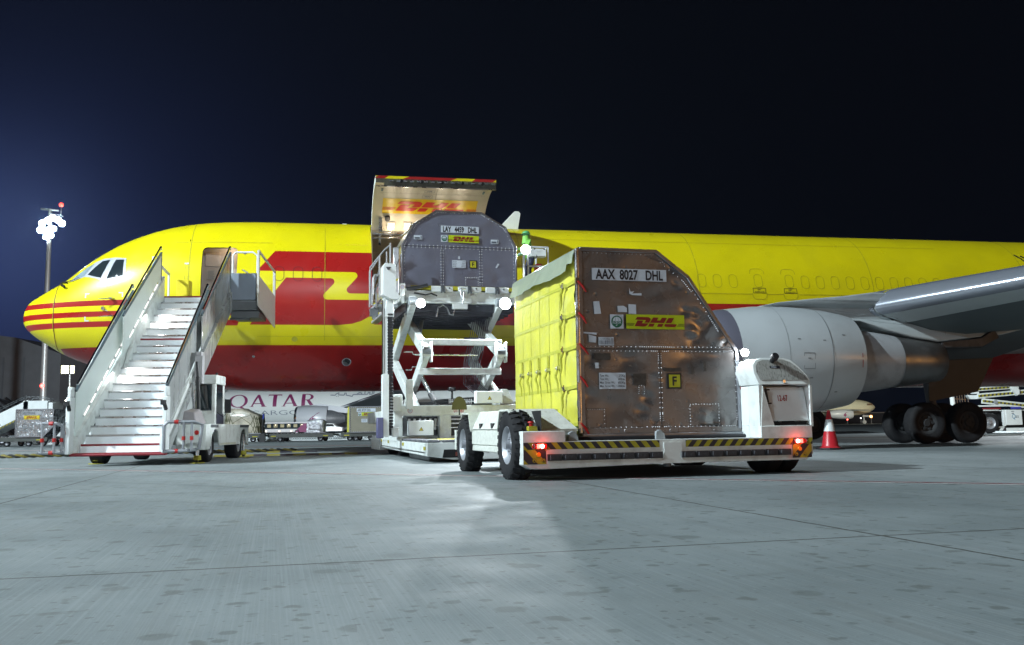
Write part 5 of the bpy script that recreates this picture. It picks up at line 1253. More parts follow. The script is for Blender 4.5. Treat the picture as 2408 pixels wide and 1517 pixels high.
# base frame
bf = MB(); bf.box(0.0, 3.8, 3.6, 4.0, .99, 1.235); bf.box(-.12, .08, 3.6, 4.0, .50, 1.50); bf.box(.98, 1.26, 3.62, 3.9, .40, .99); bf.box(2.7, 2.95, 3.62, 3.9, .40, .99); bf.box(3.6, 3.82, 3.6, 4.0, .4, 1.4); bf.box(-.1, .12, 4.0, 9.0, .85, 1.15); bf.box(3.6, 3.8, 4.0, 9.0, .85, 1.15); bf.box(0, 3.7, 8.6, 8.9, .85, 1.15); bf.box(.15, .32, 3.5, 3.6, 1.15, 1.85); bf.box(.0, 3.7, 3.9, 8.8, .36, .50)
bfo = part(bf, 'chassis_frame', white, bevel=.012, seg=2)
dk2 = MB(); dk2.box(.3, 3.5, 4.3, 8.4, .50, .95); dk2.box(.25, 3.5, 4.05, 4.25, .5, .98); dk2.build('engine_bay', mat('machinery_dark', (.04, .042, .048), .5, var=.5, vscale=6), LD, bevel=.02)
for (x0, x1, z0, z1, y) in ((.19, .78, .52, .87, 3.50), (1.84, 2.50, 1.27, 1.56, 3.55), (-.20, .00, 1.10, 1.44, 3.55)):
    b2 = MB(); b2.box(x0, x1, y - .14, y + .12, z0, z1); bo = part(b2, 'electric_box', whitec, bevel=.01)
    if x0 > 0:
        t = MB(); cx, cz = (x0 + x1) / 2 + .0, (z0 + z1) / 2 - .02; yy = y - .142
        t.poly([(cx - .055, cz - .045), (cx + .055, cz - .045), (cx, cz + .05)], 1, lambda a, b, yy=yy: (a, yy, b)); t.poly([(cx - .040, cz - .037), (cx + .040, cz - .037), (cx, cz + .035)], 0, lambda a, b, yy=yy: (a, yy - .002, b))
        t.poly([(cx + .005, cz + .02), (cx - .012, cz - .01), (cx, cz - .01), (cx - .006, cz - .032), (cx + .013, cz - .002), (cx + .002, cz - .002)], 1, lambda a, b, yy=yy: (a, yy - .004, b)); t.build('high_voltage_sign', [mat('warning_yellow', (.6, .5, .02), .5), ink], bo, smooth=0)
tx = MB(); tx.text('07-180', .13, lambda a, b: (1.32 + a, 3.596, 1.06 + b), 0, .012, .68); tx.build('fleet_number', inkr, bfo, smooth=0)
def roundel(x, y, z, r, par):
    t = MB(); t.poly([(x + r * math.cos(2 * PI * k / 20), z + r * math.sin(2 * PI * k / 20)) for k in range(20)], 0, lambda a, b: (a, y, b)); ribbon(t, [(x + r * .9 * math.cos(2 * PI * k / 20), z + r * .9 * math.sin(2 * PI * k / 20)) for k in range(20)], r * .14, lambda a, b: (a, y - .002, b), 1, True)
    for k in range(4): t.box(x - r * .55, x + r * .55, y - .003, y - .002, z - r * .4 + k * r * .25, z - r * .34 + k * r * .25, 2)
    t.build('warning_roundel', [paper, inkr, inkg], par, smooth=0)
roundel(.26, 3.595, 1.11, .062, bfo)
pc = MB(); pc.tube([(1.2, 3.57, 1.26), (1.2, 3.57, 1.33), (1.75, 3.57, 1.33), (1.75, 3.57, 1.26)], .012, 6)
for k in range(14): pc.cyl((1.22 + k * .042, 3.66, 1.27), (1.22 + k * .042, 3.66, 1.38), .013, .013, 6)
pc.build('valve_bank', steel, LD)
hs = MB()
for k in range(7):
    x = .6 + .3 * k; hs.tube([(x, 4.1, .98), (x + .05 * k, 4.0, .80 - .04 * k), (x + .3, 4.05, .62), (x + .5, 4.1, .9)], .022, 6)
hs.build('hydraulic_hose', black, LD)
hs = MB()
for k in range(6): hs.bar((.28 + k * .13, 3.98, .55 + .05 * (k % 3)), (.30 + k * .13, 3.98, .92), .05, .05)
hs.bar((1.2, 3.98, .9), (1.9, 3.98, .9), .03, .03); hs.bar((1.25, 3.98, .7), (2.0, 3.98, .7), .03, .03); hs.bar((1.25, 3.98, .8), (2.0, 3.98, .8), .03, .03); hs.build('pipework', steel, LD)
wg = MB(); wg.prism([(2.52, 1.24), (2.9, 1.24), (2.70, 1.62), (2.55, 1.62)], (0, 3.7, 0), (1, 0, 0), (0, 0, 1), (0, 1.5, 0)); part(wg, 'slanted_cover', white, bevel=.01)
bk = MB(); bk.box(.5, 3.2, 4.6, 5.0, 1.24, 1.34); bk.cyl((1.45, 4.4, 1.3), (1.45, 4.4, 1.62), .03, .03, 8); bk.box(1.37, 1.53, 4.32, 4.48, 1.60, 1.70); bk.bar((1.0, 4.5, 1.34), (2.2, 4.6, 1.42), .12, .10); part(bk, 'deck_machinery', black, bevel=.01)
# scissor arms: (b,z) joints
J = dict(nb=(4.3, 1.10), fb=(7.6, 1.05), nm=(4.1, 2.55), fm=(8.2, 2.62), nt=(4.9, 3.92), ft=(7.9, 3.95))
def arm(a, p, q, w=.15, h=.30):
    m_ = MB(); m_.bar((a, p[0], p[1]), (a, q[0], q[1]), w, h, 0, (0, 0, 1)); o_ = part(m_, 'scissor_arm', white, bevel=.015, seg=2)
    for e in (p, q):
        c = MB(); c.cyl((a - w * .62, e[0], e[1]), (a + w * .62, e[0], e[1]), .11, .11, 18); c.build('pivot_boss', grey, o_, bevel=.01)
for a in (.55, 2.85):
    arm(a, J['nb'], J['fm']); arm(a, J['fm'], J['nt'], .17)
    a2 = a + (.20 if a < 1 else -.20)
    arm(a2, J['fb'], J['nm']); arm(a2, J['nm'], J['ft'], .17)
    kn = MB(); kn.box(a2 - .14, a2 - .10, 3.98, 4.24, 2.30, 2.82); kn.box(a2 + .10, a2 + .14, 3.98, 4.24, 2.30, 2.82); kn.cyl((a2 - .16, 4.08, 2.50), (a2 + .16, 4.08, 2.50), .075, .075, 16); part(kn, 'scissor_knuckle', white, bevel=.02, seg=2)
for (z, y, s_) in ((2.83, 4.35, .075), (2.10, 4.45, .085)):
    c = MB(); c.box(.62, 2.75, y, y + .15, z - s_, z + s_); part(c, 'cross_beam', white, bevel=.012)
c = MB(); c.cyl((.5, 4.3, 2.50), (2.1, 4.3, 2.50), .022, .022, 8); c.tube([(.2, 4.2, 2.56), (.42, 4.2, 2.56), (.44, 4.2, 2.50), (.6, 4.2, 2.50)], .014, 6); c.tube([(.25, 4.2, 2.12), (.40, 4.2, 2.12), (.42, 4.2, 2.2), (.5, 4.2, 2.2)], .014, 6); part(c, 'locking_rod', steel)
c = MB(); c.cyl((.85, 5.3, 2.0), (1.0, 4.9, 1.55), .055, .055, 14, 0); c.cyl((1.0, 4.9, 1.55), (1.12, 4.6, 1.22), .075, .075, 14, 1); part(c, 'lift_cylinder', [chrome, black])
c = MB(); c.bar((1.1, 6.6, 3.7), (.78, 5.4, 2.95), .10, .06); c.bar((.6, 5.6, 3.72), (1.4, 5.6, 3.72), .06, .06); part(c, 'guide_link', grey)
hs = MB()
for k in range(9):
    x = 1.95 + .055 * k; hs.tube([(x + .35, 5.6, 3.6), (x + .18, 5.4, 2.95), (x - .02 + .06, 5.4, 2.4), (x - .02, 5.2, 1.8), (x + .35, 4.8, 1.4)], .010, 5)
hs.box(2.0, 2.6, 5.36, 5.42, 3.0, 3.05); part(hs, 'hose_bundle', mat('hose_grey', (.07, .07, .09), .5))
for (x, y) in ((.42, 5.4), (.42, 7.4), (3.35, 5.4), (3.35, 7.4)): road_wheel(LD, (x, y, .40), (-1 if x < 1 else 1, 0, 0), .40, .26, .22)
# main platform
mp_ = MB()
mp_.box(.30, 3.45, 5.05, 5.17, 3.92, 4.22, 0); mp_.box(.25, .42, 5.05, 9.1, 3.95, 4.25, 0); mp_.box(3.30, 3.48, 5.05, 9.1, 3.95, 4.25, 0); mp_.box(.3, 3.4, 8.9, 9.1, 3.95, 4.25, 0)
mp_.hexa([(.3, 5.02, 3.90), (3.45, 5.02, 3.90), (3.45, 5.18, 3.90), (.3, 5.18, 3.90), (.3, 5.04, 3.95), (3.45, 5.04, 3.95), (3.45, 5.18, 3.95), (.3, 5.18, 3.95)], 0)
for x in (.45, .95, 1.5, 2.05, 2.6, 3.1): mp_.prism([(x, 4.08), (x + .22, 4.08), (x + .17, 4.16), (x + .05, 4.16)], (0, 5.04, 0), (1, 0, 0), (0, 0, 1), (0, .02, 0), 0)
mpo = part(mp_, 'lifting_platform', white, bevel=.01)
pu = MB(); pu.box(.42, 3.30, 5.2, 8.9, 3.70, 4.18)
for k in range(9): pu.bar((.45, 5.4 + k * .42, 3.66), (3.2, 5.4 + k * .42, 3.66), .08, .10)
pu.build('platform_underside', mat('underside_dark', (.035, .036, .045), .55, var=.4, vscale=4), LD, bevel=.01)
ye = MB(); ye.hexa([(.55, 5.10, 4.26), (3.3, 5.10, 4.26), (3.3, 5.22, 4.26), (.55, 5.22, 4.26), (.55, 5.16, 4.37), (3.3, 5.16, 4.37), (3.3, 5.22, 4.37), (.55, 5.22, 4.37)]); ye.build('yellow_kick_plate', hazy, mpo, bevel=.004)
rl = MB()
for k in range(16): rl.cyl((.45, 5.3 + k * .23, 4.30), (3.3, 5.3 + k * .23, 4.30), .05, .05, 10)
rl.build('platform_roller', steel, mpo)
for x0, x1 in ((1.05, 1.62), (1.76, 2.38), (2.50, 3.12)):
    s = MB(); s.box(x0, x1, 4.98, 5.03, 4.19, 4.34); so = s.build('load_stop', whitec, mpo, bevel=.01)
    c = MB(); c.cyl((x0 + .30, 4.97, 4.31), (x0 + .30, 5.06, 4.31), .055, .055, 14); c.bar((x0 + .27, 4.96, 4.30), (x0 + .26, 4.95, 4.16), .04, .04); c.bar((x0 + .33, 4.96, 4.30), (x0 + .34, 4.95, 4.16), .04, .04); c.build('stop_latch', dgrey, so); c = MB(); c.cyl((x0 + .48, 4.965, 4.29), (x0 + .48, 4.98, 4.29), .022, .022, 10); c.build('stop_bolt', dgrey, so)
hk = MB(); hk.tube([(1.83, 4.94, 4.29), (1.80, 4.94, 4.26), (1.84, 4.94, 3.98)], .016, 6); hk.tube([(1.90, 4.94, 4.20), (1.88, 4.94, 4.00), (1.86, 4.94, 3.88)], .016, 6); hk.tube([(1.83, 4.94, 4.28), (1.95, 4.94, 4.27)], .014, 6); hk.build('hanging_hook', steel, mpo)
bx = MB(); bx.box(1.62, 2.02, 5.03, 5.17, 3.76, 3.92); bx.build('junction_box', whitec, mpo, bevel=.01)
cbm = MB(); cbm.tube([(1.2, 5.1, 3.55), (1.25, 5.1, 3.80), (1.38, 5.1, 3.86), (1.48, 5.1, 3.80), (1.55, 5.1, 3.62), (1.64, 5.1, 3.60), (1.68, 5.1, 3.76)], .02, 8); cbm.build('looped_cable', steel, mpo)
cbm = MB(); cbm.tube([(.6, 5.0, 4.15), (.9, 4.97, 4.10), (1.05, 4.97, 4.14), (1.2, 4.97, 4.08)], .02, 6); cbm.tube([(.42, 4.97, 4.25), (.75, 4.97, 4.30), (.95, 4.98, 4.36)], .045, 8); cbm.build('cable_run', black, mpo)
bt = MB(); bt.box(.22, .36, 4.93, 5.04, 4.08, 4.38); bt.prism([(.22, 4.08), (.34, 4.08), (.34, 3.88), (.30, 3.86)], (0, 4.93, 0), (1, 0, 0), (0, 0, 1), (0, .1, 0)); bto = bt.build('corner_bracket', white, mpo, bevel=.008); roundel(.29, 4.925, 4.28, .055, bto)
def worklamp(x, y, z, pw, tgt, r=.07, parent=None, nm='work_lamp'):
    m_ = MB(); m_.cyl((x, y + .08, z), (x, y, z), r * 1.1, r * 1.25, 18); m_.bar((x, y + .05, z), (x, y + .05, z + .12), .03, .03); o_ = part(m_, nm, black, parent)
    g = MB(); g.cyl((x, y - .004, z), (x, y - .012, z), r * 1.15, r * 1.1, 20); g.build('lamp_lens', led, o_)
    lamp('work_lamp_light', 'SPOT', (x, y - .04, z), pw, (.86, .95, 1.0), .05, None, 170, .2, parent=LD).rotation_euler = (Vector(tgt) - Vector((x, y - .04, z))).to_track_quat('-Z', 'Y').to_euler()
worklamp(.74, 4.80, 3.86, 500, (-2, -4, 0), .10)
worklamp(2.90, 4.55, 3.86, 2300, (-2.5, -8, 0), .13)
# mast with energy chain
ms = MB(); ms.box(-.44, -.32, 3.22, 3.36, .86, 3.74); ms.box(-.46, -.30, 3.18, 3.36, .50, 1.95); ms.box(-.20, -.05, 3.3, 3.42, .50, .72)
mso = part(ms, 'mast', whitec, bevel=.008)
ln_ = MB(); ln_.box(-.452, -.449, 3.2, 3.3, 1.9, 3.7); ln_.box(-.405, -.395, 3.215, 3.219, 1.98, 3.5); ln_.build('mast_groove', black, mso)
hd_ = MB(); hd_.hexa([(-.40, 3.2, 3.30), (-.18, 3.2, 3.30), (-.18, 3.4, 3.30), (-.40, 3.4, 3.30), (-.36, 3.2, 3.70), (-.19, 3.2, 3.70), (-.19, 3.4, 3.70), (-.36, 3.4, 3.70)]); hd_.build('chain_guide', whitec, mso, bevel=.01)
cch = MB(); z = .70; k = 0
while z < 3.36:
    cch.box(-.325 + (.004 if k % 2 else 0), -.205 - (.004 if k % 2 else 0), 3.20, 3.30, z, z + .062); cch.box(-.33, -.315, 3.19, 3.31, z + .012, z + .05); cch.box(-.215, -.20, 3.19, 3.31, z + .012, z + .05); z += .071; k += 1
cch.build('energy_chain', mat('chain_black', (.014, .014, .018), .55), LD, bevel=.004)
pt_ = MB(); pt_.box(-.58, -.44, 3.1, 3.34, .48, .95); part(pt_, 'blue_grey_box', mat('violet_grey', (.10, .10, .20), .5), bevel=.01)
hb = MB(); hb.prism([(-.47, 3.82), (-.44, 3.78), (-.28, 3.70), (-.10, 3.70), (-.04, 3.76), (-.16, 3.88), (-.17, 4.54), (-.42, 4.55), (-.47, 4.48)], (0, 3.0, 0), (1, 0, 0), (0, 0, 1), (0, .42, 0)); hbo = part(hb, 'hydraulic_cabinet', whitec, bevel=.012, seg=2)
v_ = MB(); v_.cyl((-.34, 2.995, 4.42), (-.34, 2.95, 4.42), .035, .03, 14, 0); v_.cyl((-.34, 2.97, 4.42), (-.34, 2.94, 4.42), .016, .016, 10, 1); v_.bar((-.40, 2.96, 4.44), (-.28, 2.96, 4.44), .02, .02, 0); v_.build('valve', [black, chrome], hbo)
# side gangway rails
rp = MB(); y = 5.0
for P, r_ in (([(-.47, y, 3.80), (-.44, y, 4.50), (-.40, y, 4.58), (-.30, y, 4.58)], .035), ([(-.47, 5.4, 3.9), (-.47, 5.4, 4.85), (-.10, 5.4, 5.32), (.05, 5.4, 5.46)], .022), ([(.02, 5.2, 4.2), (.03, 5.2, 5.46)], .035), ([(-.28, y, 4.0), (-.28, y, 5.1)], .028), ([(-.40, 6.1, 3.9), (-.40, 6.1, 4.85), (-.1, 6.1, 5.3)], .022), ([(-.47, 5.4, 4.8), (-.40, 6.1, 4.85)], .022), ([(-.46, 5.4, 4.4), (-.40, 6.1, 4.4)], .020), ([(-.1, y, 4.3), (-.1, y, 5.2)], .022), ([(-.35, 5.1, 3.75), (-.35, 5.1, 4.15)], .022)):
    rp.tube(P, r_, 8)
part(rp, 'guard_rail', mat('galvanised_rail', (.38, .39, .40), .4, .5))
dr2 = MB()
for a, b_ in (((-.42, 5.3, 4.3), (-.20, 5.3, 4.9)), ((-.40, 5.3, 4.15), (-.25, 5.3, 4.45)), ((-.38, 5.2, 3.75), (-.22, 5.2, 4.0))): dr2.bar(a, b_, .05, .04)
dr2.box(-.50, -.30, 5.1, 5.3, 3.55, 3.74); dr2.cyl((-.42, 5.0, 3.5), (-.42, 5.1, 3.5), .05, .05, 12); part(dr2, 'folding_linkage', dgrey)
wk = MB(); wk.box(-.40, .2, 5.1, 6.2, 3.78, 3.86); wk.box(0.0, .2, 6.2, 9.0, 3.78, 3.86); part(wk, 'gangway', grey, bevel=.01)
# side panel alongside the load with mirrors and cables
sp = MB(); sp.box(.06, .20, 4.9, 5.0, 4.08, 5.30); sp.box(.10, .16, 4.92, 8.6, 4.25, 4.9); part(sp, 'side_guide', mat('scratched_panel', (.50, .52, .55), .3, .7, var=.2, vscale=10), bevel=.01)
sc2 = MB(); sc2.tube([(.02, 4.88, 4.75), (-.06, 4.88, 4.62), (-.07, 4.88, 4.35), (0.0, 4.88, 4.20), (.08, 4.88, 4.12)], .012, 6); sc2.tube([(.20, 4.88, 5.0), (.12, 4.88, 4.8), (.05, 4.88, 4.72)], .012, 6); part(sc2, 'loose_cable', black)
mk2 = MB(); mk2.prism([(0, 0), (.12, .05), (.13, .10), (.03, .06)], (.06, 4.86, 4.40), (1, 0, 0), (0, 0, 1), (0, .03, 0)); part(mk2, 'yellow_clip', hazy)
# bridge towards the door, control stand on the right, lamp post
bg_ = MB(); bg_.box(.3, 3.5, 9.1, 9.35, 4.18, 4.32); part(bg_, 'door_bridge', grey, bevel=.01)
cs = MB(); cs.box(3.75, 5.0, 6.6, 8.3, 4.66, 4.72); cs.box(3.45, 3.8, 6.6, 8.3, 4.1, 4.72); part(cs, 'operator_step', grey, bevel=.01)
cr = MB()
for P in ([(4.27, 7.0, 4.72), (4.27, 7.0, 5.87), (4.88, 7.0, 5.87), (4.88, 7.0, 4.72)], [(4.27, 7.0, 5.30), (4.88, 7.0, 5.30)], [(4.88, 7.0, 5.87), (4.88, 8.2, 5.87), (4.88, 8.2, 4.72)]):
    for i in range(len(P) - 1): cr.bar(P[i], P[i + 1], .045, .045)
part(cr, 'control_cage', whitec, bevel=.005)
cp2 = MB(); cp2.hexa([(4.34, 6.9, 5.58), (4.80, 6.9, 5.58), (4.82, 7.2, 5.58), (4.32, 7.2, 5.58), (4.34, 6.98, 5.82), (4.82, 6.98, 5.82), (4.82, 7.2, 5.82), (4.34, 7.2, 5.82)]); cpo = part(cp2, 'control_panel', white, bevel=.01)
cp3 = MB(); cp3.box(4.25, 4.45, 6.96, 7.1, 4.72, 5.0); cp3.box(4.45, 4.8, 6.96, 7.1, 4.72, 4.95); cp3.build('switch_box', white, LD, bevel=.01)
cp4 = MB(); cp4.tube([(4.5, 6.92, 5.62), (4.52, 6.90, 5.58), (4.46, 6.90, 5.52), (4.40, 6.92, 5.56)], .012, 6); cp4.cyl((4.45, 6.93, 5.80), (4.45, 6.90, 5.80), .02, .02, 8); cp4.cyl((4.74, 6.93, 5.80), (4.74, 6.90, 5.80), .02, .02, 8); cp4.build('panel_knob', black, cpo)
lp = MB(); lp.bar((3.92, 6.3, 4.1), (3.94, 6.3, 5.56), .05, .05); part(lp, 'lamp_post', whitec)
worklamp(3.97, 6.2, 5.62, 2700, (-7.0, -6, 2.0), .12)
# red safety box and work gloves colours near the operator
rx = MB(); rx.box(4.62, 4.80, 7.3, 7.6, 4.95, 5.45); part(rx, 'red_extinguisher', redp, bevel=.04, seg=2)

# ---- container on the loader
LY = thing('air_cargo_container', 'grey octagonal metal container entering the freight door on the raised loader', 'container', (-1.74, 18.9, 0), TRZ)
lx0, lx1, ly0, ly1, lz0 = .37, 3.52, 5.6, 7.84, 4.42
prof = [(lx0, lz0), (lx1, lz0), (lx1, 5.54), (3.23, 6.09), (2.56, 6.47), (1.30, 6.47), (.70, 6.09), (lx0, 5.50)]
cb_ = MB(); n = len(prof); A1 = [(x, ly0, z) for x, z in prof]; B1 = [(x, ly1, z) for x, z in prof]
cb_.add(A1 + B1, [(i, (i + 1) % n, n + (i + 1) % n, n + i) for i in range(n)]); cb_.add(B1, [tuple(range(n))]); cb_.build('shell', alu, LY, smooth=0)
fp = MB(); vs, fs = patch(prof, .07); fp.add([(x, ly0 - .004 + .010 * math.sin(x * 3.1) * math.sin(z * 4.7) + .02 * math.exp(-((x - 1.55) ** 2 + (z - 4.6) ** 2) / .02) + .02 * math.exp(-((x - 3.0) ** 2 + (z - 4.6) ** 2) / .02) + .02 * math.exp(-((x - .75) ** 2 + (z - 4.95) ** 2) / .03), z) for x, z in vs], fs); fp.build('face_panel', bluealu, LY, smooth=80)
eg = MB(); cx, cz = 1.95, 5.4
for i in range(n):
    a, b_ = prof[i], prof[(i + 1) % n]; k = .992
    p = ((a[0] - cx) * k + cx, (a[1] - cz) * k + cz); q = ((b_[0] - cx) * k + cx, (b_[1] - cz) * k + cz)
    eg.bar((p[0], ly0 - .01, p[1]), (q[0], ly0 - .01, q[1]), .045, .04, 0, (0, 1, 0))
    if i > 1: eg.bar((a[0], ly0, a[1]), (a[0], ly1, a[1]), .04, .04)
eg.build('edge_frame', edgem, LY, bevel=.004)
def lf(x, z, o=0): return Vector((x, ly0 - .012 - o, z))
rv = MB(); pts = []
k = .955; ip = [((p[0] - cx) * k + cx, (p[1] - cz) * k + cz) for p in prof]
for i in range(2, 7): pts += line(ip[i], ip[i + 1], .12)
for i in range(2, 8): pts += [((ip[i][0] * (1 - t) + ip[(i + 1) % 8][0] * t), (ip[i][1] * (1 - t) + ip[(i + 1) % 8][1] * t)) for t in (.04, .09, .14)] + [((ip[i][0] * (1 - t) + ip[i - 1][0] * t), (ip[i][1] * (1 - t) + ip[i - 1][1] * t)) for t in (.04, .09, .14)]
pts += line((.45, 4.50), (.45, 5.45), .10) + line((3.44, 4.50), (3.44, 5.45), .10) + line((.46, 5.52), (3.44, 5.52), .11) + line((.46, 5.46), (3.44, 5.46), .11)
for x in (1.43, 1.49, 2.49, 2.55): pts += line((x, 4.48), (x, 5.40), .075)
pts += line((2.10, 4.68), (2.44, 4.68), .05) + line((2.10, 4.64), (2.10, 4.48), .05) + line((2.44, 4.64), (2.44, 4.48), .05)
rivets(rv, pts, lf, .0125, 0, .014); rv.build('rivet', rivet, LY, smooth=0)
sm = MB(); ribbon(sm, [(.4, 5.49), (3.48, 5.49)], .014, lambda a, b: lf(a, b, .002)); 
for x in (1.46, 2.52): ribbon(sm, [(x, 4.45), (x, 5.48)], .012, lambda a, b: lf(a, b, .002))
sm.build('panel_seam', mat('seam_dark', (.05, .045, .045), .6), LY, smooth=0)
lf2 = lambda x, z, o=.0: lf(x, z, o + .008)
sg = MB(); plate(sg, lf2, 1.43, 2.47, 5.885, 6.07, 0)
for t, x in (('LAY', 1.485), ('4459', 1.80), ('DHL', 2.17)): sg.text(t, .205, lambda a, b, x=x: lf2(x + a, 5.905 + b, .005), 1, .035, .62)
sg.build('identity_plate', [paper, ink], LY, smooth=0)
sg = MB(); plate(sg, lf2, 1.635, 2.47, 5.625, 5.82, 0); logo(sg, lambda x, y: lf2(1.635 + x, 5.625 + y, .006), .835, 1, 1, h=.195); sg.build('courier_sign', [signg, signdr], LY, smooth=0)
sg = MB(); uld_ok(sg, lf2, 1.43, 5.63, .18); sg.build('inspection_mark', [paper, green], LY, smooth=0)
for x, z in ((.70, 5.67), (2.80, 5.63)):
    sg = MB(); plate(sg, lf2, x, x + .22, z, z + .11, 0); plate(sg, lf2, x + .02, x + .16, z + .015, z + .06, 1, .006); plate(sg, lf2, x + .18, x + .205, z + .015, z + .095, 1, .006); sg.build('barcode_label', [paper, inkg], LY, smooth=0)
sg = MB(); plate(sg, lf2, 1.73, 2.10, 4.94, 5.14, 0)
for k, (l, r_) in enumerate((('Tare Wt.:', '237 Kg'), ('Tare Wt.:', '523 Lbs'), ('MGGW.:', '6,033 Kg'), ('MGGW.:', '13,300 Lbs'))):
    z = 5.095 - k * .045; sg.text(l, .036, lambda a, b, z=z: lf2(1.745 + a, z + b, .006), 1, .008, .8); sg.text(r_, .036, lambda a, b, z=z: lf2(2.09 + a, z + b, .006), 1, .008, .8, 'RIGHT')
sg.build('weight_label', [paper, inkg], LY, smooth=0)
sg = MB(); plate(sg, lf2, 2.20, 2.41, 4.93, 5.15, 1); plate(sg, lf2, 2.225, 2.385, 4.955, 5.125, 0, .005); sg.text('F', .16, lambda a, b: lf2(2.305 + a, 4.985 + b, .007), 1, .02, .9, 'CENTER'); sg.build('fire_class_label', [mat('label_olive', (.48, .46, .02), .5), ink], LY, smooth=0)
for P in ([(2.92, 4.98), (2.99, 5.09), (3.03, 5.07), (2.96, 4.96)], [(1.90, 5.18), (1.94, 5.18), (1.94, 5.25), (1.90, 5.25)]):
    g = MB(); g.poly(P, 0, lambda a, b: lf2(a, b, .002)); g.build('paper_scrap', paper, LY, smooth=0)
bs = MB(); bs.box(lx0 - .02, lx1 + .02, ly0 - .05, ly1 + .05, 4.355, 4.42); bs.build('base_pallet', edgem, LY, bevel=.004)
wb = MB(); wb.tube([(lx0 - .02, ly0 - .0, 5.25), (lx0 - .03, ly0 - .02, 4.9)], .014, 6); wb.build('loose_strap', black, LY)

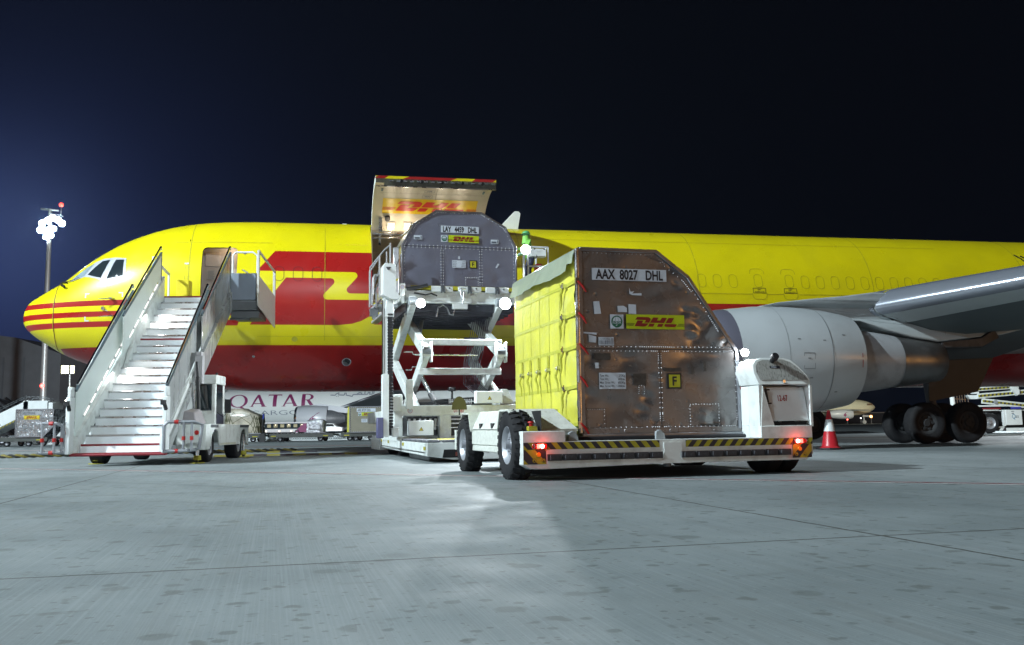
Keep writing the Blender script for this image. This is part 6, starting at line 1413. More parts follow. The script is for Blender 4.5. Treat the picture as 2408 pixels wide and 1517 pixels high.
# ================================================================== OPERATOR on the loader
def person(loc, rz):
    bmh = bmesh.new(); lay = bmh.verts.layers.skin.verify()
    pts = {'pel': ((0, 0, .86), .15, .12), 'sp': ((-.03, 0, 1.02), .15, .125), 'ch': ((-.08, 0, 1.22), .18, .135), 'nk': ((-.10, 0, 1.38), .075, .075), 'hd': ((-.12, 0, 1.46), .085, .09), 'hd2': ((-.13, 0, 1.56), .095, .10), 'hd3': ((-.13, 0, 1.63), .07, .07),
           'shl': ((-.09, .17, 1.32), .085, .08), 'ell': ((-.16, .24, 1.07), .06, .06), 'wrl': ((-.36, .20, .99), .042, .042), 'shr': ((-.09, -.17, 1.32), .085, .08), 'elr': ((-.20, -.25, 1.10), .06, .06), 'wrr': ((-.42, -.20, 1.10), .042, .042),
           'hl': ((0, .10, .82), .105, .10), 'kl': ((-.16, .13, .46), .072, .072), 'al': ((.02, .13, .09), .050, .050), 'tl': ((-.15, .14, .045), .042, .035), 'hr': ((0, -.10, .82), .105, .10), 'kr': ((-.10, -.14, .45), .072, .072), 'ar': ((.10, -.14, .09), .050, .050), 'tr': ((-.07, -.15, .045), .042, .035)}
    V_ = {}
    for k, (p, rx, ry) in pts.items():
        v = bmh.verts.new(p); V_[k] = v; v[lay].radius = (rx, ry)
    V_['pel'][lay].use_root = True
    for a, b_ in (('pel', 'sp'), ('sp', 'ch'), ('ch', 'nk'), ('nk', 'hd'), ('hd', 'hd2'), ('hd2', 'hd3'), ('ch', 'shl'), ('shl', 'ell'), ('ell', 'wrl'), ('ch', 'shr'), ('shr', 'elr'), ('elr', 'wrr'), ('pel', 'hl'), ('hl', 'kl'), ('kl', 'al'), ('al', 'tl'), ('pel', 'hr'), ('hr', 'kr'), ('kr', 'ar'), ('ar', 'tr')): bmh.edges.new((V_[a], V_[b_]))
    me = bpy.data.meshes.new('p'); bmh.to_mesh(me); bmh.free(); o = bpy.data.objects.new('p', me); COL.objects.link(o)
    o.modifiers.new('s', 'SKIN').use_smooth_shade = True; o.modifiers.new('d', 'SUBSURF').levels = 2
    dg = bpy.context.evaluated_depsgraph_get(); me2 = bpy.data.meshes.new_from_object(o.evaluated_get(dg)); bpy.data.objects.remove(o)
    hv = mat('hi_vis_green', (.22, .56, .08), .55, bump=.3, bscale=18); nv = mat('navy_cloth', (.018, .022, .06), .75, bump=.3, bscale=18); rf_ = mat('reflective_band', (.55, .68, .72), .3, .3); boot = black
    for m_ in (hv, nv, rf_, boot, mat('skin', (.35, .2, .13), .6)): me2.materials.append(m_)
    for p in me2.polygons:
        c = p.center; m_ = 0
        if c.z < .12: m_ = 3
        elif c.z < .90 and not (c.x < -.25): m_ = 2 if (.20 < c.z < .25 or .30 < c.z < .34) else 1
        elif c.z > 1.40: m_ = 0
        elif (1.02 < c.z < 1.07 or .92 < c.z < .96) and c.x > -.3: m_ = 2
        elif c.x < -.26 and (-.30 > c.x > -.34): m_ = 2
        if abs(c.y) > .13 and 1.14 < c.z < 1.19: m_ = 2
        p.material_index = m_
    me2.polygons.foreach_set('use_smooth', [True] * len(me2.polygons))
    o = bpy.data.objects.new('person', me2); COL.objects.link(o); o.location = loc; o.rotation_euler = (0, 0, rz)
    tag(o, 'person in bright green hi-vis jacket, cap and face scarf standing on the loader', 'person')
    h = MB(); h.ball((-.13, 0, 1.60), .118, 18, 0, (1, .93, .75)); h.lathe([(.118, 0), (.15, -.012), (.117, -.02)], (-.145, 0, 1.60), (0, 0, 1), 20); h.build('cap', mat('green_cap', (.10, .42, .16), .6), o)
    g = MB(); g.ball((-.19, 0, 1.535), .058, 12, 0, (.7, 1.35, .42)); g.build('dark_goggles', mat('goggle_dark', (.01, .02, .03), .2), o)
    s = MB(); s.lathe([(.10, .17), (.108, .11), (.115, .05), (.135, -.02), (.15, -.06), (.11, -.07)], (-.125, 0, 1.36), (-.06, 0, 1), 18); s.build('face_scarf', hv, o)
    for sy in (1, -1):
        w_ = Vector((-.36, .20, .99)) if sy > 0 else Vector((-.42, -.20, 1.10)); hn = MB(); d = Vector((-.1, 0, -.02)); hn.ball(w_ + d * .5, .045, 10, 0, (1.1, .9, .55))
        for f_ in range(4): b0_ = w_ + d + Vector((-.0, (f_ - 1.5) * .020, 0)); hn.tube([b0_ + Vector((.03, 0, 0)), b0_ + Vector((-.03 - .006 * (f_ in (1, 2)), 0, -.008)), b0_ + Vector((-.055, 0, -.035))], [.011, .010, .008], 6)
        hn.tube([w_ + d * .3 + Vector((0, sy * .035, 0)), w_ + d * .8 + Vector((0, sy * .062, -.01)), w_ + d * 1.1 + Vector((0, sy * .058, -.03))], [.013, .011, .008], 6); hn.build('gloved_hand', nv, o)
    cl = MB(); cl.lathe([(.19, 0), (.205, .04), (.20, .10), (.17, .12)], (-.02, 0, .86), (-.08, 0, 1), 20); cl.build('jacket_hem', hv, o)
    return o
def LW(a, b, z): c, s = math.cos(TRZ), math.sin(TRZ); return Vector((-1.74 + a * c - b * s, 18.9 + a * s + b * c, z))
person(LW(4.46, 7.35, 4.73), R(10))

# ================================================================== PASSENGER STAIRS
SRZ = R(4.0)
PS = thing('passenger_stairs', 'white motorised passenger stairs with lit handrails parked at the crew door', 'stairs vehicle', (-8.30, 20.0, 0), SRZ)
hw = .84; treadm = mat('ribbed_tread', (.82, .86, .88), .42, .0, var=.04, bump=.25, bscale=60, stretch=(.05, 1, 1), dirt=.15, dcol=(.4, .4, .4))
def spart(mb, name, m, parent=None, **k): return mb.build(name, m, parent or PS, **k)
N1, R1, T1 = 13, .196, .254
def steps(name, y0, z0, n, rise, tread, w, last_red=True, first_red=False, w0=None):
    w0 = -w if w0 is None else w0
    for k in range(n + 1):
        z = z0 + rise * k; y = y0 + tread * k
        s = MB(); s.add([(w0, y + .03, z - rise + .0), (w, y + .03, z - rise), (w, y, z - .035), (w0, y, z - .035)], [(0, 1, 2, 3)], 0)
        s.add([(w0, y, z), (w, y, z), (w, y + tread + .06, z), (w0, y + tread + .06, z)], [(0, 1, 2, 3)], 0)
        so = s.build(name, treadm, PS, smooth=0)
        e = MB(); e.box(w0, w, y - .012, y + .03, z - .038, z + .003); e.build('step_nosing', darkred if (k == n and last_red) or (k == 0 and first_red) else steel, so, bevel=.005)
steps('step', 0.0, .46, N1, R1, T1, .83, True, True)
yU = N1 * T1 + .14; zU = .46 + N1 * R1
steps('step', yU, zU + .10 + .0, 6, .205, .29, .93, True, False, -.72)
ZP = zU + .10 + 6 * .205; YP = yU + 6 * .29
print('stairs top', ZP, YP)
# stringers
st = MB(); sl1 = R1 / T1
for sx_ in (-1, 1):
    x0 = sx_ * .83; x1 = sx_ * .98
    st.hexa([(min(x0, x1), -.15, .26), (max(x0, x1), -.15, .26), (max(x0, x1), N1 * T1 + .1, zU - .25), (min(x0, x1), N1 * T1 + .1, zU - .25), (min(x0, x1), -.15, .62), (max(x0, x1), -.15, .62), (max(x0, x1), N1 * T1 + .1, zU + .28), (min(x0, x1), N1 * T1 + .1, zU + .28)])
spart(st, 'lower_stringer', white, bevel=.01)
st = MB()
for sx_ in (-1, 1):
    x0 = -.72 if sx_ < 0 else .93; x1 = x0 + sx_ * .1; a, b_ = min(x0, x1), max(x0, x1)
    st.hexa([(a, yU - 1.2, zU - 1.0), (b_, yU - 1.2, zU - 1.0), (b_, YP, ZP - .35), (a, YP, ZP - .35), (a, yU - .4, zU + .18), (b_, yU - .4, zU + .18), (b_, YP, ZP + .55), (a, YP, ZP + .55)])
spart(st, 'upper_stringer', white, bevel=.01)
bp_ = MB(); bp_.tube([(-.98, -.20, .24), (.98, -.20, .24)], .03, 10); bp_.box(-.96, .96, -.18, -.02, .22, .28); spart(bp_, 'bottom_edge', darkred)
kk = MB(); kk.add([(-.83, -.02, .27), (.83, -.02, .27), (.83, 0, .42), (-.83, 0, .42)], [(0, 1, 2, 3)]); spart(kk, 'kick_board', treadm, smooth=0)
# balustrades (panel + handrail + lights), lower and upper; panels are parallelograms
def lerp(a, b_, t): return a + (b_ - a) * t
lo_b, lo_t = (-.10, .62), (3.18, 3.10)
def balus(sx_, x, ya, za, yb, zb, h, name, mpan, closed_bottom):
    p = MB(); t = .03
    pts_ = [(ya, za), (yb, zb), (yb, zb + h), (ya + .02, za + h)]
    p.hexa([(x - t / 2, ya, za), (x + t / 2, ya, za), (x + t / 2, yb, zb), (x - t / 2, yb, zb), (x - t / 2, ya, za + h), (x + t / 2, ya, za + h), (x + t / 2, yb, zb + h), (x - t / 2, yb, zb + h)])
    po_ = spart(p, name, mpan, bevel=.005)
    fr_ = MB(); fr_.bar((x, ya - .02, za + h), (x, yb + .02, zb + h), .05, .04); fr_.bar((x, yb, zb), (x, yb, zb + h), .05, .04); fr_.build('panel_frame', mat('frame_dark_teal', (.10, .14, .16), .35, .5), po_)
    hr = MB(); hr.tube([(x, ya + .05, za + h + .13), (x, yb - .06, zb + h + .13), (x, yb + .0, zb + h + .08)], .028, 10); hr.tube([(x, yb - .06, zb + h + .13), (x, yb - .05, zb + h + .13)], .036, 10)
    for k in range(4):
        q = (k + .5) / 4; hr.bar((x, lerp(ya, yb, q), lerp(za, zb, q) + h), (x, lerp(ya, yb, q), lerp(za, zb, q) + h + .12), .02, .02)
    hr.build('handrail', chrome, po_)
    return po_
insm = mat('pale_panel_inner', (.78, .86, .83), .45, var=.03); outm = mat('brushed_panel_outer', (.42, .44, .44), .28, .35, var=.12, vscale=2, stretch=(1, 1, .2), rvar=.06)
lp_ = balus(-1, -.92, -.12, .62, 3.25, 3.25, .96, 'balustrade_panel', insm, True)
rp_ = balus(1, .92, -.12, .62, 3.25, 3.25, .96, 'balustrade_panel', outm, True)
lp2 = balus(-1, -.78, 2.2, 2.45, 5.0, 4.50, 1.0, 'balustrade_panel', insm, False)
rp2 = balus(1, 1.05, 2.2, 2.45, 5.0, 4.50, 1.0, 'balustrade_panel', outm, False)
for (x, ya, za, yb, zb, par, segs) in ((-.895, .25, 1.05, 3.1, 3.28, lp_, 8), (-.755, 2.55, 2.95, 4.7, 4.62, lp2, 6)):
    s = MB(); s.bar((x - .008, ya, za), (x - .008, yb, zb), .015, .03); s.build('light_channel', steel, par)
    for k in range(segs):
        b_ = MB(); q0 = (k + .15) / segs; q1 = (k + .80) / segs
        for j in range(7):
            q = q0 + (q1 - q0) * j / 6; y = lerp(ya, yb, q); z = lerp(za, zb, q); b_.ball((x + .004, y, z), .020, 8)
        b_.build('led_strip', strip, par)
    lamp('stair_led_light', 'AREA', (x + .1, (ya + yb) / 2, (za + zb) / 2), 16, (1, .97, .92), .1, parent=PS).rotation_euler = (0, R(-60), 0)
# end posts with handles and lamps
for sx_ in (-1, 1):
    x = sx_ * .98
    e = MB(); e.box(x - .05, x + .05, -.36, -.12, .26, 1.45); e.box(x - .04, x + .04, -.32, -.12, 1.45, 1.66); eo = spart(e, 'end_post', whitec, bevel=.02, seg=2)
    h = MB(); h.tube([(x - .02, -.375, .92), (x - .02, -.40, .90), (x - .02, -.40, .70), (x - .02, -.375, .68)], .012, 6); h.build('grab_handle', steel, eo)
    c = MB(); c.box(x - .06, x + .03, -.46, -.36, 1.26, 1.36); c.bar((x, -.37, 1.28), (x + .05, -.42, 1.16), .06, .05); c.build('proximity_sensor', black, eo)
# looped bumper rails
for sx_ in (-1, 1):
    bx0, bx1 = (sx_ * 1.02, sx_ * 1.02 + (-.38 if sx_ < 0 else .0)); b_ = MB()
    if sx_ < 0: P = [(-1.0, -.32, .30), (-1.50, -.45, .30), (-1.52, -.45, .32)]; P2 = [(-1.03, -.3, .40), (-1.06, -.40, .84), (-1.16, -.45, .90), (-1.44, -.45, .90)]; posts = [(-1.44, -.45), (-1.20, -.45), (-1.08, -.38)]
    else: P = [(1.0, -.48, .30), (1.45, -.42, .30), (1.62, -.2, .32)]; P2 = [(1.02, -.5, .33), (1.02, -.5, .82), (1.10, -.5, .90), (1.58, -.35, .90), (1.72, -.18, .84), (1.66, -.2, .32)]; posts = [(1.40, -.42), (1.55, -.36)]
    b_.tube(P, .035, 10); b_.tube(P2, .035, 10)
    for px_, py_ in posts: b_.tube([(px_, py_, .30), (px_, py_, .90)], .028, 8)
    bo = spart(b_, 'bumper_rail', mat('rail_grey', (.33, .35, .38), .4, .5))
    r_ = MB(); bandc = [((P2[-2] if sx_ < 0 else P2[2]), None)]
    for a_, b2_, rr0 in [((px_, py_, .52), (px_, py_, .60), .037) for px_, py_ in posts] + [((sx_ * 1.30, -.46, .90), (sx_ * 1.22, -.47, .90), .042), ((sx_ * 1.30, -.44, .30), (sx_ * 1.22, -.44, .30), .042)]:
        r_ = MB(); r_.cyl(a_, b2_, rr0, rr0, 10); r_.build('red_band', redp, bo)
# top platform, side rails, grey cabinet, yellow post, canopy arms
tpf = MB(); tpf.box(-.95, 1.75, YP + .02, YP + 1.35, ZP - .16, ZP - .02); spart(tpf, 'top_platform', grey, bevel=.01)
cab_ = MB(); cab_.box(1.02, 1.72, YP - .02, YP + .55, ZP - .12, ZP + .62); spart(cab_, 'side_cabinet', mat('blue_grey_cabinet', (.22, .26, .32), .4, var=.06), bevel=.015)
cu_ = MB(); cu_.box(.98, 1.78, YP - .05, YP + 1.1, ZP - .40, ZP - .16); cu_.box(1.05, 1.8, YP, YP + 1.0, ZP - .60, ZP - .42); cu_.bar((1.0, YP + .1, ZP - .62), (1.55, YP + .1, ZP - .62), .06, .06); spart(cu_, 'extension_gear', dgrey, bevel=.01)
yb2 = MB(); yb2.box(-.52, -.18, YP + .35, YP + .7, ZP - .0, ZP + .50); spart(yb2, 'yellow_pad', mat('pad_yellow', (.80, .66, .02), .5), bevel=.01)
sd = MB(); sd.box(1.80, 1.86, YP - .35, YP - .27, ZP + .02, ZP + 1.2); sd.bar((1.83, YP - .3, ZP + 1.18), (1.98, YP + 1.3, ZP + .86), .05, .06); sd.box(1.93, 2.0, YP + 1.25, YP + 1.32, ZP + .1, ZP + .88); sd.hexa([(1.80, YP - .3, ZP - .3), (1.83, YP - .3, ZP - .3), (2.0, YP + 1.3, ZP - .75), (1.97, YP + 1.3, ZP - .75), (1.80, YP - .3, ZP + .55), (1.83, YP - .3, ZP + .55), (2.0, YP + 1.3, ZP + .15), (1.97, YP + 1.3, ZP + .15)])
spart(sd, 'sliding_side_rail', mat('pale_side_panel', (.60, .60, .56), .4, var=.05), bevel=.008)
hr = MB(); hr.tube([(1.08, YP + .0, ZP + .62), (1.08, YP, ZP + 1.12), (1.16, YP, ZP + 1.2), (1.62, YP, ZP + 1.2), (1.74, YP, ZP + 1.1), (1.74, YP, ZP + .62)], .028, 8); hr.bar((1.5, YP - .05, ZP + .62), (1.36, YP - .12, ZP + .70), .04, .03); spart(hr, 'hoop_rail', whitec)
ls = MB(); ls.box(-1.00, -.93, YP - .25, YP - .17, ZP - .3, ZP + 1.05); ls.bar((-.97, YP - .21, ZP + 1.0), (-.88, YP + .9, ZP + .75), .06, .06); ls.bar((-.97, YP - .21, ZP + .0), (-.88, YP + .9, ZP + .0), .06, .06); ls.bar((-.88, YP + .9, ZP - .1), (-.88, YP + .9, ZP + .78), .05, .05); spart(ls, 'sliding_side_rail', whitec, bevel=.006)
# chassis and cab
chm = MB()
chm.box(-1.05, .92, 1.05, 5.2, .40, .70)
chm.prism([(.95, .29), (1.60, .29), (1.60, .85), (.95, .85)], (0, .62, 0), (1, 0, 0), (0, 0, 1), (0, .38, 0))
cho = spart(chm, 'chassis', white, bevel=.02, seg=2)
sp2 = MB()
def arch(y0, y1, z0, z1, yc, r, h):
    return [(y0, z0)] + [(yc - r, z0)] + [(yc + r * math.cos(R(a)), z0 + h * math.sin(R(a))) for a in range(180, -1, -15)] + [(y1, z0), (y1, z1), (y0, z1)]
sp2.prism(arch(1.0, 3.0, .36, .85, 1.48, .40, .38), (1.56, 0, 0), (0, 1, 0), (0, 0, 1), (.04, 0, 0)); sp2.prism(arch(3.002, 5.0, .36, .85, 4.45, .42, .38), (1.56, 0, 0), (0, 1, 0), (0, 0, 1), (.04, 0, 0)); sp2.box(.95, 1.56, 1.0, 5.0, .81, .85); sp2.box(1.0, 1.60, 4.98, 5.03, .30, .85); spart(sp2, 'side_skirt', white, bevel=.01)
rw = MB(); rw.cyl((1.40, .618, .67), (1.40, .60, .67), .05, .05, 20); rw.build('round_reflector', mat('reflector_red', (.5, .01, .01), .3), cho)
hz2 = MB(); hazard(hz2, plane_fn((1.602, 1.95, .37), (0, 1, 0), n=(.002, 0, 0)), 1.6, .05, .10, 0.0, 0, 1); spart(hz2, 'hazard_stripe', [mat('pale_yellow', (.6, .55, .3), .5), paper], smooth=0)
gp = MB(); gp.box(1.50, 1.605, 1.01, 1.7, .78, .845); gp.box(1.52, 1.61, 4.0, 5.04, .78, .845); spart(gp, 'dark_trim', dgrey)
for (x, y) in ((-.95, 1.48), (1.33, 1.48), (-.97, 4.45), (1.33, 4.45)): road_wheel(PS, (x, y, .37), (-1 if x < 0 else 1, 0, 0), .37, .30, .21)
for (x, y) in ((-.98, 1.32), (1.40, .70), (1.50, 4.92)):
    j = MB(); j.cyl((x, y, .17), (x, y, .6), .04, .04, 14, 0); j.cyl((x, y, .07), (x, y, .17), .085, .075, 16, 1); j.cyl((x, y, .0), (x, y, .02), .16, .16, 20, 1); j.cyl((x, y, .02), (x, y, .08), .035, .035, 10, 2); spart(j, 'stabiliser_jack', [chrome, hazy, black])
def cabf():
    m_ = MB(); x0, x1, y0, y1, z0, z1 = .98, 1.44, 2.05, 2.95, .85, 1.98
    t = .05
    m_.box(x0, x1, y0, y0 + t, z0, 1.18); m_.box(x1 - t, x1, y0 + .001, y1, z0, 1.10); m_.box(x0, x0 + t, y0, y1, z0, z1); m_.box(x0, x1, y1 - t, y1, z0, z1)
    m_.box(x1 - .09, x1, y0 - .002, y0 + .12, z0, z1); m_.box(x1 - t, x1 + .002, y1 - .10, y1, 1.1, z1)
    m_.box(x0 - .02, x1 + .02, y0 - .03, y1 + .02, 1.80, 2.02)
    return m_
cab = spart(cabf(), 'cab', white, bevel=.02, seg=2)
g = MB(); g.box(1.03, 1.36, 2.07, 2.08, 1.17, 1.81); g.build('cab_window', glass, cab); g = MB(); g.box(1.41, 1.425, 2.17, 2.86, 1.08, 1.81); g.build('cab_window', glass, cab)
g = MB(); g.box(1.42, 1.447, 2.17, 2.86, .86, 1.10); g.build('door_panel', mat('navy_panel', (.03, .03, .05), .4), cab)
g = MB(); g.tube([(1.44, 2.15, 1.15), (1.60, 2.2, 1.02), (1.66, 2.2, 1.12)], .010, 6); g.box(1.62, 1.76, 2.2, 2.25, 1.12, 1.44); g.build('wing_mirror', black, cab, bevel=.02, seg=2)
g = MB(); g.cyl((1.12, 2.1, 2.02), (1.12, 2.1, 2.08), .04, .04, 12); g.build('roof_beacon', black, cab)
g = MB(); g.cyl((1.40, 2.3, 2.02), (1.40, 2.3, 2.08), .03, .03, 12); g.build('roof_beacon', black, cab)
cy = MB(); cy.cyl((1.22, 1.5, .86), (1.14, 1.6, 1.95), .045, .045, 16); cy.cyl((1.14, 1.6, 1.95), (1.10, 1.65, 2.3), .03, .03, 14); spart(cy, 'lift_ram', black)
mc = MB(); mc.hexa([(.98, .75, .85), (1.36, .75, .85), (1.36, 1.6, .85), (.98, 1.6, .85), (1.0, .9, 1.15), (1.26, .9, 1.12), (1.22, 1.6, 1.22), (1.0, 1.6, 1.22)]); spart(mc, 'engine_cover', mat('dull_grey_cover', (.30, .28, .29), .5, var=.1), bevel=.03, seg=2)
gi = MB(); gi.hexa([(.99, -.1, .30), (1.04, -.1, .30), (1.04, 3.5, 3.0), (.99, 3.5, 3.0), (.99, -.1, .52), (1.04, -.1, .52), (1.04, 3.5, 3.26), (.99, 3.5, 3.26)]); gi.hexa([(1.04, 2.0, 1.9), (1.14, 2.0, 1.9), (1.14, 4.9, 3.9), (1.04, 4.9, 3.9), (1.04, 2.0, 2.5), (1.14, 2.0, 2.5), (1.14, 4.9, 4.4), (1.04, 4.9, 4.4)]); spart(gi, 'lift_girder', outm)
bo2 = MB(); bo2.box(1.02, 1.20, 1.75, 1.95, 1.80, 2.45); bo2.box(1.03, 1.17, 1.78, 1.98, 2.45, 2.55); spart(bo2, 'ram_housing', mat('pale_grey', (.45, .45, .47), .4), bevel=.01)

# ================================================================== traffic cone
cn_ = MB(); cn_.lathe([(.24, .03), (.155, .15), (.04, .97), (.035, .99), (0, .99)], (0, 0, 0), (0, 0, 1), 32, 0)
cone = thing('traffic_cone', 'red cone with white band standing on the apron right of the transporter', 'cone', (8.04, 24.07, 0))
cn_ = MB(); cn_.lathe([(.27, .03), (.22, .07), (.205, .10), (.035, .985), (.02, .995), (0, .995)], (0, 0, 0), (0, 0, 1), 36); cn_.build('cone_body', mat('cone_red', (.50, .02, .03), .35, var=.08, dirt=.2, dcol=(.2, .03, .03)), cone, smooth=60)
cn_ = MB(); cn_.lathe([(.205 - (.46 - .10) * .192 + .004, .46), (.205 - (.76 - .10) * .192 + .004, .76)], (0, 0, 0), (0, 0, 1), 36); cn_.build('reflective_sleeve', mat('sleeve_white', (.72, .76, .76), .4, dirt=.25, dcol=(.4, .4, .4)), cone, smooth=60)
cn_ = MB(); cn_.prism([(.36 * math.cos(R(22.5 + 45 * k)), .36 * math.sin(R(22.5 + 45 * k))) for k in range(8)], (0, 0, .004), (1, 0, 0), (0, 1, 0), (0, 0, .04)); cn_.build('cone_base', black, cone, bevel=.01)

# ================================================================== BACKGROUND, LEFT
# high mast with lit floodlights
HM = thing('floodlight_mast', 'tall pale lamp mast with a lit cluster of floodlights beyond the nose', 'light mast', (-72.5, 145, 0))
m_ = MB(); m_.cyl((0, 0, 0), (0, 0, 35.0), .55, .30, 24); m_.build('mast_tube', mat('galvanised_mast', (.42, .44, .44), .4, .4, var=.05), HM)
m_ = MB(); m_.cyl((-1.5, 0, 35.9), (1.3, 0, 35.6), .16, .16, 8); m_.cyl((0, 0, 35), (0, 0, 35.9), .3, .22, 12); m_.bar((.2, 0, 35.2), (2.1, 0, 34.6), .12, .12); m_.cyl((1.7, 0, 34.8), (1.7, 0, 36.2), .07, .07, 8); m_.build('mast_head', grey, HM)
for (x, y, z) in ((1.6, -.6, 33.9), (.9, -.9, 34.2), (.1, -.9, 33.8), (-.8, -.8, 33.4), (-1.2, -.5, 32.4), (-.5, -.9, 32.2), (.3, -.9, 32.3), (.9, -.7, 32.5), (.5, -.6, 31.5), (2.1, -.4, 33.4), (-.1, -.7, 31.3)):
    h = MB(); h.box(x - .52, x + .52, y, y + .35, z - .42, z + .42); ho = h.build('floodlight', dgrey, HM, bevel=.04)
    g = MB(); g.cyl((x, y - .03, z), (x, y - .002, z), .46, .46, 16); g.build('lit_face', ledm, ho)
rl_ = MB(); rl_.ball((1.7, 0, 36.5), .33, 12); rl_.build('obstruction_light', redl, HM)
rl_ = MB(); rl_.ball((.1, -.6, 8.0), .33, 12); rl_.build('obstruction_light', redl, HM)
lamp('floodlight_mast_light', 'SPOT', (-72.3, 143.6, 33.2), 35000, (.80, .93, 1.0), .8, (-30, 40, 0), 130, .6)
# unseen masts added to carry the key and fill floodlights
for (x, y, h) in ((KEY[0], KEY[1], KEY[2]), (FILL[0], FILL[1], FILL[2]), (-20, 60.8, 30)):
    pass
for (x, y, h, t) in ((KEY[0] - 1.4, KEY[1] - .6, KEY[2], (0, 22)), (FILL2[0] + 1.2, FILL2[1] - 1.2, FILL2[2], (0, 0)), (FILL[0] - .3, FILL[1] - 1.4, FILL[2], (-6, 22))):
    M_ = thing('floodlight_mast', 'unseen lamp mast standing on the apron behind the camera', 'light mast', (x, y, 0), 0, 'unseen lamp masts behind the camera')
    q = MB(); q.cyl((0, 0, 0), (0, 0, h + 1), .55, .3, 20); q.build('mast_tube', MATS['galvanised_mast'], M_)
    q = MB(); q.bar((-1.2, 0, h + .6), (1.2, 0, h + .6), .3, .3); q.build('mast_head', grey, M_)
# hangar
HG = thing('hangar', 'dark grey hangar with sloping roof behind the floodlight mast', 'building', (-150, 200, 0))
h = MB(); h.prism([(-60, 0), (53.5, 0), (53.5, 17.6), (43.7, 21.2), (-60, 36)], (0, 0, 0), (1, 0, 0), (0, 0, 1), (0, 60, 0)); h.build('wall', mat('hangar_cladding', (.16, .18, .20), .7, var=.1, vscale=.4), HG)
h = MB()
for k in range(26): h.box(-60 + k * 4.4, -59.7 + k * 4.4, -.15, -.02, 0, 17)
h.build('cladding_rib', mat('cladding_rib', (.13, .15, .17), .7), HG)
h = MB()
for k in range(12):
    x0 = 33 + k * 2.2; h.bar((x0 - 9, -3, 11.5 - k * .35), (x0 + 2, -3, .5), .25, .25)
h.bar((22, -3, 12.5), (53, -3, 5.5), .4, .4); h.build('stay_cable', mat('dark_stay', (.012, .014, .016), .8), HG)
# small lamp post with two yellow floods
LP = thing('lamp_post', 'slim post with two bright yellow lamps left of the passenger stairs', 'lamp post', (-42.5, 90, 0))
q = MB(); q.cyl((0, 0, 0), (0, 0, 6.3), .10, .07, 12); q.build('post', MATS['galvanised_mast'], LP)
for (x0, x1) in ((-.78, -.12), (.10, .40)):
    q = MB(); q.box(x0 - .06, x1 + .06, -.05, .1, 6.34, 7.18); qo = q.build('lamp_head', dgrey, LP, bevel=.03)
    q = MB(); q.box(x0, x1, -.09, -.052, 6.4, 7.12); q.build('lit_face', yell, qo)
q = MB(); q.ball((.22, -.1, 4.9), .17, 12); q.build('amber_light', ambl, LP)
q = MB(); q.cyl((-.5, -.1, 1.95), (.35, -.1, 2.05), .07, .09, 10); q.bar((.3, 0, 2.4), (-.2, 0, 2.3), .05, .05); q.build('camera', MATS['galvanised_mast'], LP)
q = MB(); q.bar((.3, -.1, 4.0), (.75, -.1, 4.05), .05, .05); q.bar((.72, -.1, 4.0), (.35, -.1, 2.9), .12, .05); q.build('folded_arm', blackm, LP)
# far street light
SL = thing('street_lamp', 'small distant lamp glowing near the hangar corner', 'street lamp', (-47.2, 100, 0))
q = MB(); q.cyl((.5, 0, 0), (.5, 0, 4.2), .06, .05, 8); q.bar((.5, 0, 4.15), (.0, 0, 4.2), .05, .05); q.build('post', dgrey, SL); q = MB(); q.ball((-.1, -.1, 4.15), .24, 12, 0, (1.2, .8, .55)); q.build('lit_globe', E_('street_globe', (1, .95, .8), 12), SL)

def dolly(name, label, x0, x1, y, z1, wheels, color, rz=0, lat=True):
    D = thing(name, label, 'dolly', ((x0 + x1) / 2, y, 0), rz); w = (x1 - x0) / 2
    f = MB(); f.box(-w, w, -.9, .9, z1 - .16, z1 - .06); f.box(-w, w, -.95, -.88, z1 - .26, z1 - .02); f.build('frame', color, D, bevel=.01)
    rl = MB(); n = int((x1 - x0) / .22)
    for k in range(n): rl.cyl((-w + .11 + k * .22, -.85, z1 - .03), (-w + .11 + k * .22, .85, z1 - .03), .035, .035, 8)
    rl.build('roller', steel, D)
    for wx in wheels:
        for wy in (-.75, .75): road_wheel(D, (wx - (x0 + x1) / 2, wy, .17), (0, -1 if wy < 0 else 1, 0), .17, .14, .09, hub=False)
    k = MB(); k.tube([(w, 0, z1 - .15), (w + .55, 0, .2)], .035, 6); k.build('tow_bar', black, D)
    e = MB(); e.box(-w + .2, -w + .5, -.965, -.951, z1 - .20, z1 - .14); e.box(w - .6, w - .3, -.965, -.951, z1 - .20, z1 - .14); e.build('yellow_reflector', hazy, D)
    return D
dgreen = mat('dolly_olive', (.06, .065, .06), .5, var=.2, dirt=.3)
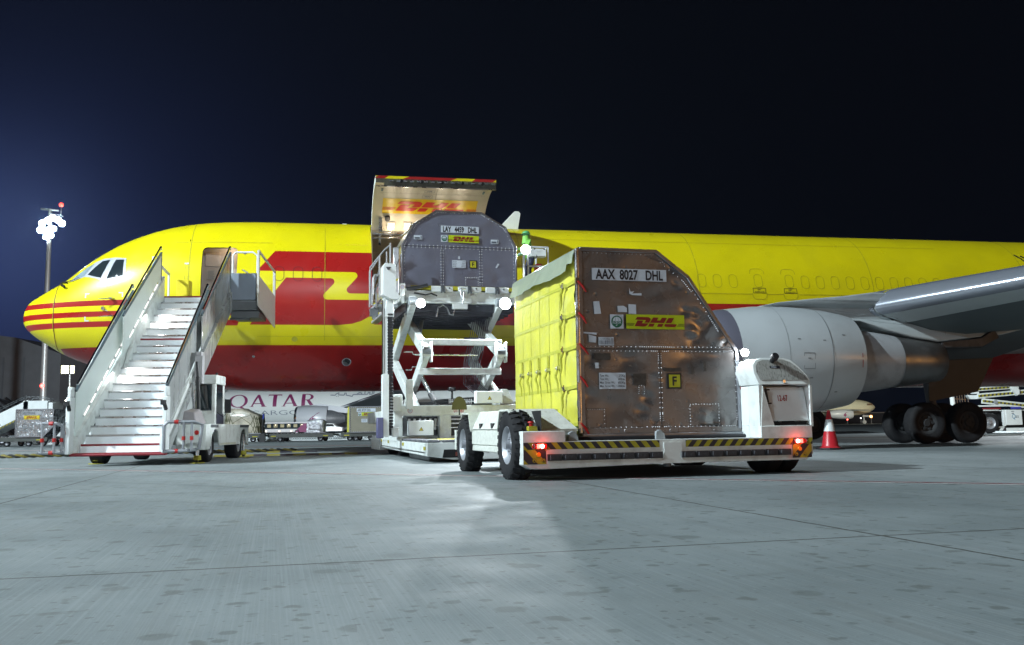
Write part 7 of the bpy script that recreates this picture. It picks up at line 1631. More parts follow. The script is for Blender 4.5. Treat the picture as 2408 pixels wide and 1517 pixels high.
# lower-deck container at the far left, on its dolly
def ake(loc, w, label, number, cut, rz=0, curtain=False, skin=None):
    K = thing('air_cargo_container', label, 'container', loc, rz)
    d = 1.45; h = 1.50
    prof = [(0, 0), (w - cut, 0), (w, cut * 1.05), (w, h), (0, h)] if cut else [(0, 0), (w, 0), (w, h), (0, h)]
    s = MB(); s.prism(prof, (0, 0, 0), (1, 0, 0), (0, 0, 1), (0, d, 0)); s.build('shell', skin or alu, K, bevel=.01)
    e = MB(); n = len(prof)
    for i in range(n):
        a, b_ = prof[i], prof[(i + 1) % n]; e.bar((a[0], -.01, a[1]), (b_[0], -.01, b_[1]), .05, .05, 0, (0, 1, 0))
    e.build('edge_frame', edgem, K)
    f = lambda x, z, o=0: Vector((x, -.02 - o, z))
    t = MB(); x0, x1 = w * .16, w * .62
    x0 = .30 if cut else .42
    plate(t, f, x0, x0 + 1.12, h - .30, h - .10, 0); t.text(number, .19, lambda a, b: f(x0 + .04 + a, h - .265 + b, .005), 1, .02, .66); t.build('identity_plate', [paper if not cut else mat('grey_plate', (.3, .31, .33), .5), ink], K, smooth=0)
    t = MB(); lx = x0 + (.14 if cut else .28); plate(t, f, lx, lx + .86, h - .54, h - .34, 0); logo(t, lambda x, y: f(lx + x, h - .54 + y, .006), .86, 1, 1, h=.20); t.build('courier_sign', [mat('sign_amber', (.65, .50, .01), .4) if cut else signg, signdr], K, smooth=0)
    rv = MB(); rivets(rv, line((.1, h - .06), (w - .1, h - .06), .13) + line((.06, .1), (.06, h - .1), .13) + line((w - .12, .6), (w - .12, h - .1), .13) + line((.1, .06), (w - cut - .1, .06), .13) + (line((1.5, .4), (1.5, 1.3), .1) if cut else []), f, .017, 0, .02); rv.build('rivet', rivet, K, smooth=0)
    if not cut:
        t = MB(); uld_ok(t, f, .50, h - .54, .2); t.build('inspection_mark', [paper, green], K, smooth=0)
        t = MB(); plate(t, f, .70, 1.05, .58, .78, 0)
        for k in range(4): plate(t, f, .74, 1.0, .62 + k * .04, .635 + k * .04, 1, .004)
        t.build('weight_label', [paper, inkg], K, smooth=0)
        t = MB(); plate(t, f, 1.20, 1.41, .57, .78, 1); plate(t, f, 1.225, 1.385, .595, .755, 0, .004); t.text('F', .16, lambda a, b: f(1.305 + a, .62 + b, .006), 1, .02, .9, 'CENTER'); t.build('fire_class_label', [MATS['label_olive'], ink], K, smooth=0)
    if curtain:
        c = MB(); c.prism([(-.16, 0), (.0, 0), (.0, h), (-.12, h), (-.15, h * .6)], (0, 0, 0), (1, 0, 0), (0, 0, 1), (0, d, 0)); c.build('side_curtain', cur_m, K, bevel=.02)
    return K
tan = bpy.data.materials.new('tan_container_skin'); container_mat(tan, (.26, .245, .19), .45, .6, 5.5)
crk = mat('scuffed_clear_metal', (.42, .44, .47), .25, .85, var=.35, vscale=3, bump=.9, bscale=5, rvar=.12, bdist=.05)
ake((-27.43, 52.0, .53), 2.05, 'shiny crinkled lower-deck container on the dolly left of the stairs', 'AKE7291DHL', .52, skin=crk)
dolly('container_dolly', 'low dark dolly under the shiny container at the left edge', -30.6, -25.7, 53.0, .53, (-29.9, -28.0, -26.8, -26.0), dgreen)
ake((-9.72, 56.0, .50), 2.25, 'tan lower-deck container with yellow curtain behind the loader mast', 'AKE 8729 DHL', 0, curtain=True, skin=tan)
dolly('container_dolly', 'low olive dolly under the tan container behind the loader', -10.25, -7.3, 57.0, .50, (-9.75, -9.4, -8.5), dgreen)
dolly('container_dolly', 'long empty roller dolly between the foil wrapped pallet and the netted pallet', -14.6, -10.7, 57.0, .50, (-13.9, -11.5), dgreen)
dolly('container_dolly', 'roller dolly carrying the netted pallet beside the cab', -17.5, -14.9, 57.0, .50, (-16.8, -15.5), dgreen)
# netted pallet
def lump(name, label, cat, cx, y, z0, w, h, d, m, seed, amp=.06, net=None, cutx=0.0):
    random.seed(seed); T = thing(name, label, cat, (cx, y, z0)); NX, NZ = 30, 18; b_ = MB()
    ph = [random.uniform(0, 6) for _ in range(8)]
    def P(u, v, o=0):     # u around, v up
        a = 2 * PI * u; e = .32
        x = math.copysign(abs(math.cos(a)) ** e, math.cos(a)) * w / 2; yy = math.copysign(abs(math.sin(a)) ** e, math.sin(a)) * d / 2
        k = 1.0 if v < .75 else (1 - ((v - .75) / .25) ** 2 * .28)
        z = v * h if v < .9 else h * (.9 + (v - .9) * .6)
        r = 1 + amp * (math.sin(5 * a + ph[0] + 4 * v) * .5 + math.sin(11 * a + ph[1] + 9 * v) * .35 + math.sin(17 * v + ph[2] + 3 * a) * .5)
        z -= max(0, x / w * 2) * cutx * v
        return Vector((x * r * k * (1 + o), yy * r * k * (1 + o), z))
    N = 64
    for i in range(N):
        for j in range(NZ + 1): b_.v.append(tuple(P(i / N, j / NZ)))
    b_.v.append((0, 0, h * .97)); top_i = len(b_.v) - 1
    for i in range(N):
        i2 = (i + 1) % N
        for j in range(NZ): b_.f.append((i * (NZ + 1) + j, i2 * (NZ + 1) + j, i2 * (NZ + 1) + j + 1, i * (NZ + 1) + j + 1)); b_.m.append(0)
        b_.f.append((i * (NZ + 1) + NZ, i2 * (NZ + 1) + NZ, top_i)); b_.m.append(0)
    b_.build('wrapped_load', m, T, smooth=60 if net else 20)
    pb = MB(); pb.box(-w / 2 - .1, w / 2 + .1, -d / 2 - .05, d / 2 + .05, -.02, .02); pb.build('base_pallet', edgem, T)
    if net:
        nb = MB(); cols = 26; rows = 5
        for i in range(cols):
            for j in range(rows):
                u = (i + (.5 if j % 2 else 0)) / cols; v0 = j / rows; v1 = (j + 1) / rows
                for du in (-.5, .5): nb.tube([P(u, v0, .012), P(u + du / cols, v1, .012)], .014, 4, 0, False)
        nb.build('cargo_net', net, T)
    random.seed(7); return T
boxm = mat('plastic_wrapped_boxes', (.42, .38, .30), .35, var=.45, vscale=1.6, bump=.6, bscale=6, coat=.6, bdist=.05)
foil = mat('crumpled_foil', (.45, .45, .48), .28, .8, var=.3, vscale=6, bump=1.0, bscale=9, bdist=.08)
lump('wrapped_pallet', 'netted pallet of plastic wrapped boxes behind the stairs vehicle', 'pallet load', -16.2, 57.0, .52, 2.1, 1.55, 1.5, boxm, 3, .03, mat('olive_net', (.10, .11, .05), .7), .35)
lump('wrapped_pallet', 'small bundle wrapped in crumpled silver film below the white jet engine', 'pallet load', -11.9, 57.0, .52, 1.05, .80, .9, foil, 9, .06)
# standing tow pole
tpz = thing('upright_tow_bar', 'dark upright tow bar with a blue top between the pallets', 'tow bar', (-14.78, 55.6, 0))
q = MB(); q.tube([(0, 0, .1), (.02, 0, 1.2), (.06, 0, 1.68)], .05, 8, 0); q.box(-.16, .16, -.1, .1, 0, .5, 0); q.build('bar', [black], tpz); q = MB(); q.cyl((.04, 0, 1.35), (.06, 0, 1.65), .06, .06, 8); q.build('blue_grip', mat('blue_grip_paint', (.03, .05, .30), .5), tpz)
# low lattice fence behind the dollies
def fence(x0, x1, y, label):
    F = thing('lattice_fence', label, 'fence', ((x0 + x1) / 2, y, 0)); w = (x1 - x0) / 2
    q = MB(); q.box(-w, w, -.03, .03, .0, .05); q.box(-w, w, -.03, .03, .40, .44); k = -w
    while k <= w: q.box(k - .03, k + .03, -.03, .03, 0, .44); k += 2.0
    q.build('rail', whitec, F); l = MB(); k = -w
    while k < w - .2:
        l.bar((k, 0, .05), (k + .2, 0, .40), .022, .022); l.bar((k + .2, .02, .05), (k, .02, .40), .022, .022); k += .11
    l.build('lattice', whitec, F)
fence(-17.6, -6.0, 60.5, 'low white lattice barrier under the dollies behind the loader'); fence(-31, -24.5, 60.5, 'low white lattice barrier beneath the shiny container dolly')
# white conveyor/stairs unit at the far left
WS = thing('stairs_trailer', 'white sloped loading stairs with yellow stripe at the left edge', 'stairs vehicle', (-30.2, 58, 0))
q = MB(); q.box(-.02, 1.50, 0, 1.6, 2.15, 2.72); q.box(1.50, 1.78, .1, 1.5, 1.4, 2.6); q.build('cabin', whitec, WS, bevel=.03)
q = MB(); q.hexa([(-4.0, 0, -.2), (.3, 0, 1.95), (.3, .06, 1.95), (-4.0, .06, -.2), (-4.0, 0, .75), (.3, 0, 2.78), (.3, .06, 2.78), (-4.0, .06, .75)]); q.hexa([(-4.0, .06, -.3), (.3, .06, 1.85), (.3, 1.5, 1.85), (-4.0, 1.5, -.3), (-4.0, .06, -.2), (.3, .06, 1.95), (.3, 1.5, 1.95), (-4.0, 1.5, -.2)]); so = q.build('sloped_side', whitec, WS)
q = MB(); q.tube([(-4.0, 0, .95), (.2, 0, 2.95)], .03, 6); q.tube([(-4.0, 0, 1.08), (.2, 0, 3.05)], .02, 6); q.tube([(.05, .2, 2.72), (.1, .2, 2.98), (1.4, .2, 2.93), (1.45, .2, 2.68)], .03, 6); q.tube([(.4, .2, 2.72), (.5, .2, 2.88), (1.75, .2, 2.82), (1.8, .2, 2.6)], .025, 6); q.build('handrail', steel, WS)
q = MB(); fq = plane_fn((-3.9, -.012, -.28), Vector((4.2, 0, 2.12)).normalized(), (0, 0, 1), n=(0, -.003, 0)); hazard(q, fq, 4.6, .10, .22, .08, 0, 1); q.build('hazard_stripe', [hazy, hazk], WS, smooth=0)
q = MB(); ex = Vector((4.2, 0, 2.03)).normalized(); q.text('Qas', .75, lambda a, b: Vector((-2.28, -.012, .52)) + ex * a + Vector((0, 0, b)), 0, .01, .9); q.build('lettering', inkg, so, smooth=0)
q = MB(); q.tube([(-1.6, .3, .1), (-.8, .3, .5), (-.2, .3, .7), (1.5, .3, .7)], .08, 6); q.box(-1.4, 1.6, .2, 1.4, .35, .6); q.build('underframe', dgrey, WS)
for x in (-1.2, 1.2): road_wheel(WS, (x, .1, .35), (0, -1, 0), .35, .25, .2, hub=False)
# white car behind
CR = thing('parked_car', 'white car half hidden behind the left end of the passenger stairs', 'car', (-25.2, 56, 0))
q = MB(); q.prism([(-2.1, .28), (2.0, .28), (2.05, .8), (1.9, .92), (1.2, .98), (.6, 1.42), (.2, 1.49), (-.9, 1.49), (-1.35, 1.38), (-1.95, .92), (-2.12, .8)], (0, 0, 0), (1, 0, 0), (0, 0, 1), (0, 1.7, 0)); q.build('body', whitec, CR, bevel=.06, seg=3)
q = MB(); q.prism([(-1.75, .95), (.95, .98), (.5, 1.36), (.15, 1.42), (-.9, 1.42), (-1.25, 1.33)], (0, -.01, 0), (1, 0, 0), (0, 0, 1), (0, .01, 0)); q.build('side_window', glass, CR)
for x in (-1.3, 1.3): road_wheel(CR, (x, .05, .31), (0, -1, 0), .31, .22, .2, hub=False)
q = MB(); q.box(-2.14, -2.05, .1, .4, .7, .82); q.build('tail_light', redl, CR)

# twisted ground cable
cabm = mat('cable_yellow', (.20, .16, .03), .5, var=.2, vscale=12); tw = thing('ground_power_cable', 'thick yellow and black twisted cable lying on the apron behind the stairs', 'cable', (0, 0, 0))
path = [(-26, 27.0), (-20, 27.2), (-14.6, 27.5), (-12.5, 28.6), (-10.6, 29.8), (-8.8, 30.0), (-7, 30.6)]
fx = pchip([p[0] for p in path], [p[1] for p in path])
for ph, mm, nm in ((0, cabm, 'yellow_strand'), (PI, mat('cable_black', (.03, .028, .02), .6), 'black_strand')):
    t_ = MB(); pts = []; x = -26.0
    while x < -7: a = x * 16 + ph; pts.append((x, fx(x) + .028 * math.cos(a), .06 + .028 * math.sin(a))); x += .07
    t_.tube(pts, .034, 6); t_.build(nm, mm, tw)
# cable protector with hazard colours on the ground
for (x, y, L, rz, lab) in ((-6.1, 26.2, 4.2, 8, 'long black and yellow cable ramp on the apron under the fuselage'), (-6.9, 29.5, 1.5, 8, 'short black and yellow cable ramp farther back under the fuselage')):
    C_ = MB(); n = int(L / .35)
    for k in range(n):
        x0 = -L / 2 + k * L / n; C_.hexa([(x0, -.22, 0), (x0 + L / n, -.22, 0), (x0 + L / n, .22, 0), (x0, .22, 0), (x0, -.08, .045), (x0 + L / n, -.08, .045), (x0 + L / n, .08, .045), (x0, .08, .045)], k % 2)
    o = C_.build('cable_ramp', [mat('dull_ramp_yellow', (.20, .17, .03), .7), hazk], None, smooth=0); o.location = (x, y, .001); o.rotation_euler = (0, 0, R(rz)); tag(o, lab, 'cable ramp')

# ================================================================== white cargo jet behind
QA = thing('cargo_aircraft', 'white cargo jet with maroon lettering parked behind the freighter', 'aircraft', (-40, 165, 0), 0)
qw = mat('jet_white', (.62, .68, .68), .35, var=.03, vscale=.2, coat=.2); qg = mat('jet_grey', (.42, .46, .50), .35, coat=.3); mar = mat('maroon', (.17, .012, .085), .45); qgr = mat('lettering_grey', (.16, .19, .24), .45)
rF, zF = 3.35, 4.55
fz = MB(); prof = [(0.02, -22), (.6, -21.7), (1.3, -21), (2.1, -19.5), (2.8, -17.5), (3.2, -15), (rF, -12.5), (rF, 42), (2.6, 52), (.5, 62)]
fz.lathe(prof, (0, 0, zF), (1, 0, 0), 72)
fzo = fz.build('fuselage', qw, QA, smooth=50)
bf_ = MB(); bf_.lathe([(.3, 3), (1.9, 6), (2.35, 9), (2.4, 22), (1.8, 27), (.3, 30)], (0, -1.3, 2.9), (1, 0, 0), 40); bf_.build('belly_fairing', qg, QA, smooth=60)
def qf(x, z, o=.04): dz = z - zF; return Vector((x, -math.sqrt(max(.01, (rF + o) ** 2 - dz * dz)), z))
def qpoly(mb, P, m=0):
    vs, fs = patch(P, .35); mb.add([qf(*v) for v in vs], fs, m)
# lettering QATAR: thick and thin strokes, baseline 4.70, cap line 6.80 ; x relative to -40
qt = MB(); Z0, Z1 = 4.70, 6.80
def ell(cx, cz, rx, rz, n=28): return [(cx + rx * math.cos(2 * PI * k / n), cz + rz * math.sin(2 * PI * k / n)) for k in range(n)]
def ringp(cx, cz, rx, rz, ix, iz):
    n = 28
    for k in range(n):
        a0, a1 = 2 * PI * k / n, 2 * PI * (k + 1) / n
        qt.add([qf(cx + rx * math.cos(a0), cz + rz * math.sin(a0)), qf(cx + rx * math.cos(a1), cz + rz * math.sin(a1)), qf(cx + ix * math.cos(a1), cz + iz * math.sin(a1)), qf(cx + ix * math.cos(a0), cz + iz * math.sin(a0))], [(0, 1, 2, 3)])
ringp(-7.25, 5.72, 1.62, 1.12, 1.12, .98); qpoly(qt, [(-7.2, 4.75), (-6.6, 4.8), (-5.3, 3.95), (-5.9, 4.0)])
def letA(x0, x1):
    xm = (x0 + x1) / 2
    qpoly(qt, [(xm - .28, Z1), (xm + .10, Z1), (x1, Z0), (x1 - .62, Z0), (xm - .10, 6.25)]); qpoly(qt, [(xm - .28, Z1), (xm - .02, Z1 - .3), (x0 + .28, Z0), (x0, Z0)]); qpoly(qt, [(xm - .85, 5.32), (xm + .62, 5.32), (xm + .68, 5.18), (xm - .92, 5.18)])
    qpoly(qt, [(x0 - .18, Z0 + .07), (x0 + .5, Z0 + .07), (x0 + .5, Z0), (x0 - .18, Z0)]); qpoly(qt, [(x1 - .8, Z0 + .07), (x1 + .15, Z0 + .07), (x1 + .15, Z0), (x1 - .8, Z0)])
letA(-5.05, -2.5); letA(.42, 2.95)
qpoly(qt, [(-2.15, Z1), (.15, Z1), (.15, Z1 - .4), (.05, Z1 - .18), (-.65, Z1 - .18), (-.65, Z0), (-1.3, Z0), (-1.3, Z1 - .18), (-2.05, Z1 - .18), (-2.15, Z1 - .4)])
qpoly(qt, [(3.62, Z1), (4.25, Z1), (4.25, Z0), (3.62, Z0)])
def arcd(cx, cz, r0x, r0z, r1x, r1z, a0, a1, n=12):
    for k in range(n):
        p, q = R(a0 + (a1 - a0) * k / n), R(a0 + (a1 - a0) * (k + 1) / n)
        qt.add([qf(cx + r0x * math.cos(p), cz + r0z * math.sin(p)), qf(cx + r0x * math.cos(q), cz + r0z * math.sin(q)), qf(cx + r1x * math.cos(q), cz + r1z * math.sin(q)), qf(cx + r1x * math.cos(p), cz + r1z * math.sin(p))], [(0, 1, 2, 3)])
arcd(4.6, 6.27, 1.05, .55, .55, .44, -90, 90); qpoly(qt, [(4.2, Z1 + .02), (4.65, Z1 + .02), (4.65, 6.70), (4.2, 6.70)]); qpoly(qt, [(4.2, 5.84), (4.65, 5.84), (4.65, 5.72), (4.2, 5.72)]); qpoly(qt, [(4.45, 5.80), (4.95, 5.85), (5.85, Z0), (5.15, Z0)])
qt.build('airline_lettering', mar, QA, smooth=0)
cg = MB()
def qs(x, z): return Vector((x, -math.sqrt(max(.01, (rF + .05) ** 2 - (z - zF) ** 2)), z))
cg.text('CARGO', 1.12, lambda a, b: qs(-5.0 + a, 3.28 + b), 0, -.01, 2.15); cg.build('cargo_lettering', qgr, QA, smooth=0)
# Arabic name, drawn as connected strokes
ar_ = MB()
for P in ([(8.5, 6.55), (9.3, 6.5), (9.5, 6.75), (9.9, 6.95), (9.9, 6.55), (10.9, 6.5)], [(10.9, 6.5), (10.9, 6.85), (11.2, 6.85), (11.2, 6.5), (11.9, 6.35), (12.3, 6.25), (12.4, 6.6)], [(12.4, 6.6), (13.0, 6.6), (13.4, 6.9), (13.9, 6.85), (13.8, 6.6), (13.0, 6.6)], [(13.8, 6.6), (14.4, 6.6), (14.4, 7.3)], [(14.4, 6.6), (14.9, 6.6), (15.0, 6.95), (15.3, 6.9), (15.2, 6.6), (15.7, 6.6), (15.7, 7.35)], [(15.95, 6.6), (15.95, 7.35)]):
    ribbon(ar_, densify(P, .3, False), .17, qf)
for x, z in ((9.5, 6.25), (9.8, 6.25), (13.4, 7.15), (15.1, 7.15), (15.35, 7.15)): ar_.add([qf(x, z), qf(x + .14, z), qf(x + .14, z + .12), qf(x, z + .12)], [(0, 1, 2, 3)])
ar_.build('arabic_lettering', qgr, QA, smooth=0)
qd = MB(); qpoly(qd, rrect(-10.6, -9.3, 4.4, 6.2, .2)); qd.build('passenger_door', glassl, QA, smooth=0)
q = MB(); q.lathe([(1.55, .3), (1.72, 0), (1.85, .0), (2.0, .35), (2.14, 1.4), (2.12, 3.2), (1.98, 5.3), (1.92, 5.35), (1.8, 5.1)], (0, 0, 0), (1, 0, 0), 56); q.xf(Matrix.Translation((4.1, -9.0, 2.55))); qe = q.build('engine_cowling', qg, QA, smooth=60)
q = MB(); q.lathe([(1.86, -.02), (1.98, .25), (2.02, .45), (2.16, .46)], (4.1, -9.0, 2.55), (1, 0, 0), 48); q.build('inlet_lip', chrome, qe); q = MB(); q.lathe([(1.8, .6), (0, .7)], (4.1, -9, 2.55), (1, 0, 0), 32); q.build('fan', dgrey, qe)
q = MB(); q.lathe([(1.5, 4.6), (1.4, 6.0), (1.0, 7.2), (.6, 8.2)], (4.1, -9, 2.45), (1, 0, 0), 40); q.build('exhaust_nozzle', dgrey, qe)
q = MB(); ox, oz = 7.2, 2.6
def qo(x, z): 
    xx = x - 4.1; r = 2.16; dz = z - 2.55; return Vector((x, -9 - math.sqrt(max(.01, r * r - dz * dz)) - .02, z))
for P in ([(6.55, 1.95), (6.75, 2.45), (7.1, 2.75), (7.75, 2.95), (7.2, 2.85), (7.0, 2.5), (6.8, 2.0)], [(7.05, 2.65), (7.9, 3.3), (8.35, 3.5), (8.3, 3.42), (7.75, 3.1), (7.25, 2.6)], [(7.15, 2.6), (7.85, 2.45), (7.2, 2.35), (7.9, 2.2), (7.25, 2.1), (7.85, 1.95), (7.2, 1.85), (7.7, 1.65), (7.45, 1.4), (7.15, 1.7), (6.95, 2.1)]):
    q.poly(P, 0, qo)
q.build('engine_emblem', mar, qe, smooth=0)
q = MB(); q.hexa([(8, -3.0, 3.3), (17, -3.0, 3.2), (27, -27, 6.4), (23.5, -27, 6.6), (8, -3.0, 3.9), (17, -3.0, 3.5), (27, -27, 6.6), (23.5, -27, 6.9)]); q.build('wing', under, QA, bevel=.1, seg=2)
q = MB(); q.tube([(7.9, -3.0, 3.62), (23.4, -27, 6.75)], .16, 8); q.build('slat', chrome, QA)
q = MB(); q.prism([(5.2, 4.5), (8, 4.9), (13, 4.2), (12.5, 3.3), (9, 3.7)], (0, -9.3, 0), (1, 0, 0), (0, 0, 1), (0, .6, 0)); q.build('engine_pylon', qg, QA)
q = MB()
for x in (-15, 13): q.cyl((x, 0, .6), (x, 0, 2), .2, .2, 10); q.cyl((x, -.5, .6), (x, .5, .6), .6, .6, 20)
q.build('landing_gear', rubber, QA)
# apron bus
BU = thing('apron_bus', 'long white and maroon apron bus with lit windows in front of the white jet', 'bus', (-37, 150, 0))
q = MB(); q.box(-3.9, 4.2, 0, 2.4, .30, 1.95); bo = q.build('body', mat('bus_white', (.55, .56, .58), .35), BU, bevel=.12, seg=3)
q = MB(); q.box(-3.92, 4.22, -.02, 0, .85, 1.72); q.build('window_band', glass, bo)
for k in range(7):
    g = MB(); x = -3.2 + k * 1.05; g.box(x, x + .6, -.03, -.025, 1.1, 1.6); g.build('lit_window', mat('bus_interior', (.2, .18, .1), .4, var=.6, vscale=2, emit=(.9, .75, .4), es=.10), bo)
    if k % 2 == 0:
        g = MB(); g.ball((x + .3, -.05, 1.5), .05, 8); g.build('interior_light', E_('bus_lamp', (1, .9, .7), 5), bo)
q = MB(); q.poly([(2.2, .32), (4.2, .32), (4.2, 1.7), (3.6, 1.7)], 0, lambda x, z: (x, -.035, z)); q.build('maroon_swoosh', mar, bo)
for x in (-3.6, -2.3, -.2, 1.7): 
    g = MB(); g.ball((x, -.06, .52), .09, 8); g.build('marker_lamp', E_('marker', (1, .8, .5), 5), bo)
for x in (-2.9, 2.6): road_wheel(BU, (x, .05, .36), (0, -1, 0), .36, .25, .22, hub=False)
TC = thing('parked_car', 'small white car seen far away under the white jet wing', 'car', (-27.3, 140, 0))
q = MB(); q.prism([(-1.9, .4), (1.9, .4), (1.9, .95), (1.0, 1.1), (.5, 1.55), (-1.2, 1.55), (-1.9, 1.1)], (0, 0, 0), (1, 0, 0), (0, 0, 1), (0, 1.7, 0)); q.build('body', whitec, TC, bevel=.08, seg=2)
q = MB(); q.prism([(-1.3, 1.1), (.8, 1.1), (.45, 1.48), (-1.1, 1.48)], (0, -.02, 0), (1, 0, 0), (0, 0, 1), (0, .02, 0)); q.build('side_window', glass, TC)

# ================================================================== RIGHT BACKGROUND
FL = thing('cargo_loader', 'white cargo loader with black and yellow striped scissor arms at the right edge', 'loader', (21.9, 47, 0), R(2))
def fpart(mb, n_, m, **k): return mb.build(n_, m, FL, **k)
q = MB(); q.cyl((.03, 0, 1.3), (-.03, 0, 2.28), .12, .11, 14); fpart(q, 'white_post', whitec)
q = MB()
for x in (.16, .36, .50, .62, .76, .92): q.bar((x, .2, 1.2), (x - .02, .2, 2.3 - x * .12), .03, .03)
for z in (1.45, 1.75, 2.05, 2.28): q.bar((.14, .2, z), (.8, .2, z - .04), .03, .03)
fpart(q, 'lattice_rail', steel)
q = MB(); q.prism([(.85, 1.92), (1.75, 1.92), (1.75, 1.72), (1.0, 1.72)], (0, .1, 0), (1, 0, 0), (0, 0, 1), (0, .3, 0)); fpart(q, 'frame_plate', whitec, bevel=.01); q = MB(); q.box(1.15, 1.45, .1, .4, 1.98, 2.18); fpart(q, 'frame_plate', whitec, bevel=.01); q = MB(); q.prism([(2.75, 2.5), (2.95, 2.52), (3.35, 2.15), (3.35, 1.95), (3.2, 1.85)], (0, -.2, 0), (1, 0, 0), (0, 0, 1), (0, .2, 0)); fpart(q, 'frame_plate', whitec, bevel=.01)
hzs = [((1.5, 1.62), (4.6, 1.25), .26, .10), ((1.3, 1.86), (3.9, 2.05), .24, .11), ((1.3, 2.2), (3.4, 2.3), .18, .1)]
for (p, r_, h_, s_) in hzs:
    q = MB(); q.bar((p[0], 0, p[1]), (r_[0], 0, r_[1]), .12, h_); a_ = fpart(q, 'scissor_arm', white, bevel=.01)
    ex = Vector((r_[0] - p[0], 0, r_[1] - p[1])); L_ = ex.length; ex.normalize(); q = MB(); hazard(q, plane_fn(Vector((p[0], -.066, p[1] - s_ / 2)), ex, (0, 0, 1), n=(0, -.004, 0)), L_ * .92, s_, .20, .03, 0, 1); q.build('hazard_stripe', [hazy, hazk], a_, smooth=0)
q = MB(); q.cyl((2.15, -.02, 1.56), (2.15, -.12, 1.56), .10, .10, 16); fpart(q, 'pivot_boss', grey)
q = MB(); q.box(1.2, 5.5, -.05, .1, 1.33, 1.40); q.box(1.3, 5.5, -.03, .1, 1.12, 1.15); q.box(1.6, 2.3, -.02, .1, 1.16, 1.24); q.box(2.5, 2.62, -.06, .1, .35, 1.15); q.box(1.25, 1.5, .2, .3, .3, 1.15); q.box(1.2, 2.56, -.03, .1, .28, .34); fpart(q, 'chassis_frame', whitec, bevel=.008)
q = MB(); q.box(2.62, 3.45, -.08, .5, .40, 1.16); bx_ = fpart(q, 'equipment_box', whitec, bevel=.015)
q = MB(); q.text('Q', .33, lambda a, b: (2.93 + a, -.085, .72 + b), 0, .0, .7); q.build('company_mark', mat('mark_blue', (.03, .22, .38), .5), bx_, smooth=0); q = MB(); q.text('as', .25, lambda a, b: (3.10 + a, -.085, .76 + b), 0, .0, .9); q.box(2.9, 3.05, -.086, -.083, 1.06, 1.09); q.box(2.92, 3.03, -.086, -.083, .96, 1.0); q.build('company_lettering', inkg, bx_, smooth=0)
q = MB(); q.box(2.9, 3.4, -.12, -.06, 1.20, 1.30); q.build('blue_label', mat('label_blue', (.05, .06, .38), .5), bx_); q = MB(); q.box(1.5, 2.4, -.06, .0, 1.20, 1.27); fpart(q, 'red_beam', darkred)
q = MB(); hazard(q, plane_fn((1.25, -.06, .13), (1, 0, 0), n=(0, -.004, 0)), 1.35, .14, .36, .10, 0, 1); fpart(q, 'hazard_stripe', [whitec, hazk], smooth=0)
q = MB(); q.box(2.6, 5.6, -.06, .2, .10, .26); q.box(3.3, 4.2, -.07, -.06, .18, .25); fpart(q, 'lower_beam', whitec, bevel=.01)
road_wheel(FL, (1.75, -.02, .52), (0, -1, 0), .50, .25, .30); road_wheel(FL, (1.3, .6, .25), (0, -1, 0), .25, .2, .12, hub=False); road_wheel(FL, (4.4, .6, .25), (0, -1, 0), .25, .2, .12, hub=False)
q = MB(); q.box(1.0, 5.5, .3, 2.0, .3, 1.1); fpart(q, 'dark_bay', blackm); q = MB(); q.box(1.0, 5.4, .3, 2.0, 2.35, 2.55); fpart(q, 'raised_deck', mat('deck_brown', (.10, .07, .05), .6))
lamp('unseen_spot_right', 'SPOT', (17.5, 38.5, 5.0), 2600, (.85, .95, 1.0), .4, (24.3, 47, 0.9), 50, .5)  # unseen spot added behind the freighter to light this loader
FA = thing('parked_aircraft', 'distant pale jet nose seen below the engine of the freighter', 'aircraft', (90, 250, 0), 0)
cream = mat('jet_cream', (.50, .50, .38), .45)
q = MB(); q.lathe([(.05, 5.9), (.5, 5.6), (1.1, 4.8), (1.6, 3.6), (2.0, 1.8), (2.15, 0), (2.15, -30)], (0, 0, 4.35), (1, 0, 0), 40); q.build('fuselage', cream, FA, smooth=60)
q = MB(); q.box(3.2, 4.6, -1.75, -1.3, 4.9, 5.3); q.build('cockpit_window', glass, FA); q = MB(); q.lathe([(1.0, 3.4), (1.15, 3.2), (1.3, 2.4), (1.25, 0), (1.0, -2), (.6, -3)], (-5, -4, 2.6), (1, 0, 0), 32); q.build('engine_cowling', qg, FA, smooth=60)
q = MB(); q.poly([(-4.4, 2.3), (-4.0, 2.9), (-3.2, 3.2), (-3.9, 2.7), (-3.5, 2.4), (-3.9, 2.0)], 0, lambda x, z: (x, -5.32, z)); q.build('engine_emblem', mar, FA, smooth=0)
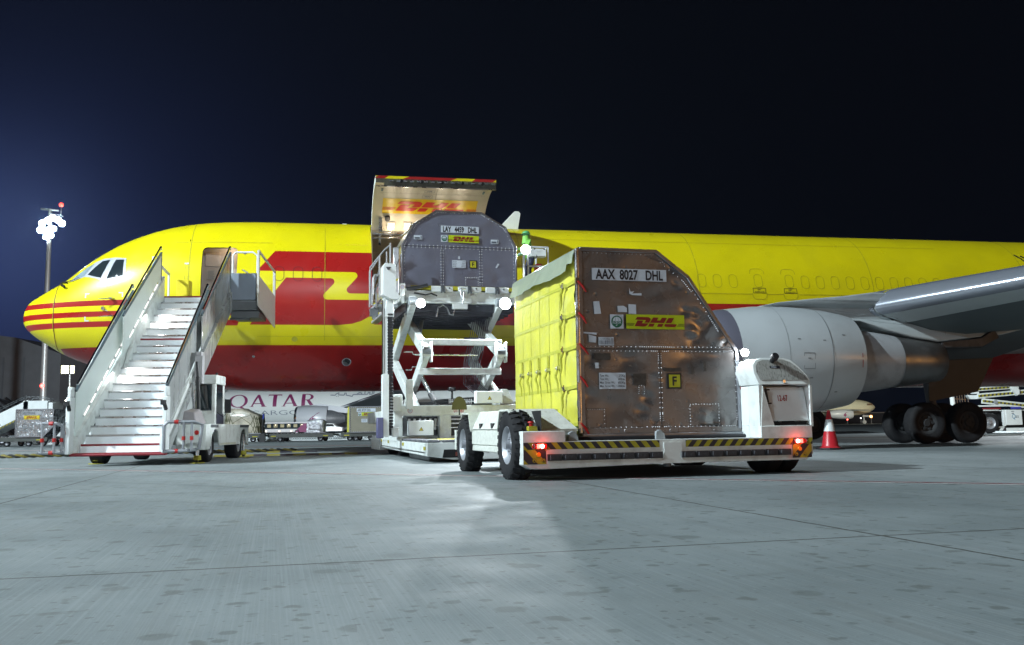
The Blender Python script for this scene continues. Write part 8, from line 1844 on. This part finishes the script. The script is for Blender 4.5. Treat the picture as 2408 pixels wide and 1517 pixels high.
q = MB(); q.hexa([(-14, -3, 3.2), (-2, -2, 3.4), (3, -6, 3.5), (2.4, -6, 3.5), (-14, -3, 3.5), (-2, -2, 3.9), (3, -6, 3.6), (2.4, -6, 3.6)]); q.build('wing', under, FA); q = MB(); q.cyl((2.8, 0, .5), (2.8, 0, 2.5), .18, .18, 10); q.cyl((2.8, -.4, .5), (2.8, .4, .5), .5, .5, 16); q.box(2.2, 4.0, -.8, -.7, 1.8, 2.3); q.build('nose_gear', grey, FA)
lamp('far_jet_spot', 'SPOT', (84, 215, 9), 30000, (1, .97, .8), 1, (90, 250, 3), 60, .5)  # unseen spot without a fixture, aimed at the distant jet
for i, (x, y, z, m_, r_, lab) in enumerate(((93.2, 246, 1.9, E_('orange_beacon', (1, .4, .1), 7), .35, 'orange beacon glowing beside the distant jet nose'), (87.0, 246, 1.2, redl, .22, 'red light below the distant jet engine'), (90.5, 246, 1.5, E_('tiny_white', (1, 1, 1), 5), .16, 'white light right of the red one under the distant jet'))):
    T_ = thing('vehicle_light', lab, 'lamp', (x, y, 0)); q = MB(); q.ball((0, 0, z), r_, 10); q.build('lit_globe', m_, T_); q = MB(); q.cyl((0, 0, 0), (0, 0, z - r_ * .8), .06, .06, 8); q.build('stem', dgrey, T_)
TB_ = thing('service_hut', 'low dark service building on the far side of the apron', 'building', (110, 300, 0))
q = MB(); q.box(-30, 60, 0, 8, 0, 3.2); q.box(-24, -16, -2, 0, 0, 4.2); q.build('wall', mat('hut_wall', (.03, .033, .04), .8), TB_); q = MB(); q.box(-31, 61, -1, 9, 3.2, 3.5); q.build('roof', mat('hut_roof', (.25, .25, .25), .6), TB_)

# ================================================================== thin haze added for glow around lamps
hzb = MB(); hzb.box(-140, 140, -60, 320, -1.0, 60)
hm = bpy.data.materials.new('night_haze'); hm.use_nodes = True
for nd in list(hm.node_tree.nodes): hm.node_tree.nodes.remove(nd)
pv = hm.node_tree.nodes.new('ShaderNodeVolumePrincipled'); pv.inputs['Color'].default_value = (.50, .66, 1, 1); pv.inputs['Density'].default_value = 0.00010; pv.inputs['Anisotropy'].default_value = 0.3
mo = hm.node_tree.nodes.new('ShaderNodeOutputMaterial'); hm.node_tree.links.new(pv.outputs[0], mo.inputs['Volume'])
ho_ = hzb.build('haze', hm, smooth=0); ho_['kind'] = 'stuff'
